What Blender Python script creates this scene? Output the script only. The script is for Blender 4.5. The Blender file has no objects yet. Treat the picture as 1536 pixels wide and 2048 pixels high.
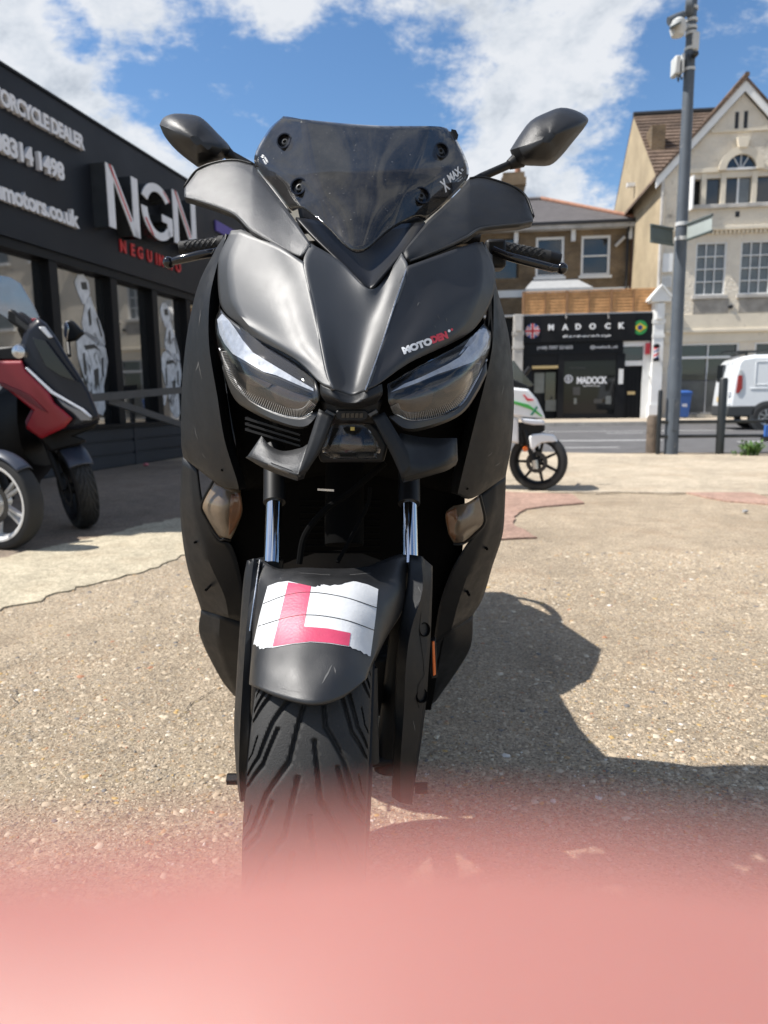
import bpy, bmesh, math, random
import numpy as np
from mathutils import Vector, Matrix, noise as mnoise
from mathutils.bvhtree import BVHTree
random.seed(7)
R = math.radians
scene = bpy.context.scene
COL = scene.collection

# ------------------------------------------------------------------ camera
F_PX, PITCH, ROLL, CAM_H = 1420.0, 8.7, 0.013, 0.79
CAM_LOC = Vector((0, 0, CAM_H))
CAM_ROT = Matrix.Rotation(R(90 - PITCH), 3, 'X') @ Matrix.Rotation(-ROLL, 3, 'Z')
cam_data = bpy.data.cameras.new('camera')
cam = bpy.data.objects.new('camera', cam_data)
COL.objects.link(cam)
cam.matrix_world = Matrix.Translation(CAM_LOC) @ CAM_ROT.to_4x4()
cam_data.sensor_fit = 'VERTICAL'
cam_data.sensor_height = 36.0
cam_data.lens = F_PX / 2048 * 36.0
cam_data.clip_start = 0.002
cam_data.clip_end = 3000
cam_data.dof.use_dof = True
cam_data.dof.focus_distance = 0.98
cam_data.dof.aperture_fstop = 6.6
scene.camera = cam

# ------------------------------------------------------------------ sun and sky
SUN_TO = Vector((-0.72, -0.05, 1.0)).normalized()
sun_data = bpy.data.lights.new('sun', 'SUN')
sun_data.energy = 5.0
sun_data.angle = R(0.55)
sun_data.color = (1.0, 0.96, 0.90)
sun = bpy.data.objects.new('sun', sun_data)
COL.objects.link(sun)
sun.rotation_euler = SUN_TO.to_track_quat('Z', 'Y').to_euler()
sun.location = (-6, -2, 9)
world = bpy.data.worlds.new('World')
scene.world = world
world.use_nodes = True

def ray(px, py):
    return (CAM_ROT @ Vector(((px - 768) / F_PX, -(py - 1024) / F_PX, -1.0)))
def P(px, py, Y):
    d = ray(px, py)
    return CAM_LOC + d * (Y / d.y)
def G(px, py, z=0.0):
    d = ray(px, py)
    return CAM_LOC + d * ((z - CAM_H) / d.z)

def build_world():
    nt = world.node_tree; N = nt.nodes; L = nt.links
    N.clear()
    out = N.new('ShaderNodeOutputWorld')
    sky = N.new('ShaderNodeTexSky'); sky.sky_type = 'NISHITA'; sky.sun_disc = False
    sky.sun_elevation = math.asin(SUN_TO.z)
    sky.sun_rotation = math.atan2(SUN_TO.x, SUN_TO.y)
    sky.altitude = 50; sky.air_density = 1.0; sky.dust_density = 0.35; sky.ozone_density = 2.2
    bg = N.new('ShaderNodeBackground'); bg.inputs[1].default_value = 0.108
    hs = N.new('ShaderNodeHueSaturation'); hs.inputs['Saturation'].default_value = 1.16; hs.inputs['Value'].default_value = 1.0
    L.new(sky.outputs[0], hs.inputs['Color']); L.new(hs.outputs[0], bg.inputs[0])
    tc = N.new('ShaderNodeTexCoord')
    nrm = N.new('ShaderNodeVectorMath'); nrm.operation = 'NORMALIZE'
    L.new(tc.outputs['Generated'], nrm.inputs[0])
    sep = N.new('ShaderNodeSeparateXYZ'); L.new(nrm.outputs[0], sep.inputs[0])
    def math_(op, a, b=None, clamp=False):
        m = N.new('ShaderNodeMath'); m.operation = op; m.use_clamp = clamp
        for i, v in enumerate((a, b)):
            if v is None: continue
            if isinstance(v, (int, float)): m.inputs[i].default_value = v
            else: L.new(v, m.inputs[i])
        return m.outputs[0]
    zz = math_('ADD', math_('MAXIMUM', sep.outputs[2], 0.0), 0.28)
    u = math_('DIVIDE', sep.outputs[0], zz); v = math_('DIVIDE', sep.outputs[1], zz)
    comb = N.new('ShaderNodeCombineXYZ'); L.new(u, comb.inputs[0]); L.new(v, comb.inputs[1])
    def noise(scale, detail, rough, off, dist=0.0):
        mp = N.new('ShaderNodeVectorMath'); mp.operation = 'ADD'; mp.inputs[1].default_value = off
        L.new(comb.outputs[0], mp.inputs[0])
        n = N.new('ShaderNodeTexNoise'); n.inputs['Scale'].default_value = scale
        n.inputs['Detail'].default_value = detail; n.inputs['Roughness'].default_value = rough
        n.inputs['Distortion'].default_value = dist
        L.new(mp.outputs[0], n.inputs['Vector'])
        return n.outputs[0]
    n1 = noise(2.3, 12.0, 0.66, (3.1, 1.7, 0.4), 0.35)
    n1s = noise(2.3, 12.0, 0.66, (3.02, 1.66, 0.4), 0.35)
    n2 = noise(6.5, 12.0, 0.70, (8.2, 5.1, 2.0), 0.2)
    field = math_('ADD', math_('ADD', math_('MULTIPLY', n1, 1.15), math_('MULTIPLY', n2, 0.62)), -0.275)
    # drifts of cumulus; direction and breadth of each
    blobs = [(40, 70, .978, .27), (250, 30, .975, .26), (430, 70, .985, .25), (590, 110, .993, .18), (130, 170, .987, .12), (230, 250, .991, .16),
             (800, 25, .989, .22), (950, 40, .985, .24), (1010, 130, .985, .26), (1130, 60, .982, .26), (1270, 40, .986, .32), (980, 240, .990, .24), (1110, 230, .989, .22), (1190, 290, .993, .20), (1440, 10, .989, .33), (1530, 10, .991, .33),
             (470, 320, .985, .24), (330, 310, .990, .18), (1120, 370, .984, .27), (1230, 340, .990, .20), (1010, 300, .991, .2),
             (-500, 0, .93, .12), (2100, 100, .93, .12)]
    holes = [(720, 150, .990, .20), (140, 55, .9990, .16), (330, 150, .995, .12), (450, 190, .992, .18), (600, 210, .991, .18), (1420, 170, .987, .24), (1340, 330, .987, .16), (820, 190, .993, .17), (1490, 100, .992, .14), (690, 60, .996, .14)]
    def blob(px, py, c, w, k=0.75):
        d = ray(px, py).normalized()
        dt = N.new('ShaderNodeVectorMath'); dt.operation = 'DOT_PRODUCT'; dt.inputs[1].default_value = d
        L.new(nrm.outputs[0], dt.inputs[0])
        mr = N.new('ShaderNodeMapRange'); mr.interpolation_type = 'SMOOTHSTEP'
        mr.inputs[1].default_value = c; mr.inputs[2].default_value = 1.0
        mr.inputs[3].default_value = 0.0; mr.inputs[4].default_value = w * k
        L.new(dt.outputs['Value'], mr.inputs[0])
        return mr.outputs[0]
    up = None
    for b in blobs: up = blob(*b) if up is None else math_('MAXIMUM', up, blob(*b))
    dn = None
    for b in holes: dn = blob(*b, 1.5) if dn is None else math_('MAXIMUM', dn, blob(*b, 1.5))
    field = math_('SUBTRACT', math_('ADD', math_('ADD', field, 0.075), up), dn)
    cov = N.new('ShaderNodeMapRange'); cov.interpolation_type = 'SMOOTHSTEP'
    cov.inputs[1].default_value = 0.625; cov.inputs[2].default_value = 0.83
    L.new(field, cov.inputs[0])
    low = N.new('ShaderNodeMapRange'); low.inputs[1].default_value = -0.02; low.inputs[2].default_value = 0.05
    L.new(sep.outputs[2], low.inputs[0])
    fac = math_('MULTIPLY', cov.outputs[0], low.outputs[0], True)
    fac = math_('MULTIPLY', fac, 0.93)
    lit = math_('MULTIPLY', math_('SUBTRACT', n1, n1s), 4.0)
    sh = math_('ADD', math_('MULTIPLY', math_('SUBTRACT', field, 0.76), 1.9), math_('SUBTRACT', math_('MULTIPLY', math_('SUBTRACT', n2, 0.5), 0.9), lit))
    ramp = N.new('ShaderNodeValToRGB')
    ramp.color_ramp.elements[0].position = 0.0; ramp.color_ramp.elements[0].color = (0.90, 0.92, 0.95, 1)
    ramp.color_ramp.elements[1].position = 1.0; ramp.color_ramp.elements[1].color = (0.46, 0.51, 0.58, 1)
    e = ramp.color_ramp.elements.new(0.35); e.color = (0.78, 0.82, 0.87, 1)
    L.new(sh, ramp.inputs[0])
    bgc = N.new('ShaderNodeBackground'); bgc.inputs[1].default_value = 0.66
    L.new(ramp.outputs[0], bgc.inputs[0])
    mix = N.new('ShaderNodeMixShader'); L.new(fac, mix.inputs[0]); L.new(bg.outputs[0], mix.inputs[1]); L.new(bgc.outputs[0], mix.inputs[2])
    L.new(mix.outputs[0], out.inputs[0])
build_world()

vs = scene.view_settings
vs.view_transform = 'Standard'; vs.look = 'None'; vs.exposure = 0.55; vs.gamma = 1.0
vs.use_curve_mapping = False
scene.render.engine = 'CYCLES'
cy = scene.cycles
cy.use_denoising = True
cy.max_bounces = 8; cy.transparent_max_bounces = 12; cy.glossy_bounces = 4; cy.diffuse_bounces = 3; cy.transmission_bounces = 6
cy.caustics_reflective = False; cy.caustics_refractive = False
cy.sample_clamp_indirect = 6.0

# ------------------------------------------------------------------ materials
MATS = {}
def mat(name, col, rough=0.5, metal=0.0, var=0.0, vs=6.0, bump=0.0, bs=60.0, spec=0.5, coat=0.0, sss=0.0, rvar=0.0, spot=None, emit=None, ior=None, axis=None):
    """procedural principled material: colour noise, fine relief, roughness wear"""
    m = bpy.data.materials.new(name); m.use_nodes = True
    nt = m.node_tree; N = nt.nodes; L = nt.links
    b = N['Principled BSDF']
    b.inputs['Roughness'].default_value = rough
    b.inputs['Metallic'].default_value = metal
    b.inputs['Specular IOR Level'].default_value = spec
    if ior: b.inputs['IOR'].default_value = ior
    if coat: b.inputs['Coat Weight'].default_value = coat; b.inputs['Coat Roughness'].default_value = 0.08
    c = (col[0], col[1], col[2], 1)
    b.inputs['Base Color'].default_value = c
    tc = N.new('ShaderNodeTexCoord'); src = tc.outputs['Object']
    def nz(scale, detail=5.0, rough=0.6):
        n = N.new('ShaderNodeTexNoise'); n.inputs['Scale'].default_value = scale
        n.inputs['Detail'].default_value = detail; n.inputs['Roughness'].default_value = rough
        L.new(src, n.inputs['Vector']); return n
    if var > 0:
        n = nz(vs)
        r = N.new('ShaderNodeValToRGB')
        r.color_ramp.elements[0].position = 0.3; r.color_ramp.elements[1].position = 0.7
        r.color_ramp.elements[0].color = (*[x * (1 - var) for x in col], 1)
        r.color_ramp.elements[1].color = (*[min(1, x * (1 + var)) for x in col], 1)
        L.new(n.outputs[0], r.inputs[0])
        last = r.outputs[0]
        if spot:   # (colour, scale, threshold): stains and dust with a shape of their own
            n3 = nz(spot[1], 8.0, 0.7)
            mr = N.new('ShaderNodeMapRange'); mr.inputs[1].default_value = spot[2]; mr.inputs[2].default_value = spot[2] + 0.12
            L.new(n3.outputs[0], mr.inputs[0])
            mx = N.new('ShaderNodeMix'); mx.data_type = 'RGBA'
            L.new(mr.outputs[0], mx.inputs[0]); L.new(last, mx.inputs[6]); mx.inputs[7].default_value = (*spot[0], 1)
            last = mx.outputs[2]
        L.new(last, b.inputs['Base Color'])
    if rvar > 0:
        n2 = nz(vs * 2.3)
        mr = N.new('ShaderNodeMapRange'); mr.inputs[1].default_value = 0.3; mr.inputs[2].default_value = 0.7
        mr.inputs[3].default_value = max(0.02, rough - rvar); mr.inputs[4].default_value = min(1, rough + rvar)
        L.new(n2.outputs[0], mr.inputs[0]); L.new(mr.outputs[0], b.inputs['Roughness'])
    if bump > 0:
        n4 = nz(bs, 3.0)
        bp = N.new('ShaderNodeBump'); bp.inputs['Strength'].default_value = bump; bp.inputs['Distance'].default_value = 1.0 / bs
        L.new(n4.outputs[0], bp.inputs['Height']); L.new(bp.outputs[0], b.inputs['Normal'])
    if sss > 0:
        b.inputs['Subsurface Weight'].default_value = sss
        b.inputs['Subsurface Radius'].default_value = (1.0, 0.35, 0.2)
        b.inputs['Subsurface Scale'].default_value = 0.004
    MATS[name] = m
    return m

def glass_mat(name, tint, alpha_front, rough=0.02, ior=1.5, boost=0.0):
    """thin clear or smoked sheet: tinted see-through plus mirror reflection by angle"""
    m = bpy.data.materials.new(name); m.use_nodes = True
    nt = m.node_tree; N = nt.nodes; L = nt.links; N.clear()
    out = N.new('ShaderNodeOutputMaterial')
    tr = N.new('ShaderNodeBsdfTransparent'); tr.inputs[0].default_value = (*tint, 1)
    gl = N.new('ShaderNodeBsdfGlossy'); gl.inputs['Roughness'].default_value = rough
    lw = N.new('ShaderNodeLayerWeight'); lw.inputs['Blend'].default_value = 0.5
    f0 = ((ior - 1) / (ior + 1)) ** 2
    pw = N.new('ShaderNodeMath'); pw.operation = 'POWER'; pw.inputs[1].default_value = 5.0
    L.new(lw.outputs['Facing'], pw.inputs[0])
    fr = N.new('ShaderNodeMath'); fr.operation = 'MULTIPLY_ADD'; fr.inputs[1].default_value = 1 - f0; fr.inputs[2].default_value = f0
    L.new(pw.outputs[0], fr.inputs[0])
    tc = N.new('ShaderNodeTexCoord')
    if boost or rough > 0.015:
        n = N.new('ShaderNodeTexNoise'); n.inputs['Scale'].default_value = 14.0; n.inputs['Detail'].default_value = 6.0
        L.new(tc.outputs['Object'], n.inputs['Vector'])
        mr = N.new('ShaderNodeMapRange'); mr.inputs[1].default_value = 0.35; mr.inputs[2].default_value = 0.75
        mr.inputs[3].default_value = rough; mr.inputs[4].default_value = rough + 0.06
        L.new(n.outputs[0], mr.inputs[0]); L.new(mr.outputs[0], gl.inputs['Roughness'])
    ad = N.new('ShaderNodeMath'); ad.operation = 'ADD'; ad.inputs[1].default_value = boost; ad.use_clamp = True
    L.new(fr.outputs[0], ad.inputs[0])
    mx = N.new('ShaderNodeMixShader'); L.new(ad.outputs[0], mx.inputs[0]); L.new(tr.outputs[0], mx.inputs[1]); L.new(gl.outputs[0], mx.inputs[2])
    last = mx.outputs[0]
    if alpha_front > 0:   # dust film and scratches lying on the sheet
        df = N.new('ShaderNodeBsdfDiffuse'); df.inputs[0].default_value = (0.35, 0.34, 0.33, 1)
        n = N.new('ShaderNodeTexNoise'); n.inputs['Scale'].default_value = 22.0; n.inputs['Detail'].default_value = 9.0; n.inputs['Roughness'].default_value = 0.75
        L.new(tc.outputs['Object'], n.inputs['Vector'])
        mr = N.new('ShaderNodeMapRange'); mr.inputs[1].default_value = 0.35; mr.inputs[2].default_value = 0.78
        mr.inputs[3].default_value = alpha_front * 0.25; mr.inputs[4].default_value = alpha_front
        L.new(n.outputs[0], mr.inputs[0])
        n2 = N.new('ShaderNodeTexNoise'); n2.inputs['Scale'].default_value = 260.0; n2.inputs['Detail'].default_value = 2.0
        L.new(tc.outputs['Object'], n2.inputs['Vector'])
        m3 = N.new('ShaderNodeMapRange'); m3.inputs[1].default_value = 0.70; m3.inputs[2].default_value = 0.76
        m3.inputs[3].default_value = 0.0; m3.inputs[4].default_value = min(0.5, alpha_front * 2.2)
        L.new(n2.outputs[0], m3.inputs[0])
        sm = N.new('ShaderNodeMath'); sm.operation = 'ADD'; sm.use_clamp = True
        L.new(mr.outputs[0], sm.inputs[0]); L.new(m3.outputs[0], sm.inputs[1])
        m2 = N.new('ShaderNodeMixShader'); L.new(sm.outputs[0], m2.inputs[0]); L.new(last, m2.inputs[1]); L.new(df.outputs[0], m2.inputs[2])
        last = m2.outputs[0]
    L.new(last, out.inputs[0])
    MATS[name] = m
    return m

def brick_mat(name, c1, c2, mortar, bw, bh, ms, swap, bump=0.4, rough=0.85):
    m = bpy.data.materials.new(name); m.use_nodes = True
    nt = m.node_tree; N = nt.nodes; L = nt.links; b = N['Principled BSDF']
    b.inputs['Roughness'].default_value = rough; b.inputs['Specular IOR Level'].default_value = 0.25
    tc = N.new('ShaderNodeTexCoord'); s = N.new('ShaderNodeSeparateXYZ'); c = N.new('ShaderNodeCombineXYZ')
    L.new(tc.outputs['Object'], s.inputs[0]); L.new(s.outputs[1 if swap else 0], c.inputs[0]); L.new(s.outputs[2], c.inputs[1])
    t = N.new('ShaderNodeTexBrick'); L.new(c.outputs[0], t.inputs['Vector'])
    t.inputs['Scale'].default_value = 1.0; t.inputs['Brick Width'].default_value = bw; t.inputs['Row Height'].default_value = bh
    t.inputs['Mortar Size'].default_value = ms; t.inputs['Color1'].default_value = (*c1, 1); t.inputs['Color2'].default_value = (*c2, 1); t.inputs['Mortar'].default_value = (*mortar, 1)
    n = N.new('ShaderNodeTexNoise'); n.inputs['Scale'].default_value = 1.3; n.inputs['Detail'].default_value = 6
    L.new(tc.outputs['Object'], n.inputs['Vector'])
    mr = N.new('ShaderNodeMapRange'); mr.inputs[1].default_value = 0.3; mr.inputs[2].default_value = 0.7; mr.inputs[3].default_value = 0.6; mr.inputs[4].default_value = 1.25
    L.new(n.outputs[0], mr.inputs[0])
    mx = N.new('ShaderNodeMix'); mx.data_type = 'RGBA'; mx.blend_type = 'MULTIPLY'; mx.inputs[0].default_value = 1.0
    L.new(t.outputs[0], mx.inputs[6]); L.new(mr.outputs[0], mx.inputs[7]); L.new(mx.outputs[2], b.inputs['Base Color'])
    bp = N.new('ShaderNodeBump'); bp.inputs['Strength'].default_value = bump; bp.inputs['Distance'].default_value = 0.02
    L.new(t.outputs['Fac'], bp.inputs['Height']); bp.invert = True
    L.new(bp.outputs[0], b.inputs['Normal'])
    MATS[name] = m
    return m

# ------------------------------------------------------------------ mesh helpers
def tag(o, label=None, cat=None, group=None, kind=None):
    if label: o['label'] = label
    if cat: o['category'] = cat
    if group: o['group'] = group
    if kind: o['kind'] = kind
    return o
def thing(name, loc, label, cat, group=None, kind=None):
    o = bpy.data.objects.new(name, None); COL.objects.link(o)
    o.location = loc; o.empty_display_size = 0.1
    return tag(o, label, cat, group, kind)
def wloc(o):
    v = Vector((0, 0, 0))
    while o is not None and o.type == 'EMPTY':
        v = v + o.location; o = o.parent
    return v
def put(name, me, m, parent=None, sharp=35):
    o = bpy.data.objects.new(name, me); COL.objects.link(o)
    if m is not None: me.materials.append(MATS[m] if isinstance(m, str) else m)
    if parent is not None:
        o.parent = parent
        o.matrix_parent_inverse = Matrix.Translation(-wloc(parent))
    if sharp is not None and len(me.polygons):
        me.polygons.foreach_set('use_smooth', [True] * len(me.polygons))
        me.set_sharp_from_angle(angle=R(sharp))
    return o
def mesh(name, V, F, m, parent=None, sharp=35):
    me = bpy.data.meshes.new(name)
    me.from_pydata([tuple(v) for v in V], [], F)
    me.validate(); me.update()
    return put(name, me, m, parent, sharp)
def fix_normals(o):
    bm = bmesh.new(); bm.from_mesh(o.data); bmesh.ops.recalc_face_normals(bm, faces=bm.faces); bm.to_mesh(o.data); bm.free()
    o.data.update(); return o
def bevel(o, w, seg=2, angle=30):
    md = o.modifiers.new('bevel', 'BEVEL'); md.width = w; md.segments = seg; md.limit_method = 'ANGLE'; md.angle_limit = R(angle)
    md.harden_normals = False
    return o
class MB:
    """collects simple solids into one part"""
    def __init__(s): s.V = []; s.F = []
    def add(s, V, F):
        n = len(s.V); s.V += [Vector(v) for v in V]; s.F += [tuple(i + n for i in f) for f in F]; return s
    def box8(s, c):
        return s.add(c, [(0, 3, 2, 1), (4, 5, 6, 7), (0, 1, 5, 4), (1, 2, 6, 5), (2, 3, 7, 6), (3, 0, 4, 7)])
    def box(s, lo, hi):
        (a, b, c), (d, e, f) = lo, hi
        return s.box8([(a, b, c), (d, b, c), (d, e, c), (a, e, c), (a, b, f), (d, b, f), (d, e, f), (a, e, f)])
    def tube(s, pts, r, n=10, cap=True):
        pts = [Vector(p) for p in pts]; rs = r if isinstance(r, (list, tuple)) else [r] * len(pts)
        base = len(s.V); prev = None
        for i, p in enumerate(pts):
            t = (pts[min(i + 1, len(pts) - 1)] - pts[max(i - 1, 0)]).normalized()
            a = prev if prev is not None else (Vector((0, 0, 1)) if abs(t.z) < 0.9 else Vector((1, 0, 0)))
            x = (a - t * a.dot(t)).normalized(); y = t.cross(x); prev = x
            for k in range(n):
                q = 2 * math.pi * k / n
                s.V.append(p + (x * math.cos(q) + y * math.sin(q)) * rs[i])
        for i in range(len(pts) - 1):
            for k in range(n):
                a = base + i * n + k; b = base + i * n + (k + 1) % n
                s.F.append((a, b, b + n, a + n))
        if cap:
            s.F.append(tuple(base + k for k in reversed(range(n))))
            s.F.append(tuple(base + (len(pts) - 1) * n + k for k in range(n)))
        return s
    def cyl(s, a, b, r, n=16): return s.tube([a, b], r, n)
    def lathe(s, c, axis, prof, n=32, closed=False):
        """prof: (along axis, radius)"""
        c = Vector(c); t = Vector(axis).normalized()
        x = t.orthogonal().normalized(); y = t.cross(x); base = len(s.V)
        for (h, r) in prof:
            for k in range(n):
                q = 2 * math.pi * k / n
                s.V.append(c + t * h + (x * math.cos(q) + y * math.sin(q)) * r)
        rows = len(prof)
        for i in range(rows if closed else rows - 1):
            for k in range(n):
                a = base + i * n + k; b = base + i * n + (k + 1) % n; j = base + ((i + 1) % rows) * n
                s.F.append((a, b, j + (k + 1) % n, j + k))
        if not closed:
            s.F.append(tuple(base + k for k in reversed(range(n)))); s.F.append(tuple(base + (rows - 1) * n + k for k in range(n)))
        return s
    def ball(s, c, r, n=12, sq=(1, 1, 1)):
        prof = []
        c = Vector(c); base = len(s.V); m = n // 2
        for i in range(m + 1):
            th = math.pi * i / m
            for k in range(n):
                q = 2 * math.pi * k / n
                s.V.append(c + Vector((r * sq[0] * math.sin(th) * math.cos(q), r * sq[1] * math.sin(th) * math.sin(q), r * sq[2] * math.cos(th))))
        for i in range(m):
            for k in range(n):
                a = base + i * n + k; b = base + i * n + (k + 1) % n
                s.F.append((a, a + n, b + n, b))
        return s
    def prism(s, pts, vec):
        pts = [Vector(p) for p in pts]; v = Vector(vec); n = len(pts); base = len(s.V)
        s.V += pts + [p + v for p in pts]
        s.F.append(tuple(base + k for k in range(n))); s.F.append(tuple(base + n + k for k in reversed(range(n))))
        for k in range(n):
            s.F.append((base + k, base + n + k, base + n + (k + 1) % n, base + (k + 1) % n))
        return s
    def build(s, name, m, parent=None, sharp=35, fix=True, bev=0):
        o = mesh(name, s.V, s.F, m, parent, sharp)
        if fix: fix_normals(o)
        if bev: bevel(o, bev)
        return o

def cr(p, n, sharp=()):
    """Catmull-Rom through points, straight tangents at sharp ones"""
    p = [Vector(q) for q in p]; out = []
    segs = [0] + sorted(i for i in sharp if 0 < i < len(p) - 1) + [len(p) - 1]
    for a, b in zip(segs[:-1], segs[1:]):
        for i in range(a, b):
            p1, p2 = p[i], p[i + 1]
            p0 = p[i - 1] if i > a else p1 * 2 - p2
            p3 = p[i + 2] if i + 2 <= b else p2 * 2 - p1
            for k in range(n):
                t = k / n
                out.append(0.5 * ((2 * p1) + (p2 - p0) * t + (2 * p0 - 5 * p1 + 4 * p2 - p3) * t * t + (3 * p1 - p0 - 3 * p2 + p3) * t ** 3))
    out.append(p[-1]); return out
def surf(rows, nr=5, nc=5, sr=(), sc=()):
    g = [cr(r, nc, sc) for r in rows]
    cols = [cr([g[i][j] for i in range(len(g))], nr, sr) for j in range(len(g[0]))]
    H, W = len(cols[0]), len(cols)
    V = [cols[j][i] for i in range(H) for j in range(W)]
    F = [(i * W + j, i * W + j + 1, (i + 1) * W + j + 1, (i + 1) * W + j) for i in range(H - 1) for j in range(W - 1)]
    return V, F
def panel(name, rows, m, parent, thick=0.004, nr=5, nc=5, sr=(), sc=(), sharp=38, raw=False, toward=None, bev=0.0):
    """curved sheet through rows of control points (pixel x, pixel y, distance) or vectors"""
    rr = rows if raw else [[P(*q) for q in r] for r in rows]
    V, F = surf(rr, nr, nc, sr, sc)
    me = bpy.data.meshes.new(name); me.from_pydata([tuple(v) for v in V], [], F); me.validate(); me.update()
    s = 0.0
    for p in me.polygons:
        vd = (toward - p.center) if toward is not None else (CAM_LOC - p.center)
        s += p.normal.dot(vd) * p.area
    if s < 0: me.flip_normals()
    o = put(name, me, m, parent, sharp)
    if thick:
        md = o.modifiers.new('solid', 'SOLIDIFY'); md.thickness = thick; md.offset = -1.0; md.use_even_offset = False
    if bev: bevel(o, bev, 2, 50)
    return o
def bvh_of(*objs):
    V, F = [], []
    for o in objs:
        n = len(V); V += [v.co.copy() for v in o.data.vertices]; F += [tuple(i + n for i in p.vertices) for p in o.data.polygons]
    return BVHTree.FromPolygons(V, F)
def hit(bvh, px, py, off=0.0008):
    d = ray(px, py).normalized()
    loc, nor, idx, dist = bvh.ray_cast(CAM_LOC, d)
    if loc is None:
        loc, nor, idx, dist = bvh.find_nearest(P(px, py, 1.0))
    if nor.dot(d) > 0: nor = -nor
    return loc + nor * off
def decal(name, polys, bvh, m, parent, off=0.0008, fine=6.0, thick=0.0):
    """flat sticker laid on a curved surface; polys in pixels"""
    bm = bmesh.new()
    for poly in polys:
        vs_ = [bm.verts.new((x, y, 0)) for x, y in poly]
        try: bm.faces.new(vs_)
        except ValueError: pass
    bm.normal_update()
    bmesh.ops.triangulate(bm, faces=bm.faces[:])
    for it in range(7):
        es = [e for e in bm.edges if e.calc_length() > fine]
        if not es: break
        bmesh.ops.subdivide_edges(bm, edges=es, cuts=1)
        bm.normal_update()
        bmesh.ops.triangulate(bm, faces=bm.faces[:])
    for v in bm.verts: v.co = hit(bvh, v.co.x, v.co.y, off)
    me = bpy.data.meshes.new(name); bm.to_mesh(me); bm.free(); me.update()
    s = sum(p.normal.dot(CAM_LOC - p.center) * p.area for p in me.polygons)
    if s < 0: me.flip_normals()
    return put(name, me, m, parent, 50)

# lettering -----------------------------------------------------------------
_glyph = {}
def text_mesh(body, bold=0.0, extrude=0.0, shear=0.0):
    key = (body, bold, extrude, shear)
    if key in _glyph: return _glyph[key]
    cu = bpy.data.curves.new('t', 'FONT'); cu.body = body; cu.size = 1.0; cu.offset = bold; cu.extrude = extrude; cu.shear = shear; cu.resolution_u = 4
    ob = bpy.data.objects.new('t', cu); COL.objects.link(ob)
    dg = bpy.context.evaluated_depsgraph_get()
    me = bpy.data.meshes.new_from_object(ob.evaluated_get(dg))
    bpy.data.objects.remove(ob); bpy.data.curves.remove(cu)
    V = np.zeros(len(me.vertices) * 3); me.vertices.foreach_get('co', V); V = V.reshape(-1, 3)
    Fc = [tuple(p.vertices) for p in me.polygons]
    bpy.data.meshes.remove(me)
    _glyph[key] = (V, Fc)
    return V, Fc
def line_layout(body, bold, spacing=1.0):
    """x range of each letter"""
    def width(t):
        V, _ = text_mesh(t, bold); return V[:, 0].min(), V[:, 0].max()
    res = []; hh = width('HH')[1] - width('H')[1]; x = 0.0
    for ch in body:
        if ch == ' ': x += 0.26 * spacing; continue
        V, _ = text_mesh(ch, bold)
        adv = width('H' + ch + 'H')[1] - width('HH')[1]
        res.append((ch, x)); x += adv * spacing
    return res, x
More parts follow.
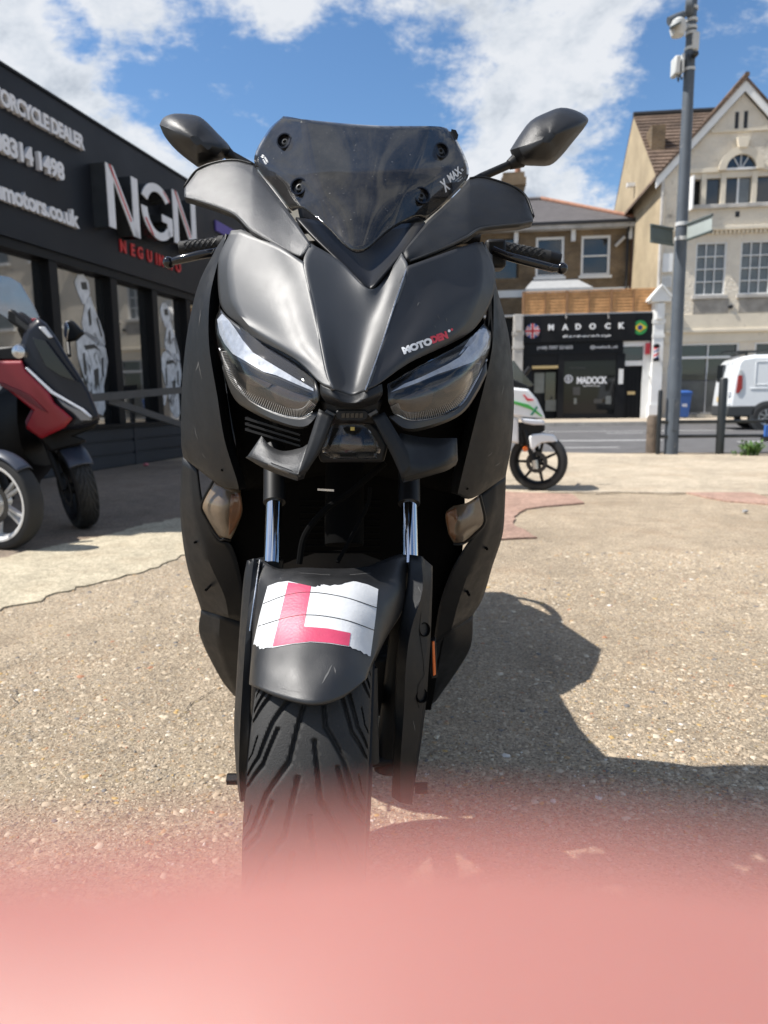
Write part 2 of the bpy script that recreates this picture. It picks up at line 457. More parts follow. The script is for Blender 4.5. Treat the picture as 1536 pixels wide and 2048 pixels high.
# ================================================================== setting
mat('concrete_rough', (0.33, 0.262, 0.178), 0.92, var=0.30, vs=3.0, bump=0.0, spec=0.2)
def ground_material(name, base, pebble, fine):
    m = bpy.data.materials.new(name); m.use_nodes = True
    nt = m.node_tree; N = nt.nodes; L = nt.links; b = N['Principled BSDF']
    b.inputs['Roughness'].default_value = 0.93; b.inputs['Specular IOR Level'].default_value = 0.2
    tc = N.new('ShaderNodeTexCoord'); src = tc.outputs['Object']
    def nz(s, d=6, r=0.62):
        n = N.new('ShaderNodeTexNoise'); n.inputs['Scale'].default_value = s; n.inputs['Detail'].default_value = d; n.inputs['Roughness'].default_value = r
        L.new(src, n.inputs['Vector']); return n.outputs[0]
    def mr(x, a, c, lo, hi):
        k = N.new('ShaderNodeMapRange'); k.inputs[1].default_value = a; k.inputs[2].default_value = c; k.inputs[3].default_value = lo; k.inputs[4].default_value = hi
        L.new(x, k.inputs[0]); return k.outputs[0]
    def mul(c, f):
        k = N.new('ShaderNodeMix'); k.data_type = 'RGBA'; k.blend_type = 'MULTIPLY'; k.inputs[0].default_value = 1.0
        if isinstance(c, tuple): k.inputs[6].default_value = (*c, 1)
        else: L.new(c, k.inputs[6])
        L.new(f, k.inputs[7]); return k.outputs[2]
    col = mul(base, mr(nz(0.9, 8), 0.3, 0.7, 0.76, 1.20))
    col = mul(col, mr(nz(7.0, 8, 0.7), 0.3, 0.7, 0.80, 1.20))
    col = mul(col, mr(nz(150.0, 5, 0.7), 0.28, 0.72, 0.50, 1.45))
    col = mul(col, mr(nz(52.0, 8, 0.78), 0.30, 0.70, 0.52, 1.42))
    if pebble > .5: col = mul(col, mr(nz(125.0, 3, 0.6), 0.36, 0.44, 0.40, 1.0))
    # warm damp patches
    mx = N.new('ShaderNodeMix'); mx.data_type = 'RGBA'; L.new(mr(nz(1.7, 7, 0.7), 0.52, 0.68, 0.0, 0.30), mx.inputs[0])
    L.new(col, mx.inputs[6]); mx.inputs[7].default_value = (base[0] * 0.82, base[1] * 0.66, base[2] * 0.55, 1)
    col = mx.outputs[2]
    hts = []
    if pebble:
        vo = N.new('ShaderNodeTexVoronoi'); vo.inputs['Scale'].default_value = 80.0; vo.inputs['Randomness'].default_value = 1.0
        L.new(src, vo.inputs['Vector'])
        ramp = N.new('ShaderNodeValToRGB'); ramp.color_ramp.interpolation = 'CONSTANT'
        cols = [(0.0, (0.42, 0.33, 0.22)), (0.3, (0.30, 0.235, 0.165)), (0.5, (0.46, 0.38, 0.27)), (0.66, (0.22, 0.19, 0.155)), (0.76, (0.42, 0.25, 0.12)), (0.84, (0.52, 0.46, 0.36)), (0.93, (0.16, 0.15, 0.14)), (0.97, (0.50, 0.36, 0.14))]
        el = ramp.color_ramp.elements
        el[0].position = 0; el[0].color = (*cols[0][1], 1); el[1].position = cols[1][0]; el[1].color = (*cols[1][1], 1)
        for p, c in cols[2:]:
            e = el.new(p); e.color = (*c, 1)
        sp = N.new('ShaderNodeSeparateColor'); L.new(vo.outputs['Color'], sp.inputs[0]); L.new(sp.outputs[0], ramp.inputs[0])
        k = N.new('ShaderNodeMath'); k.operation = 'MULTIPLY'; k.inputs[1].default_value = pebble
        k2 = N.new('ShaderNodeMath'); k2.operation = 'MULTIPLY'
        L.new(mr(vo.outputs['Distance'], 0.30, 0.44, 1.0, 0.0), k2.inputs[0]); L.new(mr(nz(2.2, 5), 0.36, 0.60, 0.15, 1.0), k2.inputs[1])
        L.new(k2.outputs[0], k.inputs[0])
        mx2 = N.new('ShaderNodeMix'); mx2.data_type = 'RGBA'; L.new(k.outputs[0], mx2.inputs[0]); L.new(col, mx2.inputs[6]); L.new(ramp.outputs[0], mx2.inputs[7])
        col = mx2.outputs[2]
        hts.append((mr(vo.outputs['Distance'], 0.0, 0.45, 1.0, 0.0), 0.0035))
    L.new(col, b.inputs['Base Color'])
    hts.append((nz(70.0, 7, 0.75), 0.011 * fine)); hts.append((nz(9.0, 6), 0.02 * fine))
    nrm = None
    for h, dist in hts:
        bp = N.new('ShaderNodeBump'); bp.inputs['Strength'].default_value = 1.0; bp.inputs['Distance'].default_value = dist
        L.new(h, bp.inputs['Height'])
        if nrm is not None: L.new(nrm, bp.inputs['Normal'])
        nrm = bp.outputs[0]
    L.new(nrm, b.inputs['Normal'])
    MATS[name] = m
ground_material('aggregate', (0.445, 0.358, 0.258), 0.8, 1.0)
ground_material('screed', (0.47, 0.41, 0.30), 0.0, 0.7)
ground_material('screed_far', (0.48, 0.405, 0.305), 0.22, 0.8)
ground_material('pink_screed', (0.42, 0.275, 0.215), 0.25, 0.9)
mat('asphalt', (0.115, 0.112, 0.112), 0.9, var=0.18, vs=2.5, bump=0.5, bs=120, spec=0.25)
mat('paving', (0.40, 0.34, 0.265), 0.9, var=0.15, vs=1.5, bump=0.3, bs=60, spec=0.2)
mat('kerbstone', (0.33, 0.31, 0.28), 0.85, var=0.2, vs=4)
mat('road_paint', (0.62, 0.62, 0.60), 0.7, var=0.2, vs=6)

YAW = R(6.5)
UST = Vector((math.cos(YAW), -math.sin(YAW), 0)); NST = Vector((-math.sin(YAW), -math.cos(YAW), 0))
near_kerb = G(1200, 907); far_kerb = G(1200, 852)

def sheet(name, pts, z, m, thick=0.02, jag=0.0, step=0.12, parent=None, kind='structure'):
    """irregular slab edge to edge; pts on the ground"""
    out = []
    n = len(pts)
    for i in range(n):
        a, b, j = pts[i][0], pts[(i + 1) % n][0], pts[i][1]
        a = Vector(a); b = Vector(b); k = max(1, int((b - a).length / step)) if j else 1
        nr = Vector((-(b - a).y, (b - a).x, 0)).normalized()
        for q in range(k):
            t = q / k; p = a.lerp(b, t)
            if j and q: p = p + nr * (mnoise.noise(p * 3.1) * 1.2 + mnoise.noise(p * 9.0) * 0.8 + mnoise.noise(p * 27.0) * 0.5 + mnoise.noise(p * 71.0) * 0.3) * j
            out.append(Vector((p.x, p.y, z)))
    bm = bmesh.new(); vs_ = [bm.verts.new(p) for p in out]; f = bm.faces.new(vs_)
    if f.normal.z < 0: f.normal_flip()
    r = bmesh.ops.extrude_face_region(bm, geom=[f])
    bmesh.ops.translate(bm, vec=(0, 0, -thick), verts=[v for v in r['geom'] if isinstance(v, bmesh.types.BMVert)])
    bmesh.ops.recalc_face_normals(bm, faces=bm.faces)
    bmesh.ops.triangulate(bm, faces=[f for f in bm.faces if len(f.verts) > 4])
    me = bpy.data.meshes.new(name); bm.to_mesh(me); bm.free()
    o = put(name, me, m, parent, None)
    if kind and parent is None: tag(o, kind=kind)
    return o

def flat(name, c, m, z, kind='structure'):
    o = mesh(name, [(p[0], p[1], z) for p in c], [(0, 1, 2, 3)], m, None, None)
    if o.data.polygons[0].normal.z < 0: o.data.flip_normals()
    return tag(o, kind=kind)
def st(u, d, z=0.0, o=near_kerb):     # along the street, away from the forecourt edge
    p = o + UST * u - NST * d; return Vector((p.x, p.y, z))
gw = 700
g = flat('ground', [(-gw, -gw), (gw, -gw), (gw, gw), (-gw, gw)], 'aggregate', 0.0)
tag(g, 'rough exposed pebble concrete of the forecourt', 'ground')
road_w = (far_kerb - near_kerb).dot(-NST)
o = flat('road', [st(-150, 0), st(150, 0), st(150, road_w), st(-150, road_w)], 'asphalt', 0.005); tag(o, 'grey asphalt street beyond the forecourt', 'road')
b = MB(); b.box8([st(-150, road_w, -.05), st(150, road_w, -.05), st(150, 90, -.05), st(-150, 90, -.05), st(-150, road_w, .12), st(150, road_w, .12), st(150, 90, .12), st(-150, 90, .12)])
pav = tag(b.build('pavement', 'paving', None, None), 'pale paved footway in front of the shops', 'pavement', kind='structure')
for i in range(40):
    k = MB(); u0 = -12 + i * 0.915
    k.box8([st(u0, road_w - .13, -.02), st(u0 + .905, road_w - .13, -.02), st(u0 + .905, road_w - .003, -.02), st(u0, road_w - .003, -.02), st(u0, road_w - .12, .124), st(u0 + .905, road_w - .12, .124), st(u0 + .905, road_w - .003, .124), st(u0, road_w - .003, .124)])
    k.build('kerb_stone', 'kerbstone', pav, None)
def road_line(name, py, px0, px1, w):
    a = G(px0, py); bq = G(px1, py); d = (G((px0 + px1) / 2, py) - near_kerb).dot(-NST)
    u0 = (a - near_kerb).dot(UST); u1 = (bq - near_kerb).dot(UST)
    return tag(flat(name, [st(u0, d - w / 2), st(u1, d - w / 2), st(u1, d + w / 2), st(u0, d + w / 2)], 'road_paint', 0.009), kind='structure')
rl = road_line('road_marking', 882, 1010, 1330, 0.17); rl['label'] = 'long white centre line of the street'
road_line('road_marking', 883.5, 1468, 1760, 0.15)['label'] = 'white centre line dash nearer the parked van'
road_line('road_marking', 867, 1212, 1290, 0.12)['label'] = 'short pale dash near the far kerb'
road_line('road_marking', 896, 1100, 1240, 0.10)['label'] = 'faint pale line by the forecourt edge'
road_line('road_marking', 861, 1000, 1900, 0.12)['label'] = 'faded line along the far kerb'

gp = lambda *q: [(G(x, y), j) for x, y, j in q]
# smooth screed to the left, its broken front edge
ground_material('apron', (0.25, 0.20, 0.155), 0.25, 0.9)  # darker brown sheet from the screed back to the showroom
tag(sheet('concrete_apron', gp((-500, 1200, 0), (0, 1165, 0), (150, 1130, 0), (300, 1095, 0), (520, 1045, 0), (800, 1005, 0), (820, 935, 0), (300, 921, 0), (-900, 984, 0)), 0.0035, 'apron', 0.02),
    'darker brown concrete apron beside the showroom', 'ground')
tag(sheet('concrete_screed', gp((-420, 1262, .05), (0, 1223, .05), (60, 1208, .05), (150, 1176, .05), (270, 1150, .05), (300, 1139, .05), (370, 1105, .05), (520, 1060, .0), (700, 1030, .05), (520, 1022, .05), (350, 1038, .05), (180, 1078, .05), (0, 1118, .05), (-420, 1165, 0)), 0.0070, 'screed', 0.02, step=0.03),
    'smooth pale cement screed strip with a broken front edge', 'ground')
tag(sheet('concrete_slab', gp((1000, 988, .02), (1190, 986, .015), (1420, 988, .02), (2300, 1010, .0), (2100, 909, 0), (1330, 909.5, 0), (1135, 906, 0), (1000, 903, 0)), 0.008, 'screed_far', 0.02),
    'long buff concrete strip along the street edge', 'ground')
tag(sheet('pink_patch', gp((985, 985, .01), (1143, 990, .01), (1168, 1008, .012), (1088, 1015, .012), (1052, 1020, .012), (1027, 1037, .012), (1028, 1052, .012), (1060, 1070, .012), (1074, 1078, .012), (980, 1083, .012)), 0.012, 'pink_screed', 0.02, step=0.05),
    'worn pink cement patch under the white scooter wheel', 'ground')
tag(sheet('pink_patch', gp((1371, 987, .006), (1501, 987, .006), (1545, 1000, .012), (1560, 1013, .012), (1451, 1004, .012), (1414, 997, .012)), 0.012, 'pink_screed', 0.02, step=0.05),
    'narrow pink cement patch below the railing', 'ground')
# cracks across the concrete: thin flat dark strips
mat('crack_dark', (0.075, 0.062, 0.05), 0.95, var=0.3, vs=40)
def crack(pts, w):
    q = [G(*p) for p in pts]; q = cr(q, 7); V = []
    for i, p in enumerate(q):
        t = (q[min(i + 1, len(q) - 1)] - q[max(i - 1, 0)]).normalized(); n = Vector((-t.y, t.x, 0))
        p = p + n * (mnoise.noise(p * 17) * 0.02 + mnoise.noise(p * 60) * 0.008)
        ww = w * (0.35 + 0.9 * abs(mnoise.noise(p * 23))) * (0.3 + 0.7 * math.sin(math.pi * min(.97, max(.03, i / (len(q) - 1)))))
        V += [p + n * ww + Vector((0, 0, .004)), p - n * ww + Vector((0, 0, .004))]
    F = [(2 * i, 2 * i + 1, 2 * i + 3, 2 * i + 2) for i in range(len(q) - 1)]
    o = mesh('crack', V, F, 'crack_dark', g, None); return o
for c, w in [([(-60, 1400), (0, 1425), (35, 1405), (28, 1385), (0, 1380)], .006), ([(-40, 1352), (0, 1338), (40, 1325), (80, 1308)], .006), ([(-20, 1292), (60, 1285)], .004),
             ([(330, 1448), (365, 1430), (395, 1400), (425, 1378)], .004), ([(240, 1225), (280, 1208), (330, 1190)], .005)]:
    crack(c, w * .55)
def strip_crack(pts, w, z):
    q = cr([G(x, y, z) for x, y in pts], 8); V = []
    for i, p in enumerate(q):
        t = (q[min(i + 1, len(q) - 1)] - q[max(i - 1, 0)]).normalized(); n = Vector((-t.y, t.x, 0))
        ww = w * (0.4 + 1.2 * abs(mnoise.noise(p * 4)))
        V += [p + n * ww, p - n * ww]
    F = [(2 * i, 2 * i + 1, 2 * i + 3, 2 * i + 2) for i in range(len(q) - 1)]
    return mesh('crack', V, F, 'crack_dark', g, None)
strip_crack([(1150, 984), (1190, 985), (1250, 983.5), (1330, 986), (1370, 985)], 0.02, .015)

# loose and embedded pebbles
def pebbles():
    rng = np.random.default_rng(3)
    n = 90000
    Y = 0.78 + (rng.random(n) ** 1.5) * 2.9
    X = (rng.random(n) * 2 - 1) * (0.62 * Y + 0.15)
    keep = []
    lip = [G(*q) for q in ((-420, 1262), (0, 1223), (150, 1176), (300, 1139), (520, 1060))]
    for i in range(n):
        x, y = X[i], Y[i]
        bad = False
        for a, c in zip(lip[:-1], lip[1:]):
            if a.x <= x <= c.x and y > a.y + (c.y - a.y) * (x - a.x) / (c.x - a.x) - .05: bad = True
        d = mnoise.noise(Vector((x * 1.6, y * 1.6, 3.3))) + 0.5 * mnoise.noise(Vector((x * 5, y * 5, 1.3)))
        if not bad and d + 0.45 > rng.random() * 1.1 - .25: keep.append(i)
    X = X[keep]; Y = Y[keep]; n = len(keep)
    base = []; faces = []
    for k in range(6): a = k * math.pi / 3; base.append((math.cos(a), math.sin(a), 0.0))
    for k in range(6): a = k * math.pi / 3 + .3; base.append((0.66 * math.cos(a), 0.66 * math.sin(a), 0.62))
    base.append((0, 0, 0.85)); base = np.array(base)
    for k in range(6): faces += [(k, (k + 1) % 6, 6 + k), ((k + 1) % 6, 6 + (k + 1) % 6, 6 + k), (6 + k, 6 + (k + 1) % 6, 12)]
    faces = np.array(faces)
    s = (0.0014 + 0.0018 * rng.random(n) + 0.0070 * rng.random(n) ** 14) * (0.75 + 0.25 * Y)
    ang = rng.random(n) * 6.28; el = 0.6 + 0.5 * rng.random(n); fl = 0.40 + 0.45 * rng.random(n); fl = np.where(s > .0045, fl * .55, fl)
    V = np.zeros((n, 13, 3)); jit = 1 + 0.22 * rng.standard_normal((n, 13, 1))
    bb = base[None] * jit
    x = bb[..., 0] * s[:, None]; y = bb[..., 1] * (s * el)[:, None]
    V[..., 0] = X[:, None] + x * np.cos(ang)[:, None] - y * np.sin(ang)[:, None]
    V[..., 1] = Y[:, None] + x * np.sin(ang)[:, None] + y * np.cos(ang)[:, None]
    V[..., 2] = bb[..., 2] * (s * fl)[:, None] - 0.0004
    F = (faces[None] + (np.arange(n) * 13)[:, None, None]).reshape(-1, 3)
    me = bpy.data.meshes.new('pebbles')
    nv, nf = n * 13, len(F)
    me.vertices.add(nv); me.vertices.foreach_set('co', V.reshape(-1).astype(np.float32))
    me.loops.add(nf * 3); me.loops.foreach_set('vertex_index', F.reshape(-1).astype(np.int32))
    me.polygons.add(nf); me.polygons.foreach_set('loop_start', np.arange(0, nf * 3, 3, dtype=np.int32))
    me.update(calc_edges=True); me.validate()
    m = bpy.data.materials.new('pebble'); m.use_nodes = True
    N = m.node_tree.nodes; L = m.node_tree.links; bs = N['Principled BSDF']; bs.inputs['Roughness'].default_value = 0.7
    ge = N.new('ShaderNodeNewGeometry'); rp = N.new('ShaderNodeValToRGB'); rp.color_ramp.interpolation = 'CONSTANT'
    cc = [(0, (.42, .335, .235)), (.34, (.36, .29, .205)), (.54, (.48, .395, .285)), (.69, (.25, .205, .155)), (.79, (.38, .255, .14)), (.85, (.54, .465, .35)), (.91, (.15, .14, .13)), (.95, (.44, .29, .11)), (.972, (.36, .17, .09)), (.985, (.60, .56, .50))]
    e = rp.color_ramp.elements; e[0].position = 0; e[0].color = (*cc[0][1], 1); e[1].position = cc[1][0]; e[1].color = (*cc[1][1], 1)
    for p_, c_ in cc[2:]:
        q = e.new(p_); q.color = (*c_, 1)
    L.new(ge.outputs['Random Per Island'], rp.inputs[0]); L.new(rp.outputs[0], bs.inputs['Base Color'])
    o = put('pebbles', me, m, None, None)
    tag(o, 'small tan grey and orange pebbles showing in the forecourt concrete', 'pebbles', kind='stuff')
pebbles()
mat('stone_grey', (.25, .25, .25), .8, var=.3, vs=30)
def stone(px, py, r, label, m='stone_grey', name='stone', cat='stone'):
    c = G(px, py, .007); bm = bmesh.new(); bmesh.ops.create_icosphere(bm, subdivisions=2, radius=r)
    for v in bm.verts:
        v.co *= 1 + .35 * mnoise.noise(v.co * (1.6 / r) + Vector((px, py, 0))); v.co.z *= .55
    zmin = min(v.co.z for v in bm.verts)
    for v in bm.verts: v.co += Vector((c.x, c.y, c.z - zmin * .92))
    me = bpy.data.meshes.new('stone'); bm.to_mesh(me); bm.free()
    tag(put(name, me, m, None, 40), label, cat)
stone(1490, 1026, .02, 'loose grey stone on concrete near the narrow pink patch')
mat('litter_pink', (.55, .16, .18), .6, var=.2, vs=40)
stone(292, 932, .04, 'small pink scrap of litter on the screed by the showroom', 'litter_pink', 'litter_scrap', 'litter')

# ------------------------------------------------------------------ facade frames
class Fac:
    def __init__(s, o, u, n): s.o = Vector((o.x, o.y, 0)); s.u = u; s.n = n
    def uz(s, px, py, d=0.0):
        r = ray(px, py); p0 = s.o + s.n * d
        t = (p0 - CAM_LOC).dot(s.n) / r.dot(s.n); p = CAM_LOC + r * t
        return (p - s.o).dot(s.u), p.z
    def pt(s, u, z, d=0.0): return s.o + s.u * u + s.n * d + Vector((0, 0, z))
    def c8(s, u0, u1, z0, z1, d0, d1):
        return [s.pt(u0, z0, d0), s.pt(u1, z0, d0), s.pt(u1, z0, d1), s.pt(u0, z0, d1), s.pt(u0, z1, d0), s.pt(u1, z1, d0), s.pt(u1, z1, d1), s.pt(u0, z1, d1)]
    def box(s, name, u0, u1, z0, z1, d0, d1, m, parent, bev=0):
        return MB().box8(s.c8(u0, u1, z0, z1, d0, d1)).build(name, m, parent, 35, True, bev)
    def pbox(s, name, x0, y0, x1, y1, d0, d1, m, parent, bev=0):
        """rectangle given by two opposite pixel corners, laid on the facade"""
        a = s.uz(x0, y0, d1); c = s.uz(x1, y1, d1)
        return s.box(name, min(a[0], c[0]), max(a[0], c[0]), min(a[1], c[1]), max(a[1], c[1]), d0, d1, m, parent, bev)
    def letters(s, body, u0, u1, z0, z1, d, depth, m, parent, bold=0.02, spacing=1.0, joined=None, shear=0.0):
        lay, W = line_layout(body, bold, spacing)
        hv, _ = text_mesh('H', bold); h = hv[:, 1].max() - hv[:, 1].min(); y0 = hv[:, 1].min()
        sx = (u1 - u0) / W; sz = (z1 - z0) / h
        jb = MB()
        for ch, x in lay:
            V, Fc = text_mesh(ch, bold, 0.5, shear)
            pts = [s.pt(u0 + (v[0] + x) * sx, z0 + (v[1] - y0) * sz, d + (v[2] + 0.5) * depth) for v in V]
            if joined: jb.add(pts, Fc)
            else: mesh('letter', pts, Fc, m, parent, 30)
        if joined: jb.build(joined, m, parent, 30, False)

# ------------------------------------------------------------------ motorcycle showroom
mat('fascia_black', (0.008, 0.009, 0.013), 0.45, var=0.12, vs=0.8, spec=0.3, rvar=.05)
mat('frame_black', (0.006, 0.006, 0.007), 0.5, var=.1, spec=.25)
mat('plinth_grey', (0.026, 0.030, 0.038), 0.6, var=.15, vs=2)
mat('window_dark', (0.012, 0.013, 0.014), 0.03, spec=1.0, ior=2.3)
mat('letter_white', (0.74, 0.74, 0.76), 0.45, var=.05)
mat('letter_red', (0.55, 0.03, 0.035), 0.4, var=.1)
mat('steel_side', (0.10, 0.11, 0.12), 0.25, metal=.7, var=.15)
mat('decal_white', (0.60, 0.61, 0.63), 0.5, var=.3, vs=7)
mat('decal_grey', (0.05, 0.048, 0.045), 0.5)
mat('sign_purple', (0.10, 0.07, 0.30), 0.5)
mat('interior_dark', (0.02, 0.02, 0.02), .8)
mat('roof_felt', (0.05, 0.05, 0.055), .9)
VPX = ray(1080, 810); VU = Vector((VPX.x, VPX.y, 0)).normalized(); VN = Vector((VU.y, -VU.x, 0))
NG = Fac(G(280, 929), VU, VN)
ng = thing('motorcycle_showroom', NG.pt(0, 0), 'long black showroom with raised white lettering and dark shop windows', 'building')
zt = (NG.uz(0, 125)[1] + NG.uz(374, 365)[1]) / 2; zf = (NG.uz(0, 467)[1] + NG.uz(385, 588)[1]) / 2; zs = (NG.uz(203, 856)[1] + NG.uz(346, 850)[1]) / 2
ul = NG.uz(-240, 700)[0] - 2.0; ur = NG.uz(520, 700)[0]
NG.box('wall', ul, ur, 0, zt - .05, -9.0, -.30, 'fascia_black', ng)
NG.box('fascia', ul, ur, zf, zt, -.298, .0, 'fascia_black', ng)
NG.box('fascia_coping', ul - .02, ur + .02, zt + .001, zt + .03, -.31, .02, 'frame_black', ng)
NG.box('roof', ul + .02, ur - .02, zt - .048, zt - .02, -8.98, -.31, 'roof_felt', ng)
NG.box('window_head', ul, ur, zf - .10, zf - .003, -.25, -.03, 'frame_black', ng)
NG.box('plinth', ul, ur, 0.0, zs, -.298, -.05, 'plinth_grey', ng)
NG.box('window_sill', ul, ur, zs + .002, zs + .05, -.28, .01, 'frame_black', ng)
# plinth boards
hb = zs / 3.0
us = ul
while us < ur - .1:
    ue = min(us + 1.45, ur)
    for k in range(3): NG.box('board', us + .05, ue - .01, .02 + k * hb, k * hb + hb - .015, -.05, -.028, 'plinth_grey', ng)
    NG.box('upright', us - .035, us + .035, .01, zs - .003, -.05, -.018, 'plinth_grey', ng)
    us = ue
mull = [NG.uz(x, y)[0] for x, y in ((117, 580), (240, 660), (321, 690))]
step_ = mull[2] - mull[1]
mull = [mull[0] - 2.4, mull[0] - 1.2] + mull + [mull[2] + step_ * k for k in range(1, 4)]
mull = sorted([m_ for m_ in mull if ul < m_ < ur - .1] + [ul + .05, ur - .05])
for a, c in zip(mull[:-1], mull[1:]):
    w = NG.box('window', a + .06, c - .06, zs + .052, zf - .105, -.28, -.16, 'window_dark', ng)
for a in mull: NG.box('window_mullion', a - .07, a + .07, zs + .051, zf - .104, -.29, -.045, 'frame_black', ng)
# sign lettering
def ng_line(body, known, xr, yb, yt, depth, bold, tail=None):
    u1, za = NG.uz(xr, yb); _, zb = NG.uz(xr, yt); u0 = NG.uz(0, (yb + yt) / 2)[0]
    lay, W = line_layout(body, bold, .93); x0 = dict((i, x) for i, (c_, x) in enumerate(lay))[known]
    s_ = (u1 - u0) / (W - x0)
    NG.letters(body, u1 - W * s_, u1, za, zb, .003, depth, 'letter_white', ng, bold, .93)
ng_line('MOTORCYCLE DEALER', 3, 160, 301, 273, .05, .038)
ng_line('0208314 1498', 3, 121, 363, 329, .05, .038)
ng_line('ngnmotors.co.uk', 3, 148, 457, 424, .05, .038)
# big letters N G N: steel sides, white faces, red stripe
def big_letter(poly_sets, px0, px1, pyt, pyb, face_off):
    pass
def ng_big(ch, x0, yt0, yb0, x1, yt1, yb1):
    """pixel box of the letter's front face: left edge top/bottom, right edge top/bottom"""
    D = .22
    ua, z1a = NG.uz(x0, yt0, D); _, z0a = NG.uz(x0, yb0, D); uc, z1c = NG.uz(x1, yt1, D); _, z0c = NG.uz(x1, yb1, D)
    z1 = (z1a + z1c) / 2; z0 = (z0a + z0c) / 2
    L_ = lambda a, b_: (ua + (uc - ua) * a, z0 + (z1 - z0) * b_)
    if ch == 'N':
        polys = [[(0, 0), (.20, 0), (.20, .62), (.20, 1), (0, 1)], [(.04, 1.0), (.205, 1.0), (.98, 0.0), (.78, 0.0)], [(.80, 0), (1, 0), (1, 1), (.80, 1)]]
        red = [[(.085, .995), (.13, .995), (.72, .24), (.69, .22)]]
    else:
        n = 26; polys = []; ro, ri = .5, .33
        arc = [R(38 + (322 - 38) * k / n) for k in range(n + 1)]
        for k in range(n):
            a, c = arc[k], arc[k + 1]
            if R(160) < (a + c) / 2 < R(185): continue
            polys.append([(.5 + ro * math.cos(a), .5 + .5 * math.sin(a)), (.5 + ro * math.cos(c), .5 + .5 * math.sin(c)), (.5 + ri * math.cos(c), .5 + .36 * math.sin(c)), (.5 + ri * math.cos(a), .5 + .36 * math.sin(a))])
        polys.append([(.62, .50), (.95, .50), (.95, .37), (.62, .37)]); polys.append([(.79, .37), (.95, .37), (.95, .18), (.79, .12)])
        red = [[(.68, .94), (.74, .915), (.90, .78), (.86, .79)], [(.08, .30), (.12, .31), (.34, .03), (.26, .06)]]
    jb = MB(); fc = MB(); rd = MB()
    for poly in polys:
        q = [L_(*p) for p in poly]
        jb.prism([NG.pt(u, z, .003) for u, z in q], NG.n * (D - .016))
        fc.prism([NG.pt(u, z, D - .012) for u, z in q], NG.n * .012)
    for poly in red: rd.prism([NG.pt(*L_(*p), D + .001) for p in poly], NG.n * .004)
    body = jb.build('letter', 'steel_side', ng, 30)
    fc.build('letter_face', 'letter_white', body, 30); rd.build('letter_stripe', 'letter_red', body, 30)
ng_big('N', 209, 292, 452, 276, 388, 472)
ng_big('G', 279, 345, 462, 345, 390, 492)
ng_big('N', 344, 374, 507, 390, 408, 478)
u0, z1_ = NG.uz(237, 481); _, z0_ = NG.uz(237, 503); u1, z1b = NG.uz(366, 525); _, z0b = NG.uz(366, 548)
NG.letters('NEGUINHO', u0, u1, (z0_ + z0b) / 2, (z1_ + z1b) / 2, .003, .018, 'letter_red', ng, .035, 1.7)
NG.pbox('purple_sign', 432, 440, 478, 485, .002, .03, 'sign_purple', ng)
# racing rider film on the glass, cut from white vinyl
def film(cx, y0, y1, sc, flip=1):
    ucx, zt_ = NG.uz(cx, y0); zb_ = NG.uz(cx, y1)[1]; H = zt_ - zb_
    X = lambda a, b_: NG.pt(ucx + flip * a * H * sc, zb_ + b_ * H, -.157)
    white = [[(-.10, .86), (-.13, .93), (-.09, .985), (-.02, 1.0), (.04, .96), (.05, .88), (.0, .80), (-.05, .79)],
             [(-.02, .80), (.05, .86), (.09, .78), (.14, .70), (.19, .60), (.20, .52), (.12, .50), (.02, .55), (-.06, .58), (-.08, .66)],
             [(-.12, .57), (-.04, .60), (.10, .57), (.20, .50), (.22, .40), (.18, .30), (.14, .22), (.14, .05), (.10, .0), (.02, .02), (-.04, .08), (-.06, .2), (-.11, .3), (-.16, .42), (-.16, .52)],
             [(-.2, .22), (-.12, .27), (-.10, .20), (-.14, .12), (-.21, .12)]]
    dark = [[(-.06, .94), (.01, .95), (.02, .90), (-.05, .89)], [(.0, .74), (.035, .78), (.04, .66), (.01, .64)], [(-.08, .50), (.06, .52), (.13, .47), (.06, .49), (-.06, .47)],
            [(.02, .33), (.085, .35), (.08, .19), (.06, .23), (.04, .18), (.025, .24)], [(-.10, .44), (-.075, .45), (-.07, .28), (-.10, .30)], [(.13, .42), (.16, .43), (.15, .28), (.125, .3)], [(.10, .70), (.12, .72), (.17, .58), (.15, .58)], [(-.055, .16), (-.02, .2), (-.015, .1)]]
    a = MB(); c = MB()
    for p in white: a.prism([X(*q) for q in p], NG.n * .002)
    f = a.build('window_film', 'decal_white', ng, None)
    rs = random.Random(int(cx))
    for k in range(22):
        b_ = rs.uniform(.12, .76); a_ = rs.uniform(-.09, .13) + (b_ - .5) * .05; l_ = rs.uniform(.015, .06); an = rs.uniform(.6, 2.5); w_ = rs.uniform(.004, .012)
        dx, dy = l_ * math.cos(an), l_ * math.sin(an)
        dark.append([(a_ - dx, b_ - dy), (a_ - dx * .2 + w_, b_), (a_ + dx, b_ + dy), (a_ - dx * .2 - w_ * .4, b_ + w_)])
    for p in dark: MB().prism([X(*q) + NG.n * .003 for q in p], NG.n * .0015).build('film_print', 'decal_grey', f, None)
film(192, 548, 832, .95); film(352, 605, 838, .9)

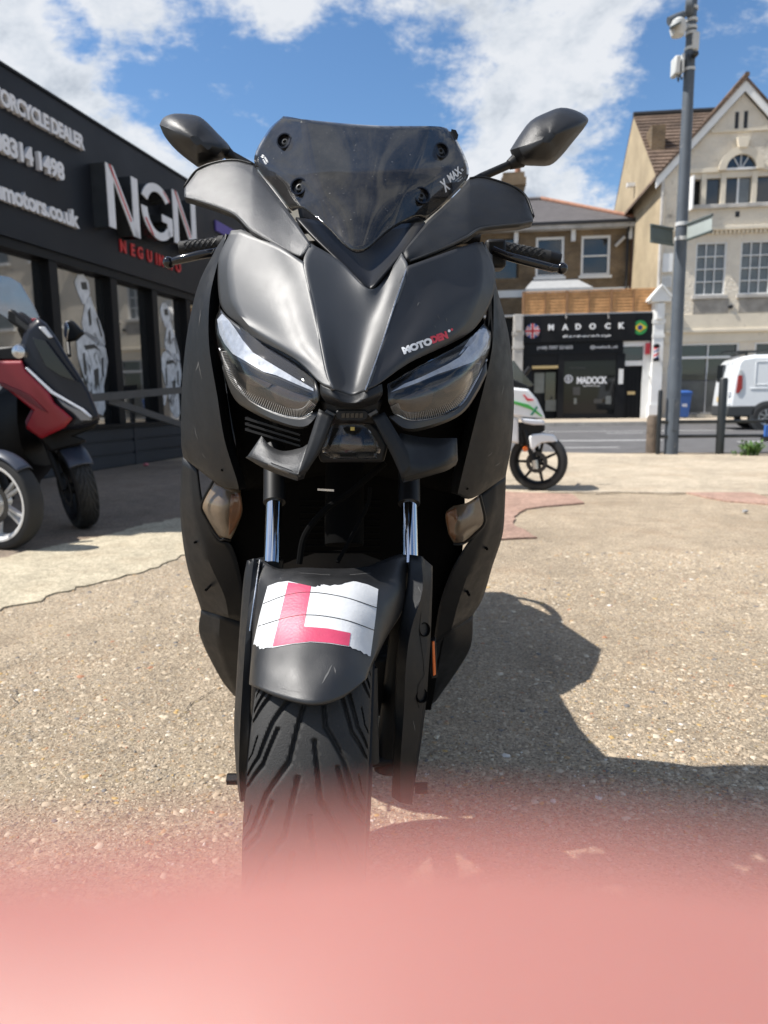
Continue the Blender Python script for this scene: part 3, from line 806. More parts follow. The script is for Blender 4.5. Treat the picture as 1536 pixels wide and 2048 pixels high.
# ramp handrail by the showroom
mat('rail_grey', (.05, .052, .055), .45, var=.2, vs=8)
hr = thing('ramp_handrail', NG.pt(NG.uz(190, 930, .7)[0], 0, .7), 'dark grey flat bar handrail with a sloping brace before the showroom windows', 'handrail')
def npx(px, py, d): u, z = NG.uz(px, py, d); return NG.pt(u, z, d)
def bar(a, c, w, h):
    t = (c - a).normalized(); up = Vector((0, 0, 1)); s_ = t.cross(up).normalized() * w / 2; n_ = s_.cross(t).normalized() * h / 2
    return [a - s_ - n_, a + s_ - n_, c + s_ - n_, c - s_ - n_, a - s_ + n_, a + s_ + n_, c + s_ + n_, c - s_ + n_]
MB().box8(bar(npx(120, 801, .7), npx(470, 771, .7), .05, .085)).build('top_rail', 'rail_grey', hr, None)
MB().box8(bar(npx(215, 800, .66), npx(470, 885, .66), .04, .08)).build('brace', 'rail_grey', hr, None)
for px in (128, 462):
    u_, z_ = NG.uz(px, 800 if px < 300 else 772, .7)
    NG.box('post', u_ - .03, u_ + .03, 0, z_ - .03, .67, .73, 'rail_grey', hr)

# ------------------------------------------------------------------ shops across the street
mat('render_cream', (.72, .655, .55), .9, var=.10, vs=1.2, bump=.9, bs=14, spec=.2, spot=((.34, .30, .25), 1.6, .60))
mat('render_smooth', (.70, .63, .51), .85, var=.10, vs=1.0, bump=.2, bs=30, spec=.2, spot=((.38, .33, .27), 2.0, .60))
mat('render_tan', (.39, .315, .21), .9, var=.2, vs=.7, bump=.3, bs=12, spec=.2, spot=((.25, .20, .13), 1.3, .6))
mat('white_paint', (.76, .76, .74), .5, var=.06, vs=2, spot=((.55, .54, .5), 3.0, .64))
mat('white_frame', (.72, .72, .71), .4, var=.04)
mat('stain_grey', (.30, .28, .25), .9, var=.3, vs=2.5, spot=((.42, .37, .30), 3.0, .55))
mat('pane', (.018, .021, .023), .03, spec=.7, ior=1.6)
mat('pane_net', (.13, .14, .14), .15, var=.2, vs=3, spec=.8)
mat('timber_fence', (.56, .30, .13), .8, var=.25, vs=4, bump=.3, bs=50, spec=.25)
mat('timber_post', (.28, .15, .07), .8, var=.25, vs=4)
mat('shop_black', (.006, .007, .009), .5, var=.1, spec=.2)
mat('shop_glass', (.010, .011, .012), .04, spec=.5, ior=1.4)
mat('slate', (.135, .125, .125), .75, var=.15, vs=3)
mat('terracotta', (.33, .16, .10), .8, var=.25, vs=5)
mat('dark_gutter', (.018, .018, .02), .5)
mat('stone_grey_paint', (.45, .43, .40), .85, var=.25, vs=2, bump=.3, bs=15)
mat('canopy_green', (.25, .30, .25), .6, var=.2, vs=3)
mat('lead_grey', (.35, .36, .37), .6, var=.1)
mat('gold_text', (.65, .48, .22), .5)
brick_mat('stock_brick', (.20, .135, .072), (.14, .095, .055), (.24, .20, .15), .225, .075, .010, False)
brick_mat('red_brick', (.22, .065, .045), (.16, .05, .035), (.2, .15, .12), .225, .075, .010, False)
brick_mat('tile_roof', (.19, .135, .10), (.15, .108, .082), (.10, .07, .055), .19, .12, .012, False, 1.0)

SF = Fac(G(1190, 837, .12), UST, NST)
SZ = .12
bs_ = thing('barbershop_house', SF.pt(SF.uz(1190, 800)[0], SZ), 'brown brick house with a black barbershop built in front and hipped slate roof', 'building')
HD = -4.6    # house wall stands back behind the shop
def sbox(name, x0, y0, x1, y1, d0, d1, m, parent=bs_, bev=0): return SF.pbox(name, x0, y0, x1, y1, d0, d1, m, parent, bev)
uL = SF.uz(900, 800)[0]; uR = SF.uz(1300, 800)[0]; zfas = SF.uz(1180, 628)[1]
SF.box('shop_body', uL, uR, SZ, zfas - .02, HD, -.35, 'shop_black', bs_)
# shopfront pieces
sbox('signboard', 1047, 632, 1304, 681, -.34, .12, 'shop_black')
sbox('sign_panel', 1084, 634, 1270, 680, .121, .135, 'frame_black')
sbox('subfascia', 1047, 684, 1246, 706, -.34, .06, 'shop_black')
z0, z1 = SF.uz(1100, 833)[1], SF.uz(1100, 706)[1]
SF.pbox('shop_pier', 1047, 707, 1062, 836, -.34, .05, 'shop_black', bs_)
SF.pbox('shop_pier', 1117, 707, 1126, 836, -.34, .05, 'frame_black', bs_)
SF.pbox('shop_pier', 1234, 707, 1246, 836, -.34, .05, 'shop_black', bs_)
SF.pbox('shop_window', 1126, 719, 1234, 829, -.30, -.02, 'shop_glass', bs_)
SF.pbox('window_frame', 1126, 707, 1234, 720, -.30, .03, 'frame_black', bs_)
SF.pbox('window_frame', 1126, 829, 1234, 837, -.30, .03, 'shop_black', bs_)
SF.pbox('door_lintel', 1062, 732, 1118, 736.5, -.28, .02, 'gold_text', bs_)
SF.pbox('door_head', 1062, 707, 1118, 732, -.28, .01, 'frame_black', bs_)
SF.pbox('shop_door', 1064, 738, 1082, 836, -.33, -.25, 'frame_black', bs_)
SF.pbox('shop_door_glass', 1069, 746, 1088, 786, -.249, -.24, 'pane_net', bs_)
SF.pbox('shop_door_glass', 1091, 745, 1110, 800, -.30, -.27, 'pane', bs_)
mat('shop_glow', (.35, .25, .15), .7)
SF.pbox('shop_counter', 1091, 800, 1112, 822, -.26, -.2, 'pane_net', bs_)
# flat door to the upper floor
SF.pbox('door_lintel', 1246, 680, 1300, 692, -.34, .02, 'white_paint', bs_)
SF.pbox('fanlight', 1247, 692, 1287, 722, -.34, -.06, 'pane', bs_)
SF.pbox('transom', 1246, 722, 1288, 731, -.34, -.01, 'white_paint', bs_)
dr = SF.pbox('door', 1246, 731, 1287, 836, -.34, -.08, 'shop_black', bs_)
for k in range(5): SF.pbox('door_board', 1248 + k * 7.6, 735, 1254.5 + k * 7.6, 832, -.08, -.065, 'shop_black', dr)
SF.pbox('letterbox', 1255, 783, 1270, 789, -.065, -.04, 'gold_text', dr)
SF.pbox('door_jamb', 1287, 692, 1299, 836, -.34, .0, 'white_paint', bs_)
mat('lamp_red', (.35, .02, .03), .4)
SF.pbox('red_sign', 1293, 686, 1300, 708, .002, .16, 'lamp_red', bs_)
# pilasters with gabled caps
def pilaster(xc, x0, x1, ytop, m, gabled=True):
    a = SF.uz(x0, 700)[0]; c = SF.uz(x1, 700)[0]; zt_ = SF.uz(xc, ytop)[1]; zc = zt_ - .55
    mid = (a + c) / 2
    p = SF.box('pilaster', a, c, SZ, zc, -.35, .25, m, bs_, .01)
    SF.box('pilaster_plinth', a - .06, c + .03, SZ, SZ + .5, -.30, .30, m, p)
    SF.box('pilaster_collar', a - .03, c + .03, zc - .75, zc - .60, -.3, .28, m, p)
    SF.box('pilaster_collar', a - .02, c + .02, zc - 1.25, zc - 1.13, -.3, .27, m, p)
    SF.box('pilaster_bracket', a + .06, c - .06, zc - .60, zc - .05, .25, .36, m, p)
    if not gabled: return p
    cap = MB().prism([SF.pt(a - .16, zc, -.3), SF.pt(c + .16, zc, -.3), SF.pt(c + .16, zc + .12, -.3), SF.pt(mid, zt_, -.3), SF.pt(a - .16, zc + .12, -.3)], SF.n * .72)
    cap.build('pilaster_cap', m, p, 30, True, .012)
    for s_ in (-1, 1):
        e = MB(); ua = mid + s_ * ((c - a) / 2 + .22)
        e.prism([SF.pt(mid, zt_ + .06, -.3), SF.pt(mid, zt_ - .02, -.3), SF.pt(ua, zc + .05, -.3), SF.pt(ua, zc + .13, -.3)], SF.n * .78)
        e.build('cap_moulding', m, p, 30)
    return p
pilaster(1317, 1302, 1323, 575, 'white_paint')
pilaster(1035, 1026, 1045, 600, 'stone_grey_paint', False)
# sign writing
def sl(body, x0, y0, x1, y1, d, depth, m, bold=.02, spacing=1.0, joined=None, shear=0.0):
    u0, zb = SF.uz(x0, y1, d); u1, za = SF.uz(x1, y0, d)
    SF.letters(body, u0, u1, zb, za, d, depth, m, bs_, bold, spacing, joined, shear)
mat('letter_lit', (.80, .80, .80), .5)
sl('MADOCK', 1096, 645, 1262, 661, .137, .07, 'letter_lit', .045, 2.5)
sl('Barbershop', 1124, 668, 1222, 675, .137, .01, 'letter_lit', .02, 1.15, 'sign_lettering', .3)
sl('(+44) 7597 321653', 1074, 691, 1146, 699, .062, .006, 'letter_white', .012, 1.0, 'sign_lettering')
sl('@madock_uk', 1180, 690, 1236, 697, .062, .006, 'letter_white', .012, 1.0, 'sign_lettering')
sl('MADOCK', 1153, 753, 1213, 768, -.018, .004, 'letter_white', .035, .92, 'window_lettering')
sl('barbershop', 1166, 769.5, 1200, 773, -.018, .004, 'letter_white', .01, 1.0, 'window_lettering')
sl('Hairdresser', 1138, 732, 1172, 738, -.018, .004, 'decal_grey', .01, 1.0, 'window_lettering')
mat('flag_blue', (.012, .03, .20), .5); mat('flag_red', (.52, .02, .03), .5); mat('flag_white', (.72, .72, .72), .5)
mat('flag_green', (.02, .26, .06), .5); mat('flag_yellow', (.70, .50, .02), .5)
def disc(xc, yc, rpx, d, m, name, parent, n=32, k=1.0):
    u, z = SF.uz(xc, yc, d); r = abs(SF.uz(xc + rpx, yc, d)[0] - u) * k
    return MB().prism([SF.pt(u + r * math.cos(6.2832 * i / n), z + r * math.sin(6.2832 * i / n), d) for i in range(n)], SF.n * .006).build(name, m, parent, 30), u, z, r
uj, u, z, r = disc(1065, 662, 14.5, .122, 'flag_blue', 'roundel', bs_)
def clipstrip(u, z, r, ang, w, d, m, parent, name, half=False):
    c, s_ = math.cos(ang), math.sin(ang); L_ = math.sqrt(r * r - w * w / 4) * .99
    q = [(-L_, -w / 2), (L_, -w / 2), (L_, w / 2), (-L_, w / 2)]
    MB().prism([SF.pt(u + x * c - y * s_, z + x * s_ + y * c, d) for x, y in q], SF.n * .003).build(name, m, parent, None)
for a in (.62, -.62): clipstrip(u, z, r, a, r * .34, .130, 'flag_white', uj, 'flag_stripe'); clipstrip(u, z, r, a, r * .13, .1345, 'flag_red', uj, 'flag_stripe')
for a in (0, math.pi / 2): clipstrip(u, z, r, a, r * .52, .139, 'flag_white', uj, 'flag_stripe'); clipstrip(u, z, r, a, r * .30, .1435, 'flag_red', uj, 'flag_stripe')
br, u, z, r = disc(1280, 655, 14.5, .122, 'flag_green', 'roundel', bs_)
MB().prism([SF.pt(u + x * r, z + y * r, .130) for x, y in ((-.92, 0), (0, -.62), (.92, 0), (0, .62))], SF.n * .003).build('flag_diamond', 'flag_yellow', br, None)
MB().prism([SF.pt(u + .34 * r * math.cos(6.2832 * i / 20), z + .34 * r * math.sin(6.2832 * i / 20), .1345) for i in range(20)], SF.n * .003).build('flag_globe', 'flag_blue', br, None)
lg, u, z, r = disc(1137, 758, 8.5, -.018, 'letter_white', 'window_logo', bs_)
MB().prism([SF.pt(u + .7 * r * math.cos(6.2832 * i / 20), z + .7 * r * math.sin(6.2832 * i / 20), -.0115) for i in range(20)], SF.n * .002).build('logo_centre', 'frame_black', lg, None)
u_, z_ = SF.uz(1137, 758, 0); SF.letters('B', u_ - .06, u_ + .06, z_ - .08, z_ + .08, -.009, .003, 'letter_white', lg, .03, 1.0, 'logo_letter')
# small papers stuck inside the window
for x0, y0, x1, y1 in ((1146, 774, 1160, 790), (1188, 798, 1204, 806), (1212, 792, 1222, 808), (1148, 796, 1153, 808)):
    sbox('poster', x0, y0, x1, y1, -.019, -.014, 'decal_grey' if y0 % 4 else 'pane_net')
sbox('door_handle', 1238, 738, 1246, 768, .051, .07, 'white_frame')
# spot lamps over the sign
for x in (1132, 1216):
    u_, z_ = SF.uz(x, 633, .3)
    MB().tube([SF.pt(u_, z_ + .05, .1), SF.pt(u_, z_ + .10, .35), SF.pt(u_, z_ - .12, .48)], [.03, .03, .06], 8).build('sign_lamp', 'dark_gutter', bs_)

# the brick house behind
hz0 = SF.uz(1150, 640, HD)[1]; hz1 = SF.uz(1165, 452, HD)[1]
hl = SF.uz(880, 500, HD)[0]; hr_ = SF.uz(1278, 500, HD)[0]
SF.box('wall', hl, hr_, SZ, hz1, HD - 7.5, HD - .30, 'stock_brick', bs_)
def hpx(x, y, d=0): return SF.uz(x, y, HD + d)
# front skin with window openings
def window(parent, F, D, x0, y0, x1, y1, m_frame, m_pane, cols, rows, fw, sill=None, name='window', depth=.16, open_=None):
    a, zt_ = F.uz(x0, y0, D); c, zb_ = F.uz(x1, y1, D)
    w = F.box(name, a + fw, c - fw, zb_ + fw, zt_ - fw, D - depth, D - depth + .02, m_pane, parent)
    fr = MB()
    fr.box8(F.c8(a, a + fw, zb_, zt_, D - depth, D - .03)); fr.box8(F.c8(c - fw, c, zb_, zt_, D - depth, D - .03))
    fr.box8(F.c8(a + fw, c - fw, zt_ - fw, zt_, D - depth, D - .031)); fr.box8(F.c8(a + fw, c - fw, zb_, zb_ + fw, D - depth, D - .031))
    fr.build('window_frame', m_frame, w)
    for i in range(1, cols):
        uu = a + fw + (c - a - 2 * fw) * i / cols; F.box('glazing_bar', uu - fw * .28, uu + fw * .28, zb_ + fw, zt_ - fw, D - depth + .021, D - .06, m_frame, w)
    for j in range(1, rows):
        zz_ = zb_ + fw + (zt_ - zb_ - 2 * fw) * j / rows; F.box('glazing_bar', a + fw, c - fw, zz_ - fw * .3, zz_ + fw * .3, D - depth + .0215, D - .058, m_frame, w)
    if sill: F.box('sill', a - .08, c + .08, zb_ - .12, zb_ - .002, D - .05, D + .10, sill, w)
    return a, c, zb_, zt_
def skin(parent, F, D, u0, u1, z0, z1, holes, m, t=.30, name='wall'):
    """wall skin of blocks round rectangular openings"""
    us_ = sorted({u0, u1, *[h[0] for h in holes], *[h[1] for h in holes]}); zs_ = sorted({z0, z1, *[h[2] for h in holes], *[h[3] for h in holes]})
    bm_ = MB()
    V = {}; 
    for i in range(len(us_) - 1):
        j = 0
        while j < len(zs_) - 1:
            um = (us_[i] + us_[i + 1]) / 2; 
            if any(h[0] < um < h[1] and h[2] < (zs_[j] + zs_[j + 1]) / 2 < h[3] for h in holes): j += 1; continue
            k = j
            while k + 1 < len(zs_) - 1 and not any(h[0] < um < h[1] and h[2] < (zs_[k + 1] + zs_[k + 2]) / 2 < h[3] for h in holes): k += 1
            bm_.box8(F.c8(us_[i], us_[i + 1], zs_[j], zs_[k + 1], D - t + .002, D)); j = k + 1
    return bm_.build(name, m, parent, None)
W1 = window(bs_, SF, HD, 1072, 475, 1127, 553, 'white_frame', 'pane', 1, 2, .10, 'white_frame')
W2 = window(bs_, SF, HD, 1163, 472, 1219, 550, 'white_frame', 'pane', 1, 2, .10, 'white_frame')
dW = W2[0] - W1[0]
W0 = (W1[0] - dW, W1[1] - dW, W1[2], W1[3])
w = SF.box('window', W0[0] + .1, W0[1] - .1, W0[2], W0[3], HD - .16, HD - .14, 'pane', bs_)
skin(bs_, SF, HD, hl, hr_, SZ, hz1, [W0, W1, W2], 'stock_brick')
ur0 = hpx(1262, 500)[0]
SF.box('brick_pier', ur0, hr_ + .02, zfas, hz1 - .1, HD - .1, HD + .04, 'red_brick', bs_)
zw = hpx(1180, 576)[1]
SF.box('white_band', hl, ur0 - .02, zw - .30, zw, HD + .001, HD + .03, 'white_paint', bs_)
# eaves, gutter, brackets, roof with terracotta hip
ze = hz1
SF.box('soffit', hl - .2, hr_ + .1, ze - .16, ze - .001, HD - .3, HD + .40, 'stone_grey_paint', bs_)
SF.box('gutter', hl - .2, hr_ + .15, ze + .001, ze + .14, HD + .30, HD + .46, 'dark_gutter', bs_, .02)
for x in (1032, 1146, 1259):
    u_, z_ = hpx(x, 470)
    SF.box('eaves_bracket', u_ - .09, u_ + .09, ze - .62, ze - .162, HD + .002, HD + .16, 'white_frame', bs_)
ua_, za_ = SF.uz(1082, 400, HD - 3.3)
ridge_z = za_
eL, eR = hl - .25, hr_ + .15
roof_pts = [SF.pt(eL, ze + .02, HD + .42), SF.pt(eR, ze + .02, HD + .42), SF.pt(ua_, ridge_z, HD - 3.3), SF.pt(eL, ridge_z, HD - 3.3), SF.pt(eR, ze + .02, HD - 7.3), SF.pt(eL, ze + .02, HD - 7.3)]
# slate courses: each course a thin slab
def course_roof(a0, a1, b0, b1, n, m, parent, name='slate_course', th=.03):
    """a0-a1 eaves edge, b0-b1 top edge"""
    for k in range(n):
        t0, t1 = k / n, (k + 1.12) / n
        p = [a0.lerp(b0, t0), a1.lerp(b1, t0), a1.lerp(b1, min(1, t1)), a0.lerp(b0, min(1, t1))]
        nn = (p[1] - p[0]).cross(p[3] - p[0]).normalized()
        if nn.z < 0: nn = -nn
        lo = [p[0] + nn * .002, p[1] + nn * .002, p[2] - nn * .01, p[3] - nn * .01]
        hi = [p[0] + nn * th, p[1] + nn * th, p[2] + nn * .004, p[3] + nn * .004]
        MB().box8(lo + hi).build(name, m, parent, None)
rf = mesh('roof', roof_pts, [(0, 1, 2, 3), (1, 4, 2), (3, 2, 4, 5)], 'slate', bs_, None)
course_roof(roof_pts[0], roof_pts[1], roof_pts[3], roof_pts[2], 13, 'slate', rf)
hp = MB().tube([roof_pts[1] + Vector((0, 0, .06)), roof_pts[2] + Vector((0, 0, .08))], .085, 8).build('hip_tile', 'terracotta', rf)
MB().tube([roof_pts[2] + Vector((0, 0, .06)), roof_pts[3] + Vector((0, 0, .06))], .09, 8).build('ridge_tile', 'slate', rf)
# downpipe
u_ = hpx(1253, 520)[0]
MB().tube([SF.pt(u_, ze - .02, HD + .38), SF.pt(u_, ze - .35, HD + .12), SF.pt(u_, zw - .9, HD + .12)], .05, 8).build('downpipe', 'dark_gutter', bs_)
MB().tube([SF.pt(u_ - .5, ze - .9, HD + .1), SF.pt(u_ - .15, ze - .55, HD + .25)], .07, 8).build('alarm_bracket', 'stone_grey_paint', bs_)
# chimney
CD = HD - 4.6
ca, cz1 = SF.uz(1006, 345, CD); cb, cz0 = SF.uz(1048, 420, CD)
SF.box('chimney', ca, cb, ze + .2, cz1, CD - 1.2, CD, 'stock_brick', rf)
SF.box('chimney_cap', ca - .08, cb + .08, cz1 - .62, cz1 - .25, CD - 1.28, CD + .08, 'stock_brick', rf)
um = SF.uz(1037, 340, CD)[0]
MB().lathe(SF.pt(um, cz1, CD - .5), (0, 0, 1), [(0, .16), (.45, .12), (.5, .15), (.55, .13)], 12).build('chimney_pot', 'terracotta', rf)
# lean-to canopy over the bay
cpa, cpz = SF.uz(1050, 578, HD + 1.2); cpb, _ = SF.uz(1186, 578, HD + 1.2); cpz2 = hpx(1100, 560)[1]
MB().add([SF.pt(cpa, cpz, HD + 1.2), SF.pt(cpb, cpz, HD + 1.2), SF.pt(cpb - .5, cpz2, HD + .05), SF.pt(cpa + .4, cpz2, HD + .05), SF.pt(cpa, cpz - .12, HD + 1.2), SF.pt(cpb, cpz - .12, HD + 1.2), SF.pt(cpb - .5, cpz2 - .12, HD + .05), SF.pt(cpa + .4, cpz2 - .12, HD + .05)],
         [(0, 1, 2, 3), (7, 6, 5, 4), (0, 4, 5, 1), (1, 5, 6, 2), (2, 6, 7, 3), (3, 7, 4, 0)]).build('bay_canopy', 'lead_grey', bs_)
SF.box('canopy_edge', cpa - .05, cpb + .02, cpz - .26, cpz - .121, HD + .3, HD + 1.25, 'white_paint', bs_)

# slatted timber fence round the flat roof of the shop
fz1 = SF.uz(1180, 581, -.15)[1]; fz0 = zfas - .02
fu0 = SF.uz(1047, 600, -.15)[0]; fu1 = SF.uz(1312, 600, -.15)[0]
SF.box('roof_slab', uL, fu1, zfas - .019, zfas + .04, HD + .01, .02, 'lead_grey', bs_)
fn = thing('timber_fence', SF.pt((fu0 + fu1) / 2, zfas + .04, -.15), 'orange brown slatted timber fence on the flat shop roof', 'fence')
fz0 = zfas + .045
npan = 3
for k in range(npan):
    a = fu0 + (fu1 - fu0) * k / npan; c = fu0 + (fu1 - fu0) * (k + 1) / npan
    SF.box('fence_post', a - .045, a + .045, fz0, fz1 + .03, -.22, -.13, 'timber_post', fn)
    nsl = 7
    for j in range(nsl):
        za = fz0 + .01 + (fz1 - fz0 - .03) * j / nsl; zb = za + (fz1 - fz0 - .03) / nsl * .86
        MB().box8([SF.pt(a + .05, za, -.165), SF.pt(c - .05, za, -.165), SF.pt(c - .05, za, -.185), SF.pt(a + .05, za, -.185), SF.pt(a + .05, zb, -.178), SF.pt(c - .05, zb, -.178), SF.pt(c - .05, zb, -.186), SF.pt(a + .05, zb, -.186)]).build('slat', 'timber_fence', fn, None)
    for q in (.5,):
        uu = a + (c - a) * q; SF.box('batten', uu - .025, uu + .025, fz0, fz1, -.163, -.135, 'timber_post', fn)
    SF.box('fence_backing', a + .05, c - .05, fz0, fz1 - .02, -.20, -.19, 'timber_post', fn)
    SF.box('capping', a + .05, c - .05, fz1 - .01, fz1 + .025, -.20, -.13, 'timber_fence', fn)
SF.box('fence_post', fu1 - .045, fu1 + .045, fz0, fz1 + .03, -.22, -.13, 'timber_post', fn)

# neighbouring house further along the terrace
nb = thing('terraced_house', SF.pt(uL - 4, SZ), 'plain rendered terraced house with a shuttered shop next to the brick house', 'building')
SF.box('wall', uL - 9.5, uL - .03, SZ, ze + .3, -9, -.6, 'render_smooth', nb)
SF.box('shop_shutter', uL - 8.8, uL - 1.0, SZ + .2, SZ + 2.5, -.59, -.5, 'plinth_grey', nb)
SF.box('shop_sign', uL - 9.2, uL - .4, SZ + 2.7, SZ + 3.5, -.59, -.4, 'letter_red', nb)
for k in range(3):
    w = SF.box('window', uL - 8.4 + k * 2.8, uL - 7.2 + k * 2.8, SZ + 4.6, SZ + 6.4, -.59, -.57, 'pane', nb)
    SF.box('window_sill', uL - 8.5 + k * 2.8, uL - 7.1 + k * 2.8, SZ + 4.45, SZ + 4.59, -.59, -.45, 'white_frame', w)
mesh('roof', [SF.pt(uL - 9.7, ze + .3, -.4), SF.pt(uL - .03, ze + .3, -.4), SF.pt(uL - .03, ze + 2.6, -4.5), SF.pt(uL - 9.7, ze + 2.6, -4.5), SF.pt(uL - .03, ze + .3, -9), SF.pt(uL - 9.7, ze + .3, -9)], [(0, 1, 2, 3), (3, 2, 4, 5), (1, 4, 2), (0, 3, 5)], 'slate', nb, None)

# ------------------------------------------------------------------ gabled building
gb = thing('gabled_building', SF.pt(SF.uz(1480, 800)[0], SZ), 'cream roughcast building with white bargeboards, arched gable window and tiled roof', 'building')
gL = SF.uz(1322, 500)[0]; gA, gAz = SF.uz(1488, 186); gEz = SF.uz(1324, 360)[1]
gHW = gA - gL; gR = gA + gHW
def gbx(name, x0, y0, x1, y1, d0, d1, m, parent=gb, bev=0): return SF.pbox(name, x0, y0, x1, y1, d0, d1, m, parent, bev)
wa = window(gb, SF, 0, 1393, 485, 1449, 590, 'white_frame', 'pane_net', 3, 4, .055, 'stone_grey_paint')
wb_a, wb_zt = SF.uz(1483, 482); 
wbw = wa[1] - wa[0]
def win_u(parent, a, c, zb_, zt_, cols, rows, fw, m_frame='white_frame', m_pane='pane_net', sill='stone_grey_paint', D=0, depth=.16):
    w = SF.box('window', a + fw, c - fw, zb_ + fw, zt_ - fw, D - depth, D - depth + .02, m_pane, parent)
    fr = MB()
    fr.box8(SF.c8(a, a + fw, zb_, zt_, D - depth, D - .03)); fr.box8(SF.c8(c - fw, c, zb_, zt_, D - depth, D - .03))
    fr.box8(SF.c8(a + fw, c - fw, zt_ - fw, zt_, D - depth, D - .031)); fr.box8(SF.c8(a + fw, c - fw, zb_, zb_ + fw, D - depth, D - .031))
    fr.build('window_frame', m_frame, w)
    for i in range(1, cols):
        uu = a + fw + (c - a - 2 * fw) * i / cols; SF.box('glazing_bar', uu - fw * .28, uu + fw * .28, zb_ + fw, zt_ - fw, D - depth + .021, D - .06, m_frame, w)
    for j in range(1, rows):
        zz_ = zb_ + fw + (zt_ - zb_ - 2 * fw) * j / rows; SF.box('glazing_bar', a + fw, c - fw, zz_ - fw * .3, zz_ + fw * .3, D - depth + .0215, D - .058, m_frame, w)
    if sill: SF.box('sill', a - .08, c + .08, zb_ - .12, zb_ - .002, D - .05, D + .10, sill, w)
    return (a, c, zb_, zt_)
wb = win_u(gb, wb_a, wb_a + wbw, wa[2], wa[3], 3, 4, .055)
wg = window(gb, SF, 0, 1357, 687, 1471, 828, 'white_frame', 'pane', 2, 1, .07, None)
tz = SF.uz(1410, 715)[1]
SF.box('transom', wg[0] + .05, wg[1] - .05, tz - .04, tz + .05, -.13, -.02, 'white_frame', gb)
# net curtain behind the lower panes
SF.box('curtain', wg[0] + .1, wg[1] - .1, wg[2] + .1, SF.uz(1410, 760)[1], -.138, -.135, 'pane_net', gb)
g2 = SF.uz(1509, 700)[0]
wg2 = win_u(gb, g2, g2 + 2.1, wg[2], wg[3], 2, 2, .07, m_pane='pane', sill=None)
# loggia row under the arch
lz1 = SF.uz(1450, 345)[1]; lz0 = SF.uz(1450, 409)[1]
lg0 = SF.uz(1375, 380)[0]; lgm = SF.uz(1478, 380)[0]; lg1 = 2 * lgm - lg0
loggia = (lg0, lg1, lz0, lz1)
# arched top (segmented opening): wall above the loggia is cut by boxes, the arch by a raised ring with a dark pane
skin(gb, SF, 0, gL, gR, SZ, gEz, [wa, wb, wg, wg2, (lg0, lg1, lz0, min(lz1, gEz - .02))], 'render_cream')
zsmooth = SF.uz(1480, 640)[1]
gab = MB().prism([SF.pt(gL, gEz, -.298), SF.pt(gR, gEz, -.298), SF.pt(gA, gAz, -.298)], SF.n * .298).build('gable', 'render_cream', gb, None)
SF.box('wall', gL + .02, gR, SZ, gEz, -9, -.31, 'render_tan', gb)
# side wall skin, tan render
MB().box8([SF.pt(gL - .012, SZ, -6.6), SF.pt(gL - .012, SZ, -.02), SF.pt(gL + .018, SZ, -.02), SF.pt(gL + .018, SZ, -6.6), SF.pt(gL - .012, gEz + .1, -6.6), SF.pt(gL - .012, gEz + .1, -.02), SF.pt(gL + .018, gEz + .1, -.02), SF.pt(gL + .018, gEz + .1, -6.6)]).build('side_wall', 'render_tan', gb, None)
# smooth ground-floor band and courses
zb1 = SF.uz(1450, 628)[1]; zb2 = SF.uz(1450, 661)[1]; zb3 = SF.uz(1450, 684)[1]
SF.box('band', gL + .25, gR, zb2 + .06, zb1, .001, .06, 'render_smooth', gb)
SF.box('string_course', gL + .25, gR, zb2 - .06, zb2 + .058, .001, .13, 'render_smooth', gb, .015)
SF.box('band', gL + .25, gR, wg[3] + .02, zb2 - .062, .001, .035, 'render_smooth', gb)
for x0, x1 in ((1386, 1456), (1477, 1546)):
    a = SF.uz(x0, 610)[0]; c = SF.uz(x1, 610)[0]
    SF.box('stained_panel', a, c, zb1 + .02, wa[2] - .13, .001, .035, 'stain_grey', gb)
MB().cyl(SF.pt(SF.uz(1460, 614)[0], SF.uz(1460, 614)[1], .0), SF.pt(SF.uz(1460, 614)[0], SF.uz(1460, 614)[1], .12), .07, 10).build('vent_pipe', 'dark_gutter', gb)
# cornice with dentils between the floors
zd = SF.uz(1450, 462)[1]
SF.box('cornice', gL, gR, zd + .0, zd + .14, .001, .20, 'render_smooth', gb, .02)
nd = 34
for k in range(nd):
    uu = gL + .12 + (gR - gL - .24) * k / (nd - 1); SF.box('dentil', uu - .045, uu + .045, zd - .10, zd - .002, .001, .12, 'render_smooth', gb)
SF.box('sill_course', lg0 - .25, lg1 + .25, lz0 - .14, lz0 - .001, -.2, .14, 'stone_grey_paint', gb, .015)
SF.box('vent_grille', SF.uz(1471, 423)[0], SF.uz(1479, 423)[0], SF.uz(1475, 434)[1], SF.uz(1475, 423)[1], .001, .02, 'dark_gutter', gb)
ro = abs(SF.uz(1526, 335)[0] - lgm)
# loggia: piers and panes, left pane open
SF.box('window_head', lg0 - .3, lgm - ro, lz1 + .002, lz1 + .16, -.2, .09, 'render_smooth', gb, .01); SF.box('window_head', lgm + ro, lg1 + .3, lz1 + .002, lz1 + .16, -.2, .09, 'render_smooth', gb, .01)
def piers(x): a = SF.uz(x, 380)[0]; return a
for x0, x1 in ((1402, 1412), (1441, 1451), (1503, 1513)):
    SF.box('window_pier', piers(x0), piers(x1), lz0, lz1, -.18, .04, 'render_smooth', gb)
SF.box('window_back', lg0, lg1, lz0, lz1, -.30, -.285, 'interior_dark', gb)
for x0, x1, m_ in ((1413, 1440, 'pane'), (1452, 1476, 'pane'), (1479, 1502, 'pane_net'), (1514, 1542, 'pane')):
    SF.box('window_pane', piers(x0), piers(x1), lz0 + .03, lz1 - .03, -.14, -.12, m_, gb)
SF.box('window_bar', piers(1475.5), piers(1479.5), lz0 + .02, lz1 - .02, -.15, -.08, 'white_frame', gb)
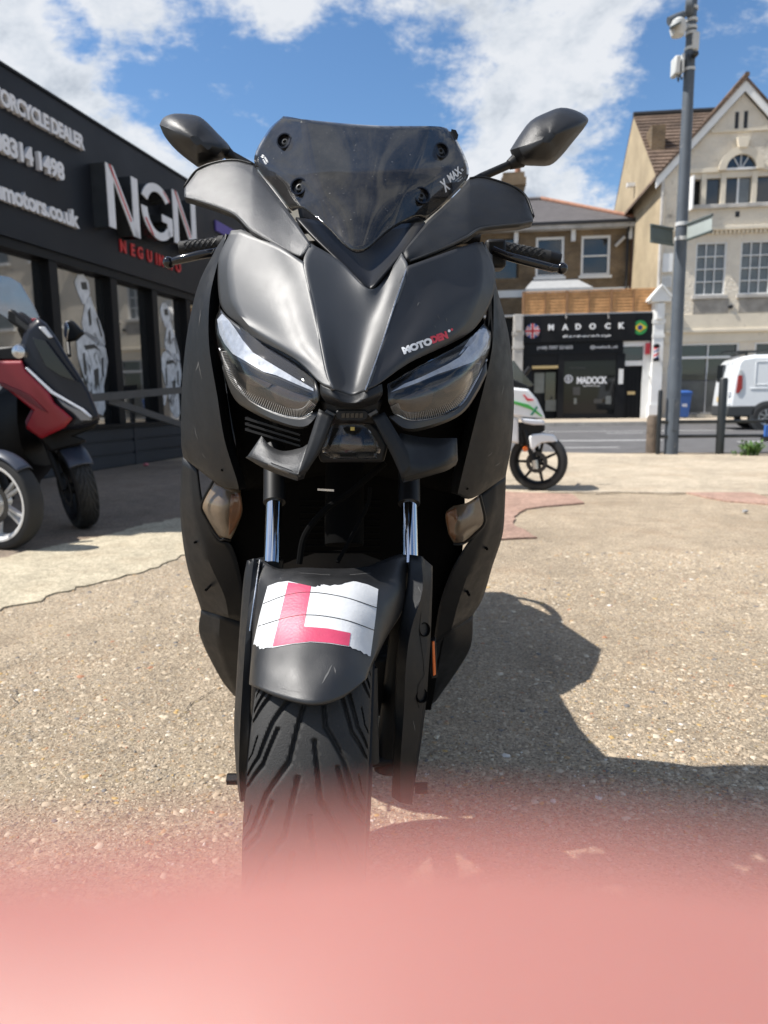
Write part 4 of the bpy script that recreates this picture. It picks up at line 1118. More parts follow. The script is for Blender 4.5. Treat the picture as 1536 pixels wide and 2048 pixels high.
oc = SF.uz(1384, 380)[0]
MB().box8([SF.pt(lg0 + .02, lz0 - .2, .05), SF.pt(lg0 + .06, lz0 - .2, .05), SF.pt(oc - .05, lz0 - .2, .42), SF.pt(oc - .1, lz0 - .2, .42), SF.pt(lg0 + .02, lz1 - .15, .05), SF.pt(lg0 + .06, lz1 - .15, .05), SF.pt(oc - .05, lz1 - .15, .42), SF.pt(oc - .1, lz1 - .15, .42)]).build('open_casement', 'white_frame', gb, None)
# arch
az = lz1 + .05
ro = abs(SF.uz(1526, 335)[0] - lgm); ri = abs(SF.uz(1511, 335)[0] - lgm)
def ring(r0, r1, d0, d1, m, name, n=18):
    for k in range(n):
        a, c = math.pi * k / n, math.pi * (k + 1) / n
        q = [(lgm + r1 * math.cos(a), az + r1 * math.sin(a)), (lgm + r1 * math.cos(c), az + r1 * math.sin(c)), (lgm + r0 * math.cos(c), az + r0 * math.sin(c)), (lgm + r0 * math.cos(a), az + r0 * math.sin(a))]
        yield q
jb = MB()
for q in ring(ri * 1.0, ro, .001, .14, None, None): jb.prism([SF.pt(u, z, .001) for u, z in q], SF.n * .14)
jb.build('arch_moulding', 'render_smooth', gb)
MB().prism([SF.pt(lgm + ri * math.cos(math.pi * k / 18), az + ri * math.sin(math.pi * k / 18), .002) for k in range(19)], SF.n * .012).build('arch_pane', 'pane', gb)
for a in (60, 90, 120):
    c_, s_ = math.cos(R(a)), math.sin(R(a))
    MB().tube([SF.pt(lgm, az, .03), SF.pt(lgm + ri * c_, az + ri * s_, .03)], .02, 6).build('glazing_bar', 'white_frame', gb)
SF.box('arch_sill', lgm - ri, lgm + ri, az + .001, az + .07, .015, .10, 'white_frame', gb)
MB().prism([SF.pt(lgm - .14, az + ro - .06, .0), SF.pt(lgm + .14, az + ro - .06, .0), SF.pt(lgm + .22, az + ro + .28, .0), SF.pt(lgm - .22, az + ro + .28, .0)], SF.n * .20).build('keystone', 'render_smooth', gb, 30, True, .01)
# slots and string line in the gable
gbx('vent_slot', 1471, 224, 1476.5, 257, .001, .012, 'dark_gutter'); gbx('vent_slot', 1489, 222, 1494.5, 256, .001, .012, 'dark_gutter')
zz_ = SF.uz(1480, 261)[1]; hw_ = (gAz - zz_) / (gAz - gEz) * gHW
SF.box('string_course', gA - hw_ + .1, gA + hw_ - .1, zz_ - .05, zz_ + .04, .001, .07, 'render_smooth', gb)
# bargeboards and gable roof slopes
slope = (Vector((gA, gAz, 0)) - Vector((gL, gEz, 0))).normalized(); nrm_ = Vector((-slope.y, slope.x, 0))
for s_ in (-1, 1):
    X = lambda a, h, d: SF.pt(gA + s_ * (gHW * (1 - a)) , gEz + (gAz - gEz) * a + h, d)
    MB().prism([X(-.12, .02, .08), X(1.0, .02, .08), X(1.0, .36, .08), X(-.12, .36, .08)], SF.n * .07).build('bargeboard', 'white_paint', gb, 30)
    MB().box8([X(-.14, .365, -7), X(1.0, .365, -7), X(1.0, .365, .20), X(-.14, .365, .20), X(-.14, .47, -7), X(1.0, .47, -7), X(1.0, .47, .20), X(-.14, .47, .20)]).build('roof_slope', 'tile_roof', gb, None)
MB().tube([SF.pt(gA, gAz + .52, .22), SF.pt(gA, gAz + .52, -7)], .09, 8).build('ridge_tile', 'tile_roof', gb)
# main roof behind, ridge parallel with the street
mrz = SF.uz(1360, 227, -5.2)[1]; ml = SF.uz(1286, 235, -5.2)[0]
ev = SF.uz(1305, 352, -1.0)[1]
mL = gL - .05
A = [SF.pt(mL, ev, -1.0), SF.pt(gA + 4, ev, -1.0), SF.pt(gA + 4, mrz, -5.2), SF.pt(mL, mrz, -5.2), SF.pt(mL, ev, -9.4), SF.pt(gA + 4, ev, -9.4)]
mr_ = mesh('roof', A, [(0, 1, 2, 3), (3, 2, 5, 4)], 'tile_roof', gb, None)
course_roof(A[0], A[1], A[3], A[2], 18, 'tile_roof', mr_, 'tile_course', .05)
MB().tube([A[3] + Vector((0, 0, .05)), A[2] + Vector((0, 0, .05))], .12, 8).build('ridge_tile', 'dark_gutter', mr_)
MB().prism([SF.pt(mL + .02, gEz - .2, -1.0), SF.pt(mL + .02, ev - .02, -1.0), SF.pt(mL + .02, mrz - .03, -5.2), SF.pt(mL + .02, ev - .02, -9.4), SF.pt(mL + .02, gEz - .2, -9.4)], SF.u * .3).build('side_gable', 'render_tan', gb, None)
cha, chz = SF.uz(1304, 250, -2.6); chb, chz0 = SF.uz(1329, 312, -2.6)
SF.box('chimney', cha, chb, chz0 - .8, chz, -3.4, -2.6, 'stock_brick', mr_)
SF.box('chimney_flashing', cha - .1, chb + .15, chz0 - .12, chz0 - .02, -2.75, -2.5, 'lead_grey', mr_)
MB().tube([SF.pt(gL - .05, gEz, .08), SF.pt(gL - .05, SZ + .1, .08)], .06, 8).build('downpipe', 'stone_grey_paint', gb)
MB().box8(SF.c8(gL + .06, gL + .42, SF.uz(1322, 545)[1], SF.uz(1322, 508)[1], .001, .08)).build('wall_plaque', 'white_paint', gb)
for k in range(4): SF.box('fluted_strip', gL + .08 + k * .09, gL + .13 + k * .09, SF.uz(1322, 575)[1], SF.uz(1322, 553)[1], .001, .05, 'white_paint', gb)
MB().box8(SF.c8(gL - .35, gL - .013, SF.uz(1275, 380, -5)[1], SF.uz(1275, 380, -5)[1] + .15, -4.6, -4.4)).build('wall_light', 'white_frame', gb)

# spiked iron railing in front of the window
mat('iron', (.02, .02, .022), .5, var=.2)
ir = thing('iron_railing', SF.pt(SF.uz(1400, 830)[0], SZ, .55), 'thin spiked iron railing below the ground floor window', 'railing')
ia = SF.uz(1346, 800, .55)[0]; ib = SF.uz(1478, 800, .55)[0]; iz = SF.uz(1400, 745, .55)[1]
nb_ = 27
for k in range(nb_):
    uu = ia + (ib - ia) * k / (nb_ - 1)
    MB().tube([SF.pt(uu, SZ, .55), SF.pt(uu, iz - .12, .55), SF.pt(uu, iz - .1, .55), SF.pt(uu, iz, .55)], [.011, .011, .02, .002], 5).build('bar', 'iron', ir)
for zz_ in (SZ + .15, iz - .28): MB().tube([SF.pt(ia, zz_, .55), SF.pt(ib, zz_, .55)], .016, 6).build('rail', 'iron', ir)

# ------------------------------------------------------------------ barber pole
bp = thing('barber_pole', SF.pt(SF.uz(1312, 700, .45)[0], SF.uz(1312, 724, .45)[1], .45), 'small striped red, white and blue barber pole on the white pilaster', 'barber pole')
def bpp(px, py): u, z = SF.uz(px, py, .45); return SF.pt(u, z, .45)
a, c = bpp(1312, 723), bpp(1313, 688)
r_ = .095; H = c.z - a.z
MB().lathe(Vector((a.x, a.y, a.z)), (0, 0, 1), [(0, .05), (.02, r_ * 1.15), (.10, r_ * 1.15), (.12, r_)], 16).build('lower_cap', 'frame_black', bp)
MB().lathe(Vector((a.x, a.y, a.z + H - .13)), (0, 0, 1), [(0, r_), (.02, r_ * 1.15), (.09, r_ * 1.15), (.14, .03)], 16).build('upper_cap', 'frame_black', bp)
n1, n2 = 24, 30
for mname, off, wd in (('flag_white', 0, 1), ('flag_red', 0, .32), ('flag_blue', .5, .22)):
    V, Fs = [], []
    rr = r_ * (.96 if mname == 'flag_white' else .985)
    for i in range(n2 + 1):
        for k in range(n1 + 1):
            t = k / n1 * wd; q = 2 * math.pi * (t + off + 1.6 * i / n2)
            V.append((a.x + rr * math.cos(q), a.y + rr * math.sin(q), a.z + .11 + (H - .23) * i / n2))
    for i in range(n2):
        for k in range(n1): Fs.append((i * (n1 + 1) + k, i * (n1 + 1) + k + 1, (i + 1) * (n1 + 1) + k + 1, (i + 1) * (n1 + 1) + k))
    mesh('cylinder_stripe' if mname != 'flag_white' else 'glass_cylinder', V, Fs, mname, bp)
MB().box8(SF.c8(SF.uz(1312, 700, .4)[0] - .03, SF.uz(1312, 700, .4)[0] + .03, a.z + H * .4, a.z + H * .6, .24, .40)).build('wall_bracket', 'frame_black', bp)
# ================================================================== street things
mat('post_brown', (.13, .10, .075), .8, var=.3, vs=8, bump=.3, bs=40)
mat('pole_grey', (.075, .09, .108), .55, var=.15, vs=3, spot=((.26, .25, .24), 3.5, .60))
mat('box_grey', (.52, .53, .52), .5, var=.06)
mat('sign_green', (.075, .095, .09), .5, var=.1); mat('sign_pale', (.36, .40, .38), .5, var=.08)
mat('rail_black', (.016, .018, .018), .4, var=.2, vs=6)
mat('van_white', (.74, .76, .77), .25, var=.03, coat=.4); mat('van_grey', (.035, .037, .038), .6)
mat('tail_red', (.30, .02, .02), .25); mat('bin_blue', (.03, .10, .33), .5, var=.12, vs=4)
mat('alloy', (.42, .43, .44), .3, metal=.9, var=.1); mat('tyre_plain', (.022, .022, .022), .8, var=.2)
mat('plate_blue', (.03, .12, .42), .4)
mat('leaf_green', (.10, .19, .045), .6, var=.35, vs=20)
# timber bollard
b0 = G(1304.5, 905.5)
bo = thing('bollard', b0, 'stubby round brown bollard at the forecourt edge beside the lamp column', 'bollard')
MB().lathe(b0, (0, 0, 1), [(0, .098), (.35, .096), (.40, .096)], 24).build('shaft', 'post_brown', bo)
MB().lathe(b0 + Vector((0, 0, .403)), (0, 0, 1), [(0, .096), (.11, .095), (.15, .085), (.165, .05)], 24).build('cap', 'post_brown', bo)
# lamp column with signs, cameras and boxes
pb = G(1341.5, 909); PY = pb.y
def pz(py, px=1355): return P(px, py, PY).z
lampc = thing('lamp_column', pb, 'tall blue grey street column carrying cameras, boxes and two blank finger signs', 'column')
MB().lathe(pb, (0, 0, 1), [(0, .098), (1.25, .096), (1.30, .084), (pz(500), .080), (pz(150), .070), (pz(60), .062), (7.5, .055)], 28).build('column', 'pole_grey', lampc)
MB().box(tuple(pb + Vector((-.04, -.112, .35))), tuple(pb + Vector((.04, -.09, .8)))).build('access_door', 'pole_grey', lampc, 35, True, .005)
for py in (449, 478): MB().lathe(Vector((pb.x, pb.y, pz(py))), (0, 0, 1), [(-.025, .088), (.025, .088)], 24).build('sign_clamp', 'box_grey', lampc)
def blade(x0, y0, x1, y1, x2, y2, x3, y3, Y0, Y1, m):
    a = [P(x0, y0, Y0), P(x1, y1, Y1), P(x2, y2, Y1), P(x3, y3, Y0)]
    o = MB().prism(a, (0, .02, 0)).build('finger_sign', m, lampc, 30, True, .004)
    for i, j in ((0, 1), (3, 2)):
        MB().tube([a[i] + Vector((0, -.01, 0)), a[j] + Vector((0, -.01, 0))], .018, 6).build('sign_edge', 'sign_green', o)
blade(1301, 450, 1346, 458, 1346, 490, 1301, 483, PY - .35, PY - .05, 'sign_green')
blade(1374, 449, 1424, 430, 1424, 462, 1374, 480, PY - .08, PY - .55, 'sign_pale')
def pbx(name, x0, y0, x1, y1, dy0, dy1, m, bev=.02):
    a, c = P(x0, y1, PY + dy0), P(x1, y0, PY + dy0)
    return MB().box((min(a.x, c.x), PY + dy0, min(a.z, c.z)), (max(a.x, c.x), PY + dy1, max(a.z, c.z))).build(name, m, lampc, 35, True, bev)
o = pbx('equipment_box', 1384, 61, 1401, 99, -.08, .10, 'box_grey'); pbx('box_underside', 1386, 100.5, 1399, 110, -.15, .05, 'rail_black')
pbx('equipment_box', 1350, 109, 1363, 147, -.08, .10, 'box_grey'); pbx('box_mount', 1364.5, 105, 1370, 144, -.08, .08, 'box_grey', .005)
cc = P(1356, 54, PY - .12)
cctv = MB().lathe(cc, (0, 0, 1), [(-.13, .02), (-.11, .08), (-.03, .105), (.06, .10), (.10, .05)], 20).build('dome_camera', 'box_grey', lampc)
MB().box8([P(1339, 58, PY - .3), P(1362, 46, PY - .3), P(1362, 46, PY), P(1339, 58, PY), P(1339, 54, PY - .3), P(1362, 42, PY - .3), P(1362, 42, PY), P(1339, 54, PY)]).build('camera_hood', 'sign_green', cctv, None)
MB().tube([P(1337, 43, PY - .1), P(1352, 37, PY - .1), P(1366, 30, PY - .05)], [.055, .06, .05], 12).build('bullet_camera', 'pole_grey', lampc)
MB().lathe(P(1379, 14, PY - .06), (1, -.3, 0), [(-.05, .10), (.02, .11), (.05, .08)], 20).build('antenna_drum', 'pole_grey', lampc)
for py in (18, 42, 57, 68, 99, 140): MB().lathe(Vector((pb.x, pb.y, pz(py))), (0, 0, 1), [(-.018, .076), (.018, .076)], 20).build('band_clamp', 'box_grey', lampc)
for x0, y0, x1, y1 in ((1354, 148, 1359, 160), (1386, 105, 1376, 116), (1360, 148, 1366, 156)):
    MB().tube(cr([P(x0, y0, PY - .1), P((x0 + x1) / 2, y1 + 3, PY - .1), P(x1, y0 + 2, PY - .08)], 5), .008, 6).build('cable_loop', 'rail_black', lampc)
# street railing
rp0 = G(1318, 877); rp1 = G(1441, 909)
rp1 = Vector((rp1.x, rp1.y, 0)); 
rail_dir = UST
rl_ = thing('street_railing', rp1, 'low black tubular railing with posts along the street edge', 'railing')
def on_line(px): # point of the railing line seen at pixel column px
    d = ray(px, 870); t = ((rp1 - CAM_LOC).dot(NST)) / d.dot(NST); q = CAM_LOC + d * t; return Vector((q.x, q.y, 0))
pA = on_line(1317); pB = on_line(1441); pC = pB + (pB - pA); pD = pC + (pB - pA)
ztop = P(1444, 756, rp1.y).z
for p, zt_ in ((pA, .93), (pB, ztop), (pC, ztop), (pD, ztop)):
    MB().lathe(p, (0, 0, 1), [(0, .058 if p is not pA else .03), (zt_ - .02, .058 if p is not pA else .03), (zt_, .045 if p is not pA else .02)], 16).build('post', 'rail_black', rl_)
for py in (843, 872):
    z = P(1441, py, rp1.y).z
    for a, c in ((pA, pB), (pB, pC), (pC, pD)): MB().tube([a + Vector((0, 0, z)), c + Vector((0, 0, z))], .024, 10).build('rail', 'rail_black', rl_)
pl = on_line(1533)
nb1 = thing('number_board', pl + Vector((0, -.05, P(1533, 861, rp1.y).z)), 'small blue board fixed to the black railing', 'sign')
zc = P(1533, 861, rp1.y).z
MB().box((pl.x - .07, pl.y - .09, zc - .08), (pl.x + .25, pl.y - .05, zc + .08)).build('board', 'plate_blue', nb1, 35, True, .004)
MB().box((pl.x - .10, pl.y - .085, zc - .15), (pl.x + .25, pl.y - .03, zc - .085)).build('board_foot', 'rail_black', nb1, 35, True, .004)
for k in range(3): MB().prism([Vector((pl.x - .02 + k * .07, pl.y - .092, zc - .05)), Vector((pl.x + .02 + k * .07, pl.y - .092, zc - .05)), Vector((pl.x + .0 + k * .07, pl.y - .092, zc + .05))], (0, .001, 0)).build('board_mark', 'decal_white', nb1)
# weed at the kerb
def weed(px, py, n, h, label):
    c = G(px, py); w = thing('weed', c, label, 'plant'); lf = MB()
    for k in range(n):
        a = random.uniform(0, 6.28); L_ = h * random.uniform(.5, 1.1); sp = random.uniform(.2, .9) * h
        base = c + Vector((random.uniform(-.08, .08), random.uniform(-.05, .05), 0)); tip = base + Vector((math.cos(a) * sp, math.sin(a) * sp, L_))
        mid = (base + tip) / 2 + Vector((0, 0, L_ * .25)); s_ = Vector((-math.sin(a), math.cos(a), 0)) * .014
        lf.add([base - s_ * .4, base + s_ * .4, mid + s_, mid - s_, tip], [(0, 1, 2, 3), (3, 2, 4)])
        for q in range(3):
            p = base.lerp(tip, .4 + .2 * q) + Vector((0, 0, L_ * .15)); d = Vector((random.uniform(-1, 1), random.uniform(-1, 1), random.uniform(0, .8))).normalized() * h * .35
            e = d.cross(Vector((0, 0, 1))).normalized() * .02
            lf.add([p, p + d * .5 + e, p + d, p + d * .5 - e], [(0, 1, 2, 3)])
    tag(lf.build('leaves', 'leaf_green', w, None, False), kind='stuff')
weed(1503, 912, 46, .19, 'bushy green weed at the forecourt edge below the railing')
weed(1478, 912, 10, .08, 'tiny low weed sprouting beside the bushy one')
# white van
vb = G(1500, 861)
VF = Fac(vb, Vector((math.cos(R(13)), -math.sin(R(13)), 0)), Vector((-math.sin(R(13)), -math.cos(R(13)), 0)))
van = thing('parked_van', VF.pt(VF.uz(1550, 861)[0], 0), 'white panel van parked at the far kerb beside the cream building', 'van')
v0 = VF.uz(1460, 790)[0]
prof = [(0, .40), (-.02, .62), (.01, .95), (.06, 1.40), (.13, 1.70), (.22, 1.82), (.50, 1.86), (3.3, 1.86), (3.75, 1.66), (4.15, 1.22), (4.85, 1.02), (5.02, .78), (5.02, .40)]
MB().prism([VF.pt(v0 + x, z, -1.9) for x, z in prof], VF.n * 1.9).build('body', 'van_white', van, 40, True, .09)
VF.box('bumper', v0 - .05, v0 + .62, .34, .62, -1.8, .012, 'van_grey', van, .04)
VF.box('sill_trim', v0 + .6, v0 + 4.4, .33, .46, -1.8, .01, 'van_grey', van, .02)
MB().prism([VF.pt(v0 + x, z, .001) for x, z in ((.13, .93), (.20, .93), (.27, 1.05), (.26, 1.36), (.16, 1.36))], VF.n * .03).build('tail_light', 'tail_red', van, 30, True, .008)
MB().prism([VF.pt(v0 + x, z, .001) for x, z in ((.16, 1.36), (.26, 1.36), (.24, 1.5), (.17, 1.5))], VF.n * .028).build('tail_light', 'box_grey', van, 30, True, .008)
def frame_line(x0, x1, z0, z1, w, d):
    jb = MB()
    for a in ((x0, x1, z0, z0 + w), (x0, x1, z1 - w, z1), (x0, x0 + w, z0 + w, z1 - w), (x1 - w, x1, z0 + w, z1 - w)): jb.box8(VF.c8(v0 + a[0], v0 + a[1], a[2], a[3], .0, d))
    return jb
frame_line(.55, 1.95, 1.12, 1.70, .018, .014).build('side_panel_rib', 'van_white', van, 35, True, .005)
frame_line(2.0, 3.2, 1.12, 1.70, .018, .014).build('side_panel_rib', 'van_white', van, 35, True, .005)
VF.box('side_rib', v0 + .45, v0 + 4.3, 1.02, 1.06, .0, .016, 'van_white', van, .006)
VF.box('side_window', v0 + 3.3, v0 + 4.0, 1.15, 1.62, -.05, .006, 'pane', van, .02)
VF.box('rear_window', v0 + .03, v0 + .09, 1.25, 1.68, -1.7, -1.05, 'pane', van); VF.box('number_plate', v0 - .03, v0 - .015, .72, .84, -1.3, -.8, 'gold_text', van)
VF.box('door_hinge', v0 - .03, v0 + .03, .55, .70, -.12, -.02, 'van_white', van, .01); VF.box('door_hinge', v0 - .03, v0 + .03, .85, .98, -.12, -.02, 'van_white', van, .01)
for x in (.88, 4.05):
    c = VF.pt(v0 + x, .33, .0)
    MB().lathe(c, VF.n, [(-.22, .40), (.004, .40), (.012, .385), (.012, .33)], 40).build('wheel_arch', 'van_grey', van)
    ww = MB().lathe(c, VF.n, [(-.20, .20), (-.2, .31), (-.16, .33), (.0, .33), (.02, .31), (.02, .21)], 40, True).build('wheel', 'tyre_plain', van)
    MB().lathe(c, VF.n, [(-.02, .20), (.018, .20), (.01, .17), (.0, .17)], 32, True).build('rim', 'alloy', ww)
    for k in range(7):
        a = 6.2832 * k / 7; e1 = VF.u * math.cos(a) + Vector((0, 0, math.sin(a))); MB().tube([c + VF.n * .012 + e1 * .03, c + VF.n * .012 + e1 * .19], .02, 6).build('spoke', 'alloy', ww)
    cf = VF.pt(v0 + x, .33, -1.9)
    MB().lathe(cf, VF.n, [(0, .2), (0, .33), (.2, .33), (.2, .2)], 24, True).build('wheel', 'tyre_plain', van)
for x in (.35, 1.6): 
    VF.box('roof_bar', v0 + x, v0 + x + .05, 1.90, 1.95, -1.75, -.15, 'rail_black', van); VF.box('bar_foot', v0 + x, v0 + x + .05, 1.85, 1.90, -.3, -.2, 'rail_black', van)
VF.box('roof_ladder', v0 - .1, v0 + 1.1, 1.952, 1.99, -.5, -.42, 'rail_black', van); VF.box('roof_ladder', v0 - .1, v0 + 1.1, 1.952, 1.99, -.95, -.87, 'rail_black', van)
# blue wheelie bin
bnp = SF.pt(SF.uz(1369, 835, .9)[0], SZ, .9)
bn = thing('wheelie_bin', bnp, 'blue wheelie bin with closed lid standing by the iron railing', 'bin')
ua, zt_ = SF.uz(1356.5, 782, .9); ub, _ = SF.uz(1381, 782, .9); zl = zt_ - .15
mid = (ua + ub) / 2; hwb = (ub - ua) / 2
MB().box8([SF.pt(mid - hwb * .78, SZ + .04, .62), SF.pt(mid + hwb * .78, SZ + .04, .62), SF.pt(mid + hwb * .78, SZ + .04, 1.0), SF.pt(mid - hwb * .78, SZ + .04, 1.0), SF.pt(mid - hwb, zl, .5), SF.pt(mid + hwb, zl, .5), SF.pt(mid + hwb, zl, 1.08), SF.pt(mid - hwb, zl, 1.08)]).build('body', 'bin_blue', bn, 35, True, .015)
MB().box8(SF.c8(mid - hwb - .02, mid + hwb + .02, zl + .002, zl + .08, .48, 1.12)).build('rim', 'bin_blue', bn, 35, True, .015)
MB().box8([SF.pt(mid - hwb - .03, zl + .082, .46), SF.pt(mid + hwb + .03, zl + .082, .46), SF.pt(mid + hwb + .03, zl + .082, 1.14), SF.pt(mid - hwb - .03, zl + .082, 1.14), SF.pt(mid - hwb + .02, zt_ + .03, .5), SF.pt(mid + hwb - .02, zt_ + .03, .5), SF.pt(mid + hwb - .02, zt_ - .01, 1.08), SF.pt(mid - hwb + .02, zt_ - .01, 1.08)]).build('lid', 'bin_blue', bn, 35, True, .02)
for s_ in (-1, 1): MB().lathe(SF.pt(mid + s_ * hwb * .8, SZ + .1, .55), SF.u, [(-.03, .1), (.03, .1)], 20).build('wheel', 'tyre_plain', bn)
SF.letters('WB', mid - .1, mid + .08, zl - .42, zl - .30, 1.045, .004, 'letter_white', bn, .03, 1.0, 'crest_print')

# right-hand continuation of the terrace, seen mirrored in the showroom windows
rt = thing('corner_terrace', SF.pt(gR + 6, SZ), 'plain cream rendered terrace block continuing the shop row past the gable', 'building')
SF.box('wall', gR + .03, gR + 14, SZ, gEz, -9, -.02, 'render_cream', rt)
for k in range(5):
    for zz in (1.0, 4.3, 7.2):
        w = SF.box('window', gR + .8 + k * 2.7, gR + 2.2 + k * 2.7, SZ + zz, SZ + zz + 1.9, -.019, .01, 'pane_net', rt)
        SF.box('window_frame', gR + .8 + k * 2.7, gR + 2.2 + k * 2.7, SZ + zz + .92, SZ + zz + 1.0, .011, .03, 'white_frame', w)
        SF.box('window_sill', gR + .7 + k * 2.7, gR + 2.3 + k * 2.7, SZ + zz - .12, SZ + zz - .001, -.019, .10, 'white_frame', w)
SF.box('cornice', gR + .03, gR + 14.1, gEz + .001, gEz + .25, -9, .2, 'render_smooth', rt)
# ================================================================== the black scooter
mat('bike_satin', (0.016, 0.018, 0.021), 0.515, var=.10, vs=14, bump=.22, bs=1100, rvar=.03, spec=1.0)
mat('bike_satin_shade', (0.013, 0.0135, 0.016), 0.50, var=.12, vs=14, bump=.15, bs=1100, rvar=.03, spec=.6)  # darker, duller satin copy: shade put into the right hood's colour
mat('bike_plastic', (0.0068, 0.0078, 0.0095), 0.50, var=.25, vs=20, bump=.25, bs=1100, rvar=.08, spec=.34, spot=((.028, .026, .024), 16.0, .66))
mat('bike_grain_lit', (0.022, 0.0225, 0.024), 0.44, var=.15, vs=30, bump=.7, bs=850, rvar=.05, spec=.5, ior=1.8)  # brighter copy for left wing and shelf, sunlight put into its colour
mat('bike_mudguard', (0.007, 0.0072, 0.008), 0.46, var=.2, vs=24, bump=.3, bs=1300, rvar=.05, spec=.75, spot=((.03, .029, .028), 18.0, .66))
mat('bike_black', (0.005, 0.005, 0.0055), 0.5, var=.2, vs=20, spec=.3)
mat('bike_void', (0.002, 0.002, 0.002), 0.9, spec=.08)
mat('lamp_black', (0.002, 0.002, 0.002), 0.5, spec=.15)
mat('cowl_matt', (0.006, 0.006, 0.007), 0.42, var=.2, vs=20, spec=.25)
mat('bike_gloss', (0.008, 0.008, 0.010), 0.10, var=.1)
mat('chrome', (0.62, 0.63, 0.65), 0.08, metal=1.0, var=.05, vs=40)
mat('chrome_dull', (0.50, 0.51, 0.53), 0.28, metal=1.0, var=.15, vs=60, rvar=.08)
mat('reflector_dark', (0.30, 0.22, 0.16), 0.35, metal=.6, var=.25, vs=60)
mat('bezel_grey', (0.024, 0.0235, 0.0225), 0.42, metal=.0, var=.15, vs=30)
mat('indicator_inner', (0.20, 0.145, 0.095), 0.3, var=.12, vs=40, bump=.3, bs=500)
mat('indicator_amber', (0.17, 0.068, 0.026), 0.3, var=.2, vs=50)
mat('rubber', (0.015, 0.0147, 0.0143), 0.72, var=.25, vs=30, bump=.3, bs=500, spot=((.055, .05, .045), 25.0, .60))
mat('sticker_white', (0.58, 0.59, 0.60), 0.45, var=.06, vs=60, bump=.12, bs=300, spot=((.58, .57, .55), 55.0, .66))
mat('sticker_red', (0.48, 0.050, 0.110), 0.42, var=.08, vs=60, bump=.12, bs=300)
mat('decal_red', (0.55, 0.03, 0.05), 0.45)
mat('print_white', (0.72, 0.73, 0.74), 0.5)
mat('reflector_orange', (0.65, 0.12, 0.01), 0.2, spec=.8)
mat('wing_silver', (.46, .49, .54), .35, metal=.25, var=.25, vs=60, rvar=.1)
mat('rib_grey', (.48, .47, .45), .4, var=.1)
mat('lamp_inner', (.020, .0195, .019), .35, metal=.2, var=.3, vs=50)
mat('lamp_brown', (.050, .036, .027), .35, metal=.2, var=.3, vs=60)  # ground's brown reflection put into headlight colour; also the fog projector
mat('gold_led', (.55, .42, .10), .4)
mat('mirror_glass', (.7, .72, .75), .02, metal=1.0)
mat('seat_vinyl', (0.018, 0.018, 0.018), .6, bump=.3, bs=300)
glass_mat('smoked_screen', (0.21, 0.21, 0.215), 0.12, 0.02, 1.55, .02)
glass_mat('lens_clear', (0.95, 0.95, 0.95), 0.0, 0.012, 1.45, .0)

bike = thing('black_scooter', (-.07, 1.9, 0), 'matt black maxi scooter facing the viewer with red L plate on its mudguard', 'scooter')
X_C = lambda z: -.10 + .062 * z            # leaning on its side stand
def B(x, Y, z): return Vector((X_C(z) + x - .045 * (Y - 1.2), Y, z))

# --- windscreen
ws = panel('windscreen', [
    [(567, 232, 1.265), (582, 234, 1.245), (602, 238, 1.222), (735, 250, 1.205), (858, 252, 1.222), (880, 253, 1.245), (893, 256, 1.265)],
    [(535, 263, 1.268), (572, 282, 1.235), (612, 285, 1.203), (737, 300, 1.182), (845, 300, 1.203), (881, 303, 1.235), (914, 280, 1.268)],
    [(508, 322, 1.272), (560, 335, 1.225), (625, 345, 1.178), (730, 370, 1.152), (815, 355, 1.178), (885, 345, 1.225), (938, 347, 1.272)],
    [(545, 373, 1.238), (597, 385, 1.19), (642, 395, 1.153), (725, 435, 1.120), (800, 402, 1.153), (843, 398, 1.19), (900, 398, 1.238)],
    [(582, 421, 1.20), (606, 417, 1.175), (650, 452, 1.135), (715, 503, 1.088), (785, 458, 1.135), (830, 434, 1.175), (850, 442, 1.20)]],
    'smoked_screen', bike, .004, 6, 6, (), (2, 4))
wsb = bvh_of(ws)
for px, py, rr in ((570, 284, 15), (599, 375, 17), (881, 303, 15), (842, 393, 17)):
    c = hit(wsb, px, py, .0); n = (CAM_LOC - c).normalized(); nn = (n + Vector((-.35 if px < 730 else .35, 0, .5))).normalized()
    r = rr / F_PX * c.y
    MB().lathe(c + nn * .003, nn, [(-.012, r * .85), (-.004, r * .95), (.0, r), (.002, r * .98), (.002, r * .82), (-.006, r * .70), (-.007, 0.001)], 24).build('screen_grommet', 'bike_gloss', ws)
    MB().lathe(c + nn * .001, nn, [(-.006, r * .42), (.001, r * .40), (.0015, r * .22), (-.002, r * .2), (-.002, .0005)], 12).build('screen_bolt', 'bezel_grey', ws)
def pix_text(body, cx, cy, w, h, ang, bold, shear=0.0):
    """text outline polygons in pixel space"""
    V, Fc = text_mesh(body, bold, 0.0, shear)
    mn, mx = V.min(0), V.max(0); c, s_ = math.cos(R(ang)), math.sin(R(ang)); out = []
    for f in Fc:
        q = []
        for i in f:
            x = (V[i][0] - (mn[0] + mx[0]) / 2) / (mx[0] - mn[0]) * w; y = -(V[i][1] - (mn[1] + mx[1]) / 2) / (mx[1] - mn[1]) * h
            q.append((cx + x * c - y * s_, cy + x * s_ + y * c))
        out.append(q)
    return out
decal('screen_lettering', pix_text('X', 889, 371, 16, 25, -38, .045, .3) + pix_text('MAX', 908, 349, 33, 16, -38, .04, .3), wsb, 'print_white', ws, .0008, 8)
decal('screen_lettering', pix_text('B', 924, 340, 4, 5, -38, .02) + pix_text('SCOOTER PARTS', 916, 357, 16, 2.2, -38, .01) + pix_text('PERFORMANCE', 920, 360, 12, 2, -38, .01), wsb, 'print_white', ws, .0008, 8)
